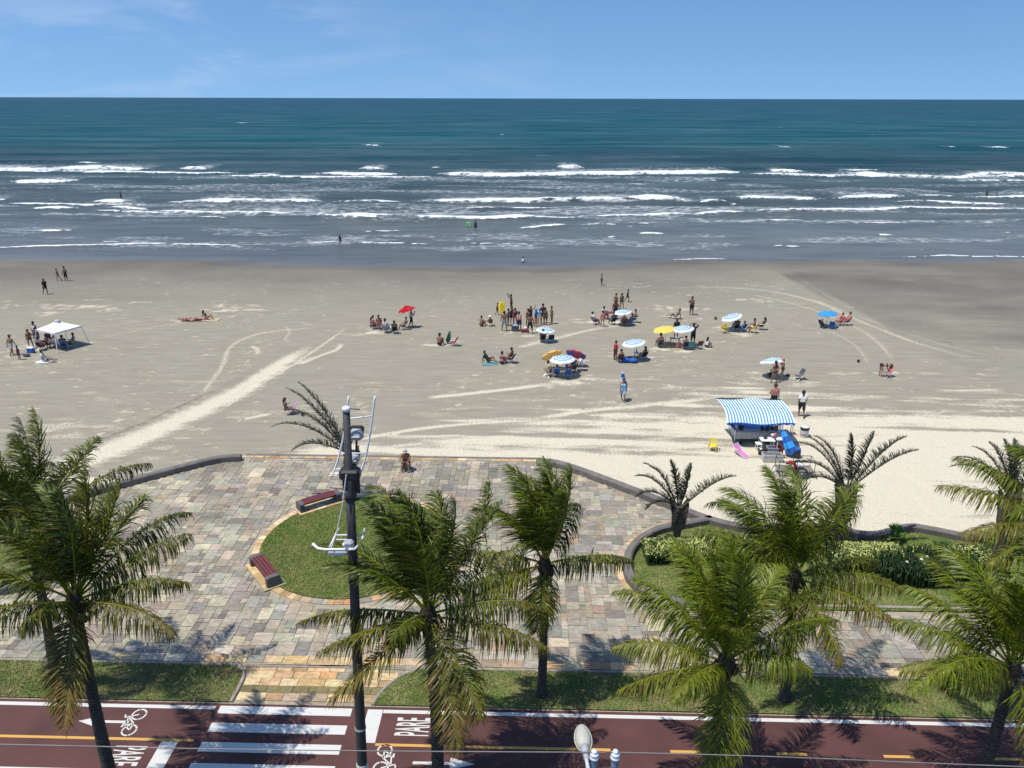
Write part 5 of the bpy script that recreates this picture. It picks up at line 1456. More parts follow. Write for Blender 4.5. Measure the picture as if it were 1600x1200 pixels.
def umbrella(cpx, base_px, kind, label, Rr=.86, lean=None):
    b = gs(*base_px)
    top = gd(cpx[0], cpx[1], b[1] + (lean or 0))
    ax = top - b; L_ = np.linalg.norm(ax); ax = ax / L_
    root = empty('beach_umbrella', b, 0, label, 'umbrella', 'beach umbrellas')
    X, Y = frame_of(ax)
    T = lambda x, y, z: X * x + Y * y + ax * z
    n = 32; h = .26 * Rr
    # concentric cloth bands, a printed ring pattern
    radii = [0, .12, .24, .36, .48, .60, .72, .84, 1.0]
    V, F, MI = [], [], []
    prof = lambda q: h * (1 - q ** 1.7)
    for q in radii:
        for j in range(n):
            a = 2 * math.pi * j / n
            sag = 1 - .055 * q * (abs(math.sin(4 * a)))
            V.append(T(Rr * q * sag * math.cos(a), Rr * q * sag * math.sin(a), L_ - .10 + prof(q) - .05 * q * abs(math.sin(4 * a))))
    for i in range(len(radii) - 1):
        for j in range(n):
            F.append((i * n + j, i * n + (j + 1) % n, (i + 1) * n + (j + 1) % n, (i + 1) * n + j))
            if kind == 'redblue': MI.append((j // 4) % 2)
            else: MI.append(1 if i in (1, 3, 5, 6) and i != 6 else 0)
    o = len(V)      # valance
    for j in range(n):
        p = np.array(V[(len(radii) - 1) * n + j]); V.append(p - ax * (.05 + .03 * abs(math.sin(8 * math.pi * j / n * 2))) + (p - ax * p.dot(ax)) * .02)
    for j in range(n): F.append(((len(radii) - 1) * n + j, (len(radii) - 1) * n + (j + 1) % n, o + (j + 1) % n, o + j)); MI.append(0 if kind != 'redblue' else (j // 4) % 2)
    obj('canopy', mesh_np('canopy', V, F, M_umb(kind), False, MI), root)
    mb = MB(); mb.tube([T(0, 0, -.25), T(0, 0, L_ + .22)], .022, 6); mb.build('pole', M_wmetal, root, True)
    mb = MB()
    for k in range(8):
        a = 2 * math.pi * k / 8; mb.tube([T(0, 0, L_ - .12 + h), T(.5 * Rr * math.cos(a), .5 * Rr * math.sin(a), L_ - .13 + prof(.5)), T(.97 * Rr * math.cos(a), .97 * Rr * math.sin(a), L_ - .13)], .008, 4)
    mb.build('ribs', M_alu, root)
    mb = MB(); mb.lathe([(.03, 0), (.035, .05), (.012, .09), (0, .10)], 8, c=tuple(T(0, 0, L_ - .1 + h))); mb.build('finial', M_wmetal, root)
    return root
S = 'blue and white ringed umbrella '
umbrella((853, 514), (851, 534), 'stripe', S + 'over one seated bather and an empty navy chair')
umbrella((861, 552), (872, 583), 'orange', 'pale orange umbrella tilted behind a blue and white ringed one', .85, 1.0)
umbrella((879, 559), (880, 588), 'stripe', S + 'in front, between the orange one and the red blue one', 1.0)
umbrella((901, 551), (893, 576), 'redblue', 'red and blue panelled umbrella beside the orange and ringed ones', .85, .8)
umbrella((973, 486), (974, 508), 'stripe', S + 'in the group farthest from the promenade, near the red table')
umbrella((990, 534), (993, 562), 'stripe', S + 'over blue bags, right of the woman in red shirt', .98)
umbrella((1038, 513), (1041, 540), 'yellow', 'plain yellow umbrella side by side with a ringed one', 1.0)
umbrella((1067, 512), (1068, 542), 'stripe', S + 'touching the plain yellow umbrella on its right', .98)
umbrella((1143, 494), (1148, 516), 'stripe', S + 'next to the yellow chairs', .98)
umbrella((1293, 488), (1292, 511), 'sky', 'plain bright blue umbrella alone on the right')
umbrella((1207, 562), (1210, 592), 'stripe', S + 'tilted behind two standing women, nearest the kiosk', 1.0, .4)
def red_umbrella():
    f = gs(643, 512); c = gd(636, 483, f[1])
    root = empty('carried_umbrella', c, 0, 'crumpled red umbrella blown about over a walking man', 'umbrella')
    r = np.random.default_rng(5); n = 16
    V = [(0.05, 0, .34)]; F = []
    for i, q in enumerate((.35, .7, 1.0)):
        for j in range(n):
            a = 2 * math.pi * j / n; k = q * (1 + r.normal(0, .07)) * (1.05 - .18 * (j % 2))
            V.append((.80 * k * math.cos(a) - .06, .55 * k * math.sin(a), .34 - .62 * q ** 1.2 * (.6 + .35 * math.cos(a + 2.7)) - .12 * (j % 2) * q + r.normal(0, .04)))
    for j in range(n): F.append((0, 1 + j, 1 + (j + 1) % n))
    for i in range(2):
        for j in range(n): F.append((1 + i * n + j, 1 + (i + 1) * n + j, 1 + (i + 1) * n + (j + 1) % n, 1 + i * n + (j + 1) % n))
    obj('canopy', mesh_np('canopy', V, F, M_umb('red')), root)
    mb = MB(); mb.tube([(.05, 0, .40), (.16, -.05, -.55), (.2, -.1, -.85)], .02, 6); mb.build('pole', M_wmetal, root)
red_umbrella()
def closed_umbrella(base, top, label, cols, r=.13, name='closed_umbrella', cat='umbrella'):
    root = empty(name, base, 0, label, cat); ax = top - base; L_ = np.linalg.norm(ax); X, Y = frame_of(ax / L_)
    n = 14; prof = [(.02, .0), (.06, .12), (r, .2), (r * 1.15, .35), (r * .95, .55), (r * .7, .75), (r * .4, .92), (.02, 1.0)]
    V, F, MI = [], [], []
    for i, (q, t) in enumerate(prof):
        for j in range(n):
            a = 2 * math.pi * j / n; k = q * (1.12 if j % 2 else .82); V.append(X * k * math.cos(a) + Y * k * math.sin(a) + ax * t)
    for i in range(len(prof) - 1):
        for j in range(n): F.append((i * n + j, i * n + (j + 1) % n, (i + 1) * n + (j + 1) % n, (i + 1) * n + j)); MI.append(i % 2)
    obj('folded_cloth', mesh_np('folded_cloth', V, F, cols, False, MI), root)
    mb = MB(); mb.tube([-ax * .02, ax * 1.06], .02, 6); mb.build('pole', M_wmetal, root)
_b = gs(975, 626); _t = gd(973, 582, _b[1] - .15); closed_umbrella(np.array((_b[0] + .05, _b[1] + .1, _b[2] + .55)), _t + np.array((0, .2, 0)), 'folded blue and white umbrella carried upright by a woman in a pale dress', [cloth('white'), cloth('blue')], .20)
_b = gs(699, 537); _t = gd(703, 517, _b[1]); closed_umbrella(_b, _t, 'folded dark green umbrella stuck in the sand by a seated man', [cloth('green')] * 2, .17)

def folding_chair(px, py, az, c, label, seat_z=.34, name='beach_chair', loc=None):
    p = gs(px, py) if loc is None else loc
    root = empty(name, p, R(az - 90), label, 'chair', 'folding beach chairs')
    fab = cloth(c)
    mb = MB()
    for s in (-.25, .25):
        mb.tube([(s, .30, 0), (s, -.12, seat_z + .02), (s, -.40, seat_z + .50)], .014, 5)
        mb.tube([(s, -.32, 0), (s, .24, seat_z)], .014, 5)
        mb.tube([(s * 1.08, -.28, seat_z + .24), (s * 1.08, .20, seat_z + .22), (s * 1.08, .22, seat_z)], .016, 5)
    mb.tube([(-.25, .30, .01), (.25, .30, .01)], .014, 5); mb.tube([(-.25, -.32, .01), (.25, -.32, .01)], .014, 5); mb.tube([(-.25, -.40, seat_z + .5), (.25, -.40, seat_z + .5)], .014, 5)
    mb.build('frame', M_alu, root)
    mb = MB(); mb.box((0, .06, seat_z - .01), (.48, .40, .02), 0, 0, .006, Matrix.Rotation(R(5), 3, 'X')); mb.build('seat', fab, root)
    mb = MB(); mb.box((0, -.27, seat_z + .25), (.48, .025, .52), 0, 0, .006, Matrix.Rotation(R(30), 3, 'X')); mb.build('backrest', fab, root)
    return root
def plastic_chair(px, py, az, c, label, stack=0):
    p = gs(px, py) + np.array((0, 0, .10 * stack))
    root = empty('plastic_armchair', p, R(az - 90), label, 'chair', 'plastic armchairs')
    m = plast(c)
    mb = MB(); mb.box((0, .02, .42), (.46, .46, .035), 0, 0, .015); mb.build('seat', m, root)
    mb = MB()
    mb.tube([(-.24, -.20, .42), (-.25, -.30, .84), (0, -.34, .87), (.25, -.30, .84), (.24, -.20, .42)], .022, 6)
    for k in range(4): mb.box((-.135 + k * .09, -.27, .63), (.055, .016, .40), 0, 0, 0, Matrix.Rotation(R(14), 3, 'X'))
    mb.build('backrest', m, root)
    for s in (-1, 1):
        for f in (-1, 1):
            mb = MB(); mb.tube([(s * .22, f * .20, .42), (s * .26, f * .26, 0)], [.028, .022], 5); mb.build('leg', m, root)
        mb = MB(); mb.tube([(s * .25, -.26, .68), (s * .28, .05, .66), (s * .26, .22, .60), (s * .25, .22, .42)], .024, 5); mb.build('armrest', m, root)
    return root

def gazebo():
    c = (gs(54, 545) + gs(141, 538)) / 2
    a = gs(141, 538) - gs(54, 545); ang = math.atan2(a[1], a[0]) - R(45); half = np.linalg.norm(a[:2]) / 2 / math.sqrt(2)
    root = empty('gazebo', c, ang, 'white pop-up gazebo with slanted legs sheltering a group on the left', 'gazebo')
    Mt = mat('gazebo_cloth', (.80, .80, .80), .7, .04, 4.0)
    e, t = half * .80, 1.72
    V = [(-e, -e, t), (e, -e, t), (e, e, t), (-e, e, t), (0, 0, t + .62)]; F = []
    n = 5; V2, F2 = [], []
    for k in range(4):
        A, B_ = np.array(V[k]), np.array(V[(k + 1) % 4]); Pk = np.array(V[4]); o = len(V2)
        for i in range(n + 1):
            q = i / n
            for j in range(n + 1):
                p = (A * (1 - j / n) + B_ * (j / n)) * (1 - q) + Pk * q; p = p + np.array((0, 0, -.10 * math.sin(math.pi * q) * (1 - .6 * abs(j / n - .5) * 2))); V2.append(p)
        for i in range(n):
            for j in range(n): F2.append((o + i * (n + 1) + j, o + i * (n + 1) + j + 1, o + (i + 1) * (n + 1) + j + 1, o + (i + 1) * (n + 1) + j))
    obj('canopy', mesh_np('canopy', V2, F2, [Mt]), root)
    mb = MB()
    for k in range(4):
        A, B_ = np.array(V[k]), np.array(V[(k + 1) % 4]); mb.add([A, B_, B_ - (0, 0, .16), A - (0, 0, .16)], [(0, 1, 2, 3)])
    mb.build('valance', Mt, root)
    mb = MB(); mb.blob((0, 0, t + .60), (.24, .24, .10), 10, 5); mb.build('vent_cap', cloth('ltgrey'), root, True)
    for k in range(4):
        x, y = V[k][0], V[k][1]; mb = MB(); mb.tube([(x, y, t), (x / e * half, y / e * half, -.05)], [.045, .035], 6); mb.build('leg', M_wmetal, root)
gazebo()

# ---- kiosk cart and its clutter
def kiosk():
    z0 = -.16
    root = empty('drinks_kiosk', (15.1, 44.2, z0), R(-1), 'beach kiosk cart under a blue and white striped awning', 'kiosk')
    # awning: printed stripes, each a strip of the sagging cloth
    n, k = 45, 7; V, F, MI = [], [], []
    for i in range(n + 1):
        for j in range(k + 1):
            u, v = i / n, j / k
            x = -2.05 + 4.1 * u + (1 - v) * .15 * 0; y = -1.35 + 2.65 * v
            z = 1.72 + .55 * v ** .75 - .05 * math.sin(math.pi * u) * (1 - v) + .05 * math.sin(u * 9 + v * 3) - .07 * math.sin(math.pi * v * 2) * .6
            V.append((x + .12 * math.sin(v * 4.0), y + .04 * math.sin(math.pi * u), z))
    for i in range(n):
        for j in range(k): a = i * (k + 1) + j; F.append((a, a + k + 1, a + k + 2, a + 1)); MI.append(i % 2)
    o = len(V)
    obj('awning', mesh_np('awning', V, F, [mat('awning_white', (.74, .76, .78), .7, .06, 4), mat('awning_blue', srgb(72, 142, 186), .7, .08, 4)], False, MI), root)
    mb = MB()
    fr = [np.array(V[i * (k + 1)]) for i in range(n + 1)]
    for i in range(n): mb.add([fr[i] + (0, -.01, .02), fr[i + 1] + (0, -.01, .02), fr[i + 1] + (0, -.02, -.10 - .05 * math.sin((i + 1) * 1.3)), fr[i] + (0, -.02, -.10 - .05 * math.sin(i * 1.3))], [(0, 1, 2, 3)])
    lf = [np.array(V[j]) for j in range(k + 1)]
    mb.build('awning_valance', cloth('blue'), root)
    mb = MB(); mb.add([lf[0] + (0.02, 0, 0), lf[2], lf[2] + (.55, -.1, -.62), lf[0] + (.75, .1, -.62)], [(0, 1, 2, 3)]); mb.add([(-1.25, -.95, 1.55), (.55, -.95, 1.55), (.55, -.9, 1.12), (-1.2, -.9, 1.12)], [(0, 1, 2, 3)]); mb.build('side_curtain', cloth('blue'), root)
    for x, y, zt in ((-1.3, -.75, 1.75), (1.35, -.75, 1.75), (-1.3, .75, 2.1), (1.35, .75, 2.1)):
        mb = MB(); mb.tube([(x, y, .3), (x, y, zt)], .028, 6); mb.build('post', M_alu, root)
    mb = MB(); mb.tube([V[k], V[n * (k + 1) + k]], .035, 6); mb.build('awning_rail', M_blackp, root)
    Mb = mat('cart_panel', (.40, .41, .42), .45, .2, 3.0, .1, 30)
    mb = MB(); mb.box((0, 0, .60), (2.5, 1.3, .50), 0, 0, .02); mb.build('cart_body', Mb, root)
    for i in range(5):
        mb = MB(); mb.box((-1.0 + i * .5, -.657, .60), (.46, .02, .42), 0, 0, .006); mb.build('front_panel', mat('cart_door', (.47, .48, .47), .5, .25, 6.0, .1, 30), root)
    mb = MB(); mb.box((0, -.02, .87), (2.66, 1.42, .04), 0, 0, .01); mb.build('counter_top', M_gmetal, root)
    for x in (-.85, .85):
        for y in (-.5, .5):
            mb = MB(); c = (x, y, .20); mb.tube([(x - .05, y, .22), (x + .05, y, .22)], .22, 14); mb.build('wheel', M_blackp, root)
    for i, (x, w, h, c) in enumerate(((.25, .22, .34, 'black'), (.55, .26, .40, 'navy'), (.85, .20, .30, 'black'), (1.1, .24, .36, 'dkgrey'), (-1.05, .3, .3, 'black'))):
        t = empty('hanging_bag', (15.1 + x, 43.30, z0 + 1.22), 0, ['black bag hanging leftmost in the row under the awning edge', 'large navy bag hanging under the awning edge', 'small black bag hanging between two larger ones at the kiosk', 'dark grey bag hanging at the right end under the awning', 'black bag hanging at the far left kiosk post'][i], 'bag', 'bags hung under the awning')
        mb = MB(); mb.box((0, 0, 0), (w, .14, h), 0, 0, .04); mb.build('bag_body', cloth(c), t)
        mb = MB(); mb.tube([(-w * .3, 0, h * .45), (0, 0, h * .45 + .16), (w * .3, 0, h * .45)], .012, 4); mb.build('strap', cloth('white' if i % 2 else 'black'), t)
kiosk()
def simple(name, px, py, label, cat, fn, az=90, group=None, dz=0.0, loc=None):
    p = gs(px, py) if loc is None else np.array(loc)
    root = empty(name, p + np.array((0, 0, dz)), R(az - 90), label, cat, group); fn(root); return root
def part(root, name, m, fn, sm=False):
    mb = MB(); fn(mb); mb.build(name, m, root, sm)
def table(root, w=.85, d=.85, h=.72, c='white'):
    m = plast(c)
    part(root, 'table_top', m, lambda b: b.box((0, 0, h), (w, d, .04), 0, 0, .012))
    for x in (-1, 1):
        for y in (-1, 1): part(root, 'leg', m, lambda b: b.tube([(x * (w / 2 - .08), y * (d / 2 - .08), h), (x * (w / 2 - .05), y * (d / 2 - .05), 0)], [.03, .022], 6))
T1 = gs(1196, 702); T2 = gs(1219, 700)
simple('plastic_table', 0, 0, 'white plastic table with a brown pot, left of the pair behind the kiosk', 'table', table, 86, loc=T1)
simple('plastic_table', 0, 0, 'white plastic table half covered by a leaning blue bundle', 'table', table, 93, loc=T2)
simple('cooking_pot', 0, 0, 'dark brown pot on the left white table', 'pot', lambda r: (part(r, 'pot_body', mat('pot_brown', (.06, .04, .03), .5), lambda b: b.lathe([(.07, 0), (.11, .03), (.12, .14), (.11, .16)], 12)), part(r, 'pot_lid', M_blackp, lambda b: b.lathe([(.115, .16), (.08, .19), (.02, .20), (.02, .22), (0, .225)], 12))), loc=T1 + (-.12, -.05, .74))
simple('plush_bag', 0, 0, 'pink and white bundle sitting on the white tables', 'bag', lambda r: (part(r, 'bundle', cloth('salmon'), lambda b: (b.blob((0, 0, .14), (.16, .14, .15), 9, 6), b.blob((.1, .02, .22), (.10, .1, .1), 8, 5)), True), part(r, 'white_cloth', cloth('white'), lambda b: b.blob((-.08, -.05, .2), (.1, .1, .09), 8, 5), True)), loc=T1 + (.42, .10, .74))
simple('side_stool', 1185, 703, 'low white stool at the left side of the kiosk tables', 'stool', lambda r: table(r, .42, .42, .44))
simple('water_jug', 1188, 710, 'black and white jug on the sand before the left table', 'jug', lambda r: (part(r, 'jug_body', M_blackp, lambda b: b.lathe([(.13, 0), (.14, .05), (.14, .26), (.10, .34)], 12), True), part(r, 'jug_lid', plast('white'), lambda b: b.lathe([(.10, .34), (.06, .40), (.03, .42), (0, .43)], 12), True)))
def crate(c, w, d, h):
    def f(r):
        m = plast(c) if c != 'foam' else mat('grey_foam', (.46, .45, .42), .8, .2, 5.0)
        part(r, 'box_body', m, lambda b: (b.box((0, -d / 2 + .02, h / 2), (w, .04, h)), b.box((0, d / 2 - .02, h / 2), (w, .04, h)), b.box((-w / 2 + .02, 0, h / 2), (.04, d - .08, h)), b.box((w / 2 - .02, 0, h / 2), (.04, d - .08, h)), b.box((0, 0, .02), (w - .08, d - .08, .04))))
        part(r, 'box_rim', m, lambda b: (b.box((0, -d / 2, h - .03), (w + .04, .03, .05)), b.box((0, d / 2, h - .03), (w + .04, .03, .05))))
    return f
B1 = gs(1206, 720)
simple('foam_box', 0, 0, 'wide pale grey foam box in front of the kiosk tables', 'box', crate('foam', 1.15, .55, .46), 88, loc=B1)
simple('grey_crate', 0, 0, 'mid grey crate stacked behind the pale foam box', 'crate', crate('grey', .6, .45, .42), 88, loc=B1 + (.12, .52, .25))
simple('crate_stand', 0, 0, 'low grey block carrying the stacked crates', 'stand', lambda r: part(r, 'block', M_gmetal, lambda b: b.box((0, 0, .125), (1.1, .46, .25), 0, 0, .02)), loc=B1 + (.15, .52, 0))
simple('maroon_crate', 0, 0, 'maroon crate beside the grey one on the low block', 'crate', crate('maroon', .42, .42, .42), 88, loc=B1 + (.52, .54, .25 + .0))
simple('dark_speaker', 0, 0, 'small dark brown box left of the grey crate', 'box', lambda r: (part(r, 'box_body', mat('dark_box', (.05, .025, .022), .6), lambda b: b.box((0, 0, .17), (.24, .22, .34), 0, 0, .02)), part(r, 'box_handle', M_blackp, lambda b: b.tube([(-.06, 0, .34), (0, 0, .40), (.06, 0, .34)], .012, 5))), loc=B1 + (-.32, .50, .25))
_b = gs(1241, 716); _t = gd(1222, 671, _b[1] + .9); closed_umbrella(_b, _t, 'leaning folded umbrella in a crumpled blue and white cover', [cloth('blue'), cloth('sky')], .26, 'covered_umbrella')
def drum(r):
    part(r, 'drum_body', mat('white_drum', (.60, .58, .58), .5, .1), lambda b: b.lathe([(.24, 0), (.26, .04), (.26, .62), (.25, .66)], 16), True)
    part(r, 'drum_lid', plast('white'), lambda b: b.lathe([(.27, .66), (.27, .70), (.1, .73), (0, .735)], 16), True)
    part(r, 'black_bag_lining', M_blackp, lambda b: b.lathe([(.275, .50), (.285, .56), (.28, .68)], 16), True)
simple('rubbish_drum', 1256, 682, 'white drum with a dark bag standing right of the kiosk', 'drum', drum)
simple('side_shelf', 1228, 678, 'small white folding table at the right end of the kiosk', 'table', lambda r: table(r, .8, .45, .75))
simple('blue_barrel', 1244, 715, 'dark blue barrel under the leaning covered umbrella', 'barrel', lambda r: (part(r, 'barrel_body', plast('navy'), lambda b: b.lathe([(.2, 0), (.23, .2), (.23, .4), (.2, .58)], 14), True), part(r, 'barrel_lid', plast('blue'), lambda b: b.lathe([(.205, .58), (.2, .62), (0, .625)], 14))))
def handcart(r):
    m = M_blackp
    z1, z2 = .35, .98
    L_, w = 1.0, .42
    for z in (z1, z2): part(r, 'frame_rail', m, lambda b: b.tube([(-L_, -w, z), (L_, -w, z), (L_, w, z), (-L_, w, z)], .022, 5, closed=True))
    for x in (-L_ + .02, L_ - .02, 0.0):
        for y in (-w, w): part(r, 'frame_post', m, lambda b: b.tube([(x, y, z1), (x, y, z2)], .02, 5))
    part(r, 'tow_bar', m, lambda b: b.tube([(-L_, -w, z1), (-L_ - .35, 0, .05), (-L_, w, z1)], .02, 5))
    for q in ([(L_, -w, z1), (L_ + .15, -w - .1, .0)], [(-L_ + .2, -w, z1), (-L_ + .25, -w - .2, 0)]): part(r, 'prop_stand', m, lambda b: b.tube(q, .02, 5))
    for y in (-w - .10, w + .10):
        mb = MB(); mb.tube([(.28 + .30 * math.cos(a), y, .31 + .30 * math.sin(a)) for a in np.linspace(0, 2 * math.pi, 25)[:-1]], .055, 7, closed=True); wh = mb.build('wheel', M_blackp, r)
        mb = MB(); mb.tube([(.28, y - .03, .31), (.28, y + .03, .31)], .06, 8)
        for k in range(8):
            a = k * math.pi / 4; mb.tube([(.28, y, .31), (.28 + .28 * math.cos(a), y, .31 + .28 * math.sin(a))], .012, 4)
        mb.build('spokes', M_gmetal, wh)
    part(r, 'cart_floor', mat('cart_boards', (.20, .18, .15), .9, .3, 5.0), lambda b: b.box((0, 0, z1 - .02), (2 * L_, 2 * w, .03)))
HC = gs(1240, 741)
simple('hand_cart', 0, 0, 'black tubular hand cart with spoked wheels parked behind the kiosk', 'cart', handcart, 86, loc=HC)
simple('red_canister', 0, 0, 'red curved fender shaped canister loaded in the hand cart', 'canister', lambda r: (part(r, 'canister_body', plast('red'), lambda b: b.tube([(-.38, 0, .42), (-.2, 0, .5), (0, 0, .42), (.16, 0, .2), (.22, 0, 0)], [.08, .12, .11, .08, .04], 8), True), part(r, 'canister_cap', M_blackp, lambda b: b.blob((-.42, 0, .42), (.06, .06, .06), 8, 5))), loc=HC + (-.15, -.2, .37))
simple('white_sack', 0, 0, 'lumpy white sack lying in the hand cart', 'sack', lambda r: part(r, 'sack_body', cloth('white'), lambda b: (b.blob((0, 0, .16), (.28, .2, .17), 10, 6), b.blob((.28, .05, .13), (.18, .15, .13), 9, 6), b.tube([(-.25, 0, .2), (-.36, 0, .28)], [.06, .09], 6)), True), loc=HC + (.1, .1, .37))
simple('white_bucket', 1222, 743, 'white bucket on the sand left of the hand cart wheel', 'bucket', lambda r: (part(r, 'bucket_body', plast('white'), lambda b: b.lathe([(.12, 0), (.15, .26), (.155, .28), (.14, .28), (.115, .03)], 14), True), part(r, 'bucket_handle', M_alu, lambda b: b.tube([(.15, 0, .27), (.1, -.1, .2), (-.1, -.1, .2), (-.15, 0, .27)], .008, 4))))
plastic_chair(1113, 704, 250, 'yellow', 'single yellow plastic armchair standing empty left of the kiosk').scale = (.92, .92, .85)
def lounge(r):
    part(r, 'frame', M_wmetal, lambda b: [b.tube([(s * .28, .75, .05), (s * .28, -.1, .22), (s * .28, -.62, .62)], .02, 5) for s in (-1, 1)] + [b.tube([(s * .28, -.1, .22), (s * .28, -.25, 0)], .018, 5) for s in (-1, 1)] + [b.tube([(-.28, .75, .05), (.28, .75, .05)], .02, 5)])
    part(r, 'sling_seat', cloth('pink'), lambda b: b.add([(-.26, .74, .06), (.26, .74, .06), (.26, -.1, .21), (-.26, -.1, .21), (.26, -.6, .60), (-.26, -.6, .60), (-.26, .74, .04), (.26, .74, .04), (.26, -.1, .19), (-.26, -.1, .19), (.26, -.6, .58), (-.26, -.6, .58)], [(0, 1, 2, 3), (3, 2, 4, 5), (7, 6, 9, 8), (8, 9, 11, 10), (0, 6, 7, 1), (5, 4, 10, 11)]))
    part(r, 'armrest', plast('white'), lambda b: [b.box((s * .31, -.15, .42), (.05, .5, .03), 0, 0, .01) for s in (-1, 1)])
LC = simple('lounge_chair', 1156, 710, 'pink sling lounge chair with white arms left of the kiosk tables', 'chair', lounge, 300); LC.scale = (.82, .82, .9)
# ---- camp things
simple('cooler_box', 49, 551, 'blue cooler with a white lid beside the gazebo leg', 'cooler', lambda r: (part(r, 'cooler_body', plast('blue'), lambda b: b.box((0, 0, .2), (.55, .36, .4), 0, 0, .03)), part(r, 'cooler_lid', plast('white'), lambda b: b.box((0, 0, .44), (.58, .39, .08), 0, 0, .03)), part(r, 'cooler_handle', plast('white'), lambda b: b.tube([(-.29, 0, .3), (-.29, 0, .54), (.29, 0, .54), (.29, 0, .3)], .015, 5))), 80)
simple('dark_bag', 42, 557, 'dark bag on the sand left of the seated man in white', 'bag', lambda r: (part(r, 'bag_body', cloth('dkgrey'), lambda b: b.blob((0, 0, .12), (.32, .18, .14), 10, 6), True), part(r, 'bag_strap', cloth('black'), lambda b: b.tube([(-.2, 0, .2), (0, .05, .32), (.2, 0, .2)], .015, 5))))
simple('beach_table', 88, 541, 'low white table under the white gazebo', 'table', lambda r: table(r, .9, .6, .45), 60)
simple('beach_mat', 70, 566, 'white body board under the seated man in a white shirt', 'board', lambda r: part(r, 'board_body', plast('white'), lambda b: b.lathe([(.3, .0), (.34, .03), (.34, .06), (.3, .09)], 16, sx=2.1)), 100)
simple('towel', 300, 501, 'dark towel under the sunbathers on the left', 'towel', lambda r: part(r, 'cloth_sheet', cloth('brown'), lambda b: b.box((0, 0, .03), (1.9, .8, .03), 0, .1, .01)))
simple('towel', 325, 500, 'sand coloured towel under the right hand sunbathers', 'towel', lambda r: part(r, 'cloth_sheet', cloth('beige'), lambda b: b.box((0, 0, .03), (2.2, 1.0, .03), 0, -.1, .01)))
simple('towel', 766, 569, 'teal towel under the reclining bather in dark clothes', 'towel', lambda r: part(r, 'cloth_sheet', cloth('teal'), lambda b: b.box((0, 0, .03), (1.3, .6, .03), 0, .15, .01)))
simple('side_table', 610, 518, 'low white table between the seated friends near the red umbrella', 'table', lambda r: table(r, .5, .5, .42))
simple('red_table', 953, 499, 'dark red table beside the farthest ringed umbrella', 'table', lambda r: table(r, 1.1, .7, .7, 'maroon'))
simple('grey_cooler', 805, 517, 'dark grey cooler with a pale towel on it in the crowd', 'cooler', lambda r: (part(r, 'cooler_body', plast('dkgrey'), lambda b: b.box((0, 0, .28), (.7, .5, .56), 0, 0, .04)), part(r, 'towel_on_lid', cloth('ltblue'), lambda b: b.box((.05, -.02, .575), (.5, .4, .03), 0, .3, .01))))
simple('red_cooler', 820, 519, 'flat red box on the sand beside the sunburnt man', 'box', lambda r: (part(r, 'box_body', plast('maroon'), lambda b: b.box((0, 0, .14), (.75, .4, .28), 0, 0, .03)), part(r, 'white_bag', cloth('white'), lambda b: b.blob((.05, .05, .36), (.16, .14, .14), 8, 5), True)))
simple('blue_bag', 983, 566, 'pile of blue cloth bags under the ringed umbrella near the woman in red', 'bag', lambda r: (part(r, 'bag_body', cloth('blue'), lambda b: (b.blob((-.3, 0, .2), (.4, .3, .24), 10, 6), b.blob((.3, -.1, .18), (.4, .28, .2), 10, 6)), True), part(r, 'bag_flap', cloth('navy'), lambda b: b.box((-.1, .12, .40), (.6, .3, .12), 0, .3, .04))))
simple('drinks_table', 994, 559, 'small grey table with a tall bottle under that same umbrella', 'table', lambda r: (table(r, .4, .4, .45, 'grey'), part(r, 'bottle', plast('ltblue'), lambda b: b.lathe([(.06, .47), (.065, .7), (.03, .8), (.03, .86), (0, .862)], 10))))
simple('striped_bag', 1061, 543, 'pale bag standing between the yellow and ringed umbrellas', 'bag', lambda r: (part(r, 'bag_body', cloth('salmon'), lambda b: b.box((0, 0, .2), (.5, .25, .4), 0, 0, .06)), part(r, 'bag_strap', cloth('white'), lambda b: b.tube([(-.15, 0, .4), (0, 0, .58), (.15, 0, .4)], .015, 5))))
simple('camp_table', 1054, 537, 'grey folding table under the yellow umbrella', 'table', lambda r: table(r, .9, .55, .5, 'grey'))
simple('small_bag', 1231, 588, 'little dark bag dropped on the sand left of the folding chair', 'bag', lambda r: (part(r, 'bag_body', cloth('brown'), lambda b: b.blob((0, 0, .09), (.2, .13, .11), 9, 6), True), part(r, 'bag_strap', cloth('black'), lambda b: b.tube([(-.1, 0, .15), (0, .04, .25), (.1, 0, .15)], .012, 5))))
simple('beach_ball', 1118, 499, 'dark ball lying on open sand behind the yellow chairs', 'ball', lambda r: part(r, 'ball_skin', cloth('dkgrey'), lambda b: b.blob((0, 0, .15), (.15, .15, .15), 12, 8), True))
simple('beach_ball', 1341, 566, 'small dark ball on the sand left of the bending woman', 'ball', lambda r: part(r, 'ball_skin', cloth('black'), lambda b: b.blob((0, 0, .12), (.12, .12, .12), 12, 8), True))
simple('beach_ball', 473, 650, 'small black ball by the woman in the pink chair', 'ball', lambda r: part(r, 'ball_skin', cloth('black'), lambda b: b.blob((0, 0, .11), (.11, .11, .11), 12, 8), True))
def board(root):
    part(root, 'board_body', plast('yellow'), lambda b: b.lathe([(.30, -.05), (.36, -.02), (.36, .03), (.30, .05)], 18, sx=1.0, sy=1.75))
    part(root, 'board_stripe', mat('deep_yellow', srgb(214, 170, 20), .5), lambda b: b.lathe([(.18, .045), (.2, .062), (.0, .064)], 14, sx=1.0, sy=1.9))
_f = gs(782, 492); bd = simple('float_board', 0, 0, 'yellow oval float held up by a child', 'float', board, loc=gd(784, 480, _f[1]))
bd.rotation_euler = (R(62), R(18), R(25))
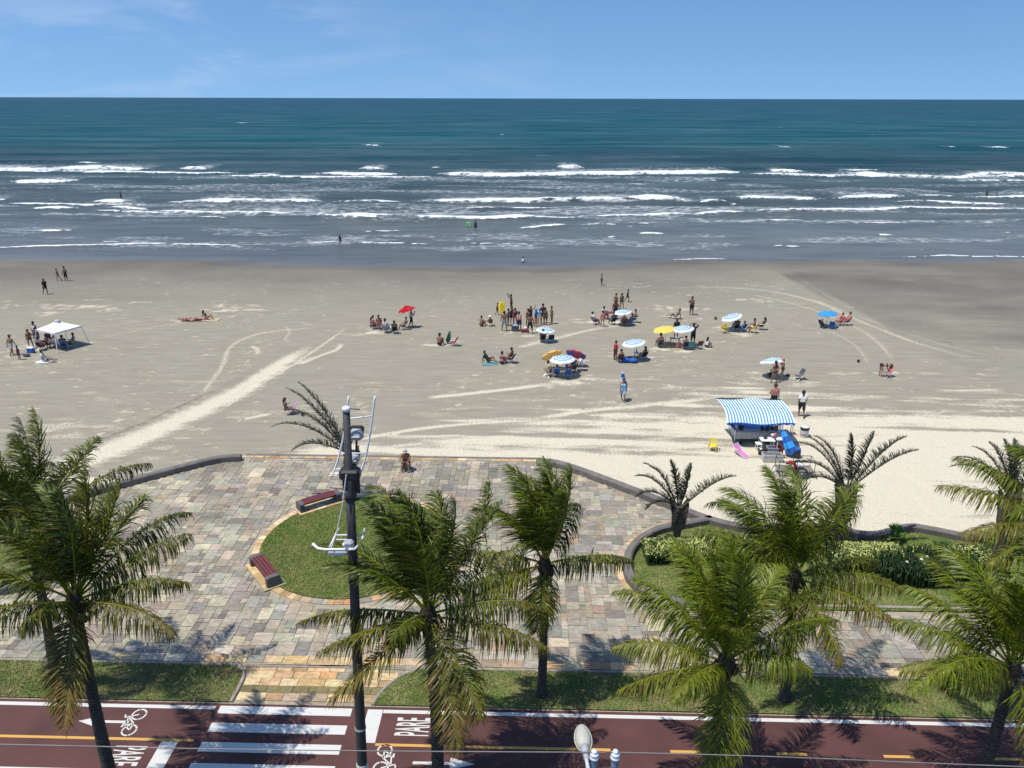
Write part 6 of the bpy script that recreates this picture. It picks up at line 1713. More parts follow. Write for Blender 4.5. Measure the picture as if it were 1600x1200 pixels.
simple('swim_ring', 733, 351, 'bright green swim float beside the bather in the shallows', 'float', lambda r: part(r, 'ring', plast('lime'), lambda b: b.tube([(.3 * math.cos(a), .12, .35 + .3 * math.sin(a)) for a in np.linspace(0, 6.283, 17)[:-1]], .12, 8, closed=True), True), loc=g(733, 354, SEA_Z))
# chairs of the camps
CH = [
 (594, 514, 300, 'navy', 'navy folding chair at the left of the group near the red umbrella'), (617, 521, 95, 'dkgreen', 'dark green chair seen from behind near the red umbrella'), (603, 520, 70, 'grey', 'grey chair holding the bather in pale shirt near the red umbrella'), (631, 515, 190, 'brown', 'brown chair at the right of the friends near the red umbrella'),
 (584, 514, 20, 'brown', 'brown chair at the far left of the friends near the red umbrella'),
 (709, 540, 160, 'red', 'red chair right of the folded green umbrella'), (848, 535, 95, 'black', 'black chair with the lone bather under the ringed umbrella by the crowd'), (861, 535, 95, 'navy', 'empty navy chair beside the black one under the ringed umbrella'),
 (798, 567, 150, 'maroon', 'maroon chair of the right bather in the group of three'), (857, 588, 40, 'cream', 'cream chair at the left edge of the three umbrella camp'), (869, 589, 95, 'blue', 'blue chair left of the ringed umbrella pole in the three umbrella camp'), (887, 590, 95, 'blue', 'blue chair right of the ringed umbrella pole in the three umbrella camp'),
 (895, 582, 120, 'dkgrey', 'dark grey chair under the red and blue umbrella'), (905, 579, 180, 'white', 'white chair at the right end of the three umbrella camp'),
 (929, 507, 20, 'maroon', 'maroon chair of the bather with a cap, left of the red table'), (957, 507, 110, 'navy', 'navy chair in front of the red table'), (975, 509, 95, 'brown', 'brown chair under the farthest ringed umbrella'), (984, 508, 130, 'blue', 'blue chair right of the farthest ringed umbrella pole'), (991, 504, 170, 'navy', 'navy chair at the right edge of the farthest ringed umbrella'),
 (969, 566, 95, 'brown', 'brown chair next to the woman in a red shirt'), (1005, 562, 110, 'black', 'black chair right of the blue bags'),
 (1031, 543, 95, 'dkgrey', 'dark chair with the sunburnt man under the yellow umbrella'), (1070, 546, 95, 'navy', 'navy chair with a seated bather under the ringed umbrella beside the yellow one'), (1079, 546, 95, 'teal', 'teal chair next to the standing man in dark clothes'), (1092, 545, 100, 'brown', 'empty brown chair right of the standing man in dark clothes'),
 (1149, 517, 95, 'navy', 'navy chair under the ringed umbrella by the yellow chairs'), (1160, 518, 110, 'blue', 'blue chair right of the umbrella pole by the yellow chairs'), (1189, 515, 160, 'dkgrey', 'dark chair of the long haired woman on the right of the yellow chairs'),
 (1284, 512, 30, 'navy', 'navy chair left of the plain blue umbrella pole'), (1300, 514, 60, 'blue', 'blue chair under the plain blue umbrella'), (1311, 508, 190, 'red', 'red chair nearer the plain blue umbrella'), (1322, 508, 190, 'red', 'red chair outermost right of the plain blue umbrella'),
 (1386, 589, 190, 'salmon', 'salmon chair in front of the bending woman'), (1248, 593, 200, 'dkgrey', 'black and white folding chair standing empty right of two women'), (456, 646, 200, 'pink', 'bright pink chair behind the triangle palm fronds by the pole'),
 (112, 543, 200, 'brown', 'brown chair at the right side of the gazebo'), (66, 547, 80, 'navy', 'navy chair at the left front under the gazebo'), (76, 544, 80, 'dkgreen', 'dark green chair in the middle under the gazebo'), (100, 545, 120, 'blue', 'blue chair right of the middle under the gazebo'),
]
for c in CH: folding_chair(*c)
plastic_chair(1131, 520, 85, 'yellow', 'yellow armchair at the bottom of the stack left of the ringed umbrella'); plastic_chair(1131, 520, 85, 'yellow', 'yellow armchair on top of the stack left of the ringed umbrella', 1)
plastic_chair(1176, 520, 150, 'yellow', 'yellow armchair with a man seated, right of the ringed umbrella')

# ================================================================== PEOPLE
def bones_for(pose, build):
    """joint positions for a pose; faces +Y. returns [(name, p0, r0, p1, r1)] of a 1.72 m adult"""
    V3 = lambda *a: np.array(a, float)
    fem = build == 'woman'; kid = build == 'child'
    sw, hw = (.155, .095) if fem else (.185, .085)
    tw = 1.0 if not fem else .9
    if kid: sw, hw, tw = .15, .08, .9
    torso = V3(0, .03, 1); lean = 0; pel = V3(0, 0, .90)
    th = [V3(-.09, .02, -1), V3(.09, .02, -1)]; sh = [V3(-.02, -.05, -1), V3(.02, -.05, -1)]
    ua = [V3(-.22, -.03, -1), V3(.22, -.03, -1)]; fa = [V3(-.08, .18, -1), V3(.08, .18, -1)]
    head = V3(0, .10, 1); ft = V3(0, 1, 0)
    if pose == 'walk': th = [V3(-.05, .42, -1), V3(.05, -.32, -1)]; sh = [V3(0, -.05, -1), V3(0, -.75, -1)]; ua = [V3(-.2, -.35, -1), V3(.2, .3, -1)]; fa = [V3(-.05, -.05, -1), V3(0, .6, -1)]; torso = V3(0, .09, 1)
    if pose == 'hip': th = [V3(-.16, .05, -1), V3(.08, 0, -1)]; ua = [V3(-.62, -.25, -1), V3(.2, 0, -1)]; fa = [V3(.9, .35, -.35), V3(.05, .35, -1)]; torso = V3(.04, .02, 1)
    if pose == 'apart': th = [V3(-.22, .05, -1), V3(.22, -.02, -1)]; sh = [V3(-.06, -.05, -1), V3(.06, -.05, -1)]; ua = [V3(-.45, -.1, -1), V3(.45, -.1, -1)]; fa = [V3(-.1, .35, -1), V3(.1, .35, -1)]
    if pose == 'phone': ua = [V3(-.25, .25, -1), V3(.2, .1, -1)]; fa = [V3(.35, .7, 1), V3(-.1, .7, .7)]
    if pose == 'raised': ua = [V3(-.5, .5, .45), V3(.35, .55, .4)]; fa = [V3(-.05, .6, 1), V3(-.1, .7, .9)]
    if pose == 'onhead': ua = [V3(-.9, .1, .55), V3(.9, .1, .55)]; fa = [V3(.8, .1, .55), V3(-.8, .1, .55)]; torso = V3(0, .04, 1)
    if pose == 'carry': th = [V3(-.05, .3, -1), V3(.05, -.25, -1)]; sh = [V3(0, -.05, -1), V3(0, -.5, -1)]; ua = [V3(-.2, .5, -.6), V3(.2, .5, -.6)]; fa = [V3(.2, .5, .8), V3(-.2, .5, .8)]
    if pose == 'leanfwd': torso = V3(0, .5, 1); ua = [V3(-.15, .5, -1), V3(.15, .5, -1)]; fa = [V3(0, .6, -.8), V3(0, .6, -.8)]; pel = V3(0, -.1, .88); th = [V3(-.12, .12, -1), V3(.12, .12, -1)]
    if pose == 'bend': torso = V3(0, 1, .05); ua = [V3(-.15, .25, -1), V3(.15, .25, -1)]; fa = [V3(.0, .4, -1), V3(0, .4, -1)]; pel = V3(0, -.1, .88); head = V3(0, 1, -.35); th = [V3(-.1, .05, -1), V3(.1, .1, -1)]
    if pose == 'wade': th = [V3(-.12, .1, -1), V3(.12, -.05, -1)]; ua = [V3(-.5, .1, -1), V3(.5, .1, -1)]; fa = [V3(-.2, .6, -.6), V3(.2, .6, -.6)]; torso = V3(0, .15, 1)
    if pose == 'chair': pel = V3(0, -.10, .47); torso = V3(0, -.38, 1); th = [V3(-.16, 1, .12), V3(.16, 1, .12)]; sh = [V3(-.03, .35, -1), V3(.03, .35, -1)]; ua = [V3(-.25, .45, -1), V3(.25, .45, -1)]; fa = [V3(0, 1, -.05), V3(0, 1, -.05)]; head = V3(0, .15, 1)
    if pose == 'chair2': pel = V3(0, -.08, .47); torso = V3(.05, -.05, 1); th = [V3(-.22, 1, .05), V3(.18, 1, .1)]; sh = [V3(-.05, .05, -1), V3(.1, .6, -1)]; ua = [V3(-.3, .4, -1), V3(.2, .5, -1)]; fa = [V3(.3, .9, .5), V3(0, 1, -.1)]; head = V3(-.1, .2, 1)
    if pose == 'floor': pel = V3(0, 0, .13); torso = V3(0, .12, 1); th = [V3(-.25, 1, .8), V3(.25, 1, .8)]; sh = [V3(.03, .55, -1), V3(-.03, .55, -1)]; ua = [V3(-.3, .65, -.8), V3(.3, .65, -.8)]; fa = [V3(.15, 1, .05), V3(-.15, 1, .05)]
    if pose == 'floorlegs': pel = V3(0, 0, .13); torso = V3(0, -.12, 1); th = [V3(-.15, 1, .12), V3(.15, 1, .22)]; sh = [V3(-.02, 1, -.16), V3(.02, 1, -.3)]; ua = [V3(-.3, .3, -1), V3(.3, .3, -1)]; fa = [V3(.1, 1, -.2), V3(-.1, 1, -.2)]
    if pose == 'recline': pel = V3(0, 0, .13); torso = V3(0, -.75, 1); th = [V3(-.2, 1, .75), V3(.2, 1, .2)]; sh = [V3(0, .5, -1), V3(0, 1, -.25)]; ua = [V3(-.35, -.5, -1), V3(.35, -.5, -1)]; fa = [V3(-.05, -.1, -1), V3(.05, -.1, -1)]; head = V3(0, .0, 1)
    if pose == 'lie': pel = V3(0, 0, .13); torso = V3(0, -1, .02); th = [V3(-.12, 1, .05), V3(.12, 1, .25)]; sh = [V3(-.03, 1, -.07), V3(0, 1, -.28)]; ua = [V3(-.5, .8, -.05), V3(.6, .7, -.05)]; fa = [V3(.1, 1, 0), V3(-.6, .8, .25)]; head = V3(0, -1, .12); ft = V3(0, .2, 1)
    if pose == 'edge': pel = V3(0, -.02, .42); torso = V3(0, .32, 1); th = [V3(-.2, 1, -.02), V3(.2, 1, -.02)]; sh = [V3(-.03, .05, -1), V3(.03, .05, -1)]; ua = [V3(-.3, .6, -.8), V3(.3, .6, -.8)]; fa = [V3(.5, .7, -.1), V3(-.5, .7, -.1)]; head = V3(0, .45, 1)
    n = lambda v: v / np.linalg.norm(v)
    t = n(torso); X = V3(1, 0, 0); B = []
    wa = pel + t * .17; ch = pel + t * .36; nk = pel + t * .53; hp = nk + n(head) * .16 + n(np.cross(X, head) * -1) * 0
    fwd = n(np.cross(t, X)) * -1 if np.cross(t, X)[1] < 0 else n(np.cross(t, X))
    for s in (-1, 1):
        B.append(('pelvis', pel + X * s * hw * .75, .118 if fem else .108, wa + X * s * .055 * tw, .098 * tw))
        B.append(('chest', wa + X * s * .06 * tw, .098 * tw, ch + X * s * .085 * tw, .108 * tw))
        B.append(('chest', ch + X * s * .085 * tw, .105 * tw, pel + t * .47 + X * s * (sw - .07), .068))
    if fem:
        for s in (-1, 1): B.append(('chest', ch + X * s * .075 + fwd * .07, .062, ch + X * s * .075 + fwd * .085 + t * -.01, .056))
    B.append(('neck', pel + t * .46, .062, nk + n(head) * .06, .052))
    B.append(('head', hp - n(head) * .035 + fwd * .012, .078, hp + n(head) * .055, .094))
    hf = n(head); ff = n(np.cross(hf, X)); ff = ff if ff.dot(fwd) > 0 else -ff
    B.append(('head', hp - hf * .02 + ff * .085, .016, hp + hf * .02 + ff * .08, .012))
    B.append(('head', hp - hf * .085 + ff * .055, .03, hp - hf * .06 + ff * .045, .04))
    for s in (-1, 1): B.append(('head', hp + X * s * .088, .02, hp + X * s * .09 + hf * .02, .016))
    H = []
    for i, s in enumerate((-1, 1)):
        so = pel + t * .465 + X * s * sw
        e = so + n(ua[i]) * .285; w_ = e + n(fa[i]) * .25; q = 1.0 if not fem else .86
        if kid: q = .85
        B.append(('upper_arm', so, .056 * q, e, .041 * q)); B.append(('forearm', e, .042 * q, w_, .029 * q))
        hd = n(fa[i]); k = w_ + hd * .085
        B.append(('hand', w_ + hd * .015, .030 * q, k, .036 * q)); H.append((w_, k, hd, s))
        hj = pel + X * s * hw + t * -.02
        kn = hj + n(th[i]) * .43; an = kn + n(sh[i]) * .41
        B.append(('thigh', hj, (.092 if fem else .086) * q ** .5, kn, .056 * q ** .5)); m = kn + n(sh[i]) * .14
        B.append(('shin', kn, .054 * q ** .5, m, .055 * q ** .5)); B.append(('shin', m, .055 * q ** .5, an, .034 * q ** .5))
        f_ = ft if pose == 'lie' else n(V3(n(th[i])[0] * .3, 1, -.02))
        B.append(('foot', an + f_ * -.02 + V3(0, 0, -.02), .038, an + f_ * .15 + V3(0, 0, -.045 if pose != 'lie' else .02), .027))
    return B, H, dict(hp=hp, hf=hf, ff=ff, nk=nk, t=t, fwd=fwd, pel=pel)
def capsule(mb, p0, r0, p1, r1, n=10):
    d = p1 - p0; L_ = np.linalg.norm(d); d = d / (L_ + 1e-9)
    pts, rs = [], []
    for a in (-86, -60, -30, 0): pts.append(p0 + d * r0 * math.sin(R(a))); rs.append(r0 * math.cos(R(a)))
    for a in (0, 30, 60, 86): pts.append(p1 + d * r1 * math.sin(R(a))); rs.append(r1 * math.cos(R(a)))
    mb.tube(pts, rs, n)
_dg = None
def remeshed(mb, vox, sm=4):
    me = mb.mesh('tmp', [])
    o = bpy.data.objects.new('tmp', me); COL.objects.link(o)
    a = o.modifiers.new('r', 'REMESH'); a.mode = 'VOXEL'; a.voxel_size = vox
    b = o.modifiers.new('s', 'SMOOTH'); b.iterations = sm; b.factor = .5
    bpy.context.view_layer.update()
    out = bpy.data.meshes.new_from_object(o.evaluated_get(bpy.context.evaluated_depsgraph_get()))
    bpy.data.objects.remove(o); bpy.data.meshes.remove(me)
    n = len(out.vertices); v = np.empty(n * 3); out.vertices.foreach_get('co', v)
    f = [tuple(p.vertices) for p in out.polygons]
    bpy.data.meshes.remove(out)
    return v.reshape(-1, 3), f
BODY = {}
def body(pose, build):
    k = (pose, build)
    if k in BODY: return BODY[k]
    B, H, J = bones_for(pose, build)
    mb = MB()
    for nm, a, ra, b, rb in B: capsule(mb, a, ra, b, rb)
    v, f = remeshed(mb, .023, 3)
    # smoothing thins the surface a little; push it back out
    me = mesh_np('t', v, f); nr = np.empty(len(v) * 3, np.float32); me.vertices.foreach_get('normal', nr); nr = nr.reshape(-1, 3); bpy.data.meshes.remove(me)
    v = v + nr * .006
    hands = MB()       # five fingers a hand, rooted inside the palm
    for (w_, kx, hd, s) in H:
        X, Y = frame_of(hd)
        for i, (o, l) in enumerate(((-.024, .062), (-.008, .075), (.008, .07), (.024, .055))):
            p = kx + X * o; hands.tube([p - hd * .02, p + hd * l * .55 + Y * .006, p + hd * l + Y * .022], [.010, .009, .006], 5)
        p = w_ + hd * .03 + X * .028 * s; hands.tube([p, p + X * .024 * s + hd * .03, p + X * .028 * s + hd * .06], [.012, .010, .007], 5)
    o = len(v); v = np.vstack([v, np.array(hands.v)]); f = f + [tuple(i + o for i in q) for q in hands.f]
    dz = v[:, 2].min() if pose not in ('chair', 'chair2', 'edge') else 0.0
    # which bone every body vertex belongs to
    nm = []; best = np.full(o, 1e9); who = np.zeros(o, int); tt = np.zeros(o); loc = v[:o]
    for i, (n_, a, ra, b, rb) in enumerate(B):
        d = b - a; t = np.clip(((loc - a) @ d) / (d @ d + 1e-9), 0, 1); q = np.linalg.norm(loc - a - t[:, None] * d, axis=1) - (ra + (rb - ra) * t)
        k2 = q < best; best = np.where(k2, q, best); who = np.where(k2, i, who); tt = np.where(k2, t, tt)
    names = np.array([b_[0] for b_ in B])[who]
    # shin has two bones; give a running fraction along the whole shin
    shin_first = np.array([b_[0] == 'shin' and abs(b_[4] - b_[2]) < .003 for b_ in B])[who]
    frac = np.where(names == 'shin', np.where(shin_first, tt * .34, .34 + tt * .66), tt)
    rel = (loc - J['pel']) @ J['t']
    BODY[k] = dict(v=v, f=f, n=o, nr=nr, names=names, frac=frac, rel=rel, dz=dz, J=J, pose=pose)
    BODY[k]['mesh'] = mesh_np('person_body', v - (0, 0, dz), f, [M_skin], True)
    return BODY[k]
M_skin = mat('skin', (.30, .17, .11), .55, .06, 12.0)
SKIN = dict(tan=(.26, .135, .085), brown=(.185, .098, .06), dark=(.095, .048, .03), pink=(.42, .19, .14), light=(.40, .25, .18))
def skin_mat(k):
    return mat('skin_' + k, SKIN[k], .55, .08, 12.0)
HAIRM = dict(black=(.012, .010, .010), brown=(.05, .028, .016), grey=(.30, .29, .28), blond=(.30, .20, .08))
GARM = {}
def garment(pose, build, kind):
    k = (pose, build, kind)
    if k in GARM: return GARM[k]
    b = body(pose, build); n, nm, fr, rel = b['n'], b['names'], b['frac'], b['rel']
    tor = (nm == 'pelvis') | (nm == 'chest'); off = .014
    if kind == 'briefs': m = ((nm == 'pelvis') & (rel < .07)) | ((nm == 'thigh') & (fr < .10))
    elif kind == 'shorts': m = ((nm == 'pelvis') & (rel < .12)) | ((nm == 'thigh') & (fr < .62)); off = .022
    elif kind == 'longshorts': m = ((nm == 'pelvis') & (rel < .12)) | ((nm == 'thigh') & (fr < .98)); off = .024
    elif kind == 'pants': m = ((nm == 'pelvis') & (rel < .12)) | (nm == 'thigh') | ((nm == 'shin') & (fr < .9)); off = .022
    elif kind == 'bikini': m = (nm == 'chest') & (rel > .29) & (rel < .40)
    elif kind == 'tank': m = tor & (rel > .02) & (rel < .47); off = .018
    elif kind == 'shirt': m = (tor & (rel > .0)) | ((nm == 'upper_arm') & (fr < .62)); off = .022
    elif kind == 'longshirt': m = (tor & (rel > .0)) | (nm == 'upper_arm') | ((nm == 'forearm') & (fr < .9)); off = .02
    elif kind == 'onepiece': m = tor & (rel < .44) | ((nm == 'thigh') & (fr < .06))
    elif kind == 'dress': m = tor & (rel < .47) | ((nm == 'thigh') & (fr < .75)); off = .035
    elif kind in ('hair', 'longhair', 'bald', 'cap'):
        J = b['J']; loc = b['v'][:n]; q = loc - J['hp']
        m = (nm == 'head') & ((q @ J['hf'] > .035) | ((q @ J['ff'] < -.005) & (q @ J['hf'] > -.09))) & ~((q @ J['ff'] > .06) & (q @ J['hf'] < .075)); off = .020 if kind != 'bald' else .008
    idx = np.nonzero(m)[0]; mp = -np.ones(len(b['v']), int); mp[idx] = np.arange(len(idx))
    F = [tuple(mp[i] for i in q) for q in b['f'] if all(i < n and m[i] for i in q)]
    V = b['v'][idx] + b['nr'][idx] * off - (0, 0, b['dz'])
    if kind == 'longhair':
        J = b['J']; mb = MB(); p = J['hp'] - (0, 0, b['dz'])
        down = np.array((0, 0, -1.0)) if J['hf'][2] > .3 else -J['hf'] * .2 + np.array((0, 0, -1.0))
        back = -J['ff']
        capsule(mb, p + back * .05, .095, p + back * .085 + down * .16, .085); capsule(mb, p + back * .085 + down * .14, .08, p + back * .10 + down * .34, .05)
        v2, f2 = remeshed(mb, .022, 3); o = len(V); V = np.vstack([V, v2]); F = F + [tuple(i + o for i in q) for q in f2]
    me = mesh_np(kind, V, F, [M_skin], True) if len(F) else None
    GARM[k] = me
    return me
def hat_mesh(b):
    J = b['J']; p = J['hp'] + J['hf'] * .06 - (0, 0, b['dz']); mb = MB()
    mb.lathe([(.20, -.01), (.21, .005), (.125, .02), (.115, .10), (.06, .135), (0, .14)], 16, c=tuple(p)); return mb
PARTNAME = dict(briefs='swim_briefs', shorts='shorts', longshorts='shorts', pants='trousers', bikini='bikini_top', tank='tank_top', shirt='shirt', longshirt='long_sleeved_shirt', onepiece='swimsuit', dress='dress', hair='hair', longhair='long_hair', cap='cap')
def person(px, py, pose, build, az, skin, wear, hair, label, group=None, size=1.0, dz=0.0, loc=None):
    """wear: 'shorts:navy,shirt:white'"""
    b = body(pose, build)
    o = bpy.data.objects.new('person', b['mesh']); COL.objects.link(o)
    o.material_slots[0].link = 'OBJECT'; o.material_slots[0].material = skin_mat(skin)
    p = gs(px, py) if loc is None else np.array(loc)
    s = dict(man=1.03, woman=.97, child=.66)[build] * size
    o.location = p + np.array((0, 0, dz)); o.rotation_euler = (0, 0, R(az - 90)); o.scale = (s, s, s)
    props(o, label, 'person', group)
    items = [w.split(':') for w in wear.split(',') if w]
    hk, hc = hair.split(':')
    for kind, c in items:
        me = garment(pose, build, kind)
        if me is None: continue
        q = bpy.data.objects.new(PARTNAME[kind], me); link(q, o)
        q.material_slots[0].link = 'OBJECT'; q.material_slots[0].material = cloth(c)
    if hk == 'hat':
        hat_mesh(b).build('sun_hat', cloth(hc), o, True); hk, hc = 'hair', 'brown'
    if hk == 'cap':
        me = garment(pose, build, 'cap'); q = bpy.data.objects.new('cap', me); link(q, o); q.material_slots[0].link = 'OBJECT'; q.material_slots[0].material = cloth(hc)
        J = b['J']; mb = MB(); c_ = J['hp'] + J['hf'] * .05 + J['ff'] * .12 - (0, 0, b['dz']); mb.blob(c_, (.075, .08, .012), 10, 4); mb.build('cap_peak', cloth(hc), o, True)
    elif hk != 'bald':
        me = garment(pose, build, hk)
        q = bpy.data.objects.new(PARTNAME[hk], me); link(q, o); q.material_slots[0].link = 'OBJECT'; q.material_slots[0].material = mat('hair_' + hc, HAIRM[hc], .5, .2, 14.0)
    return o
G1, G2, G3, G4 = 'bathers around the gazebo', 'friends near the red umbrella', 'crowd standing left of the ringed umbrella', 'bathers of the farthest umbrella camp'
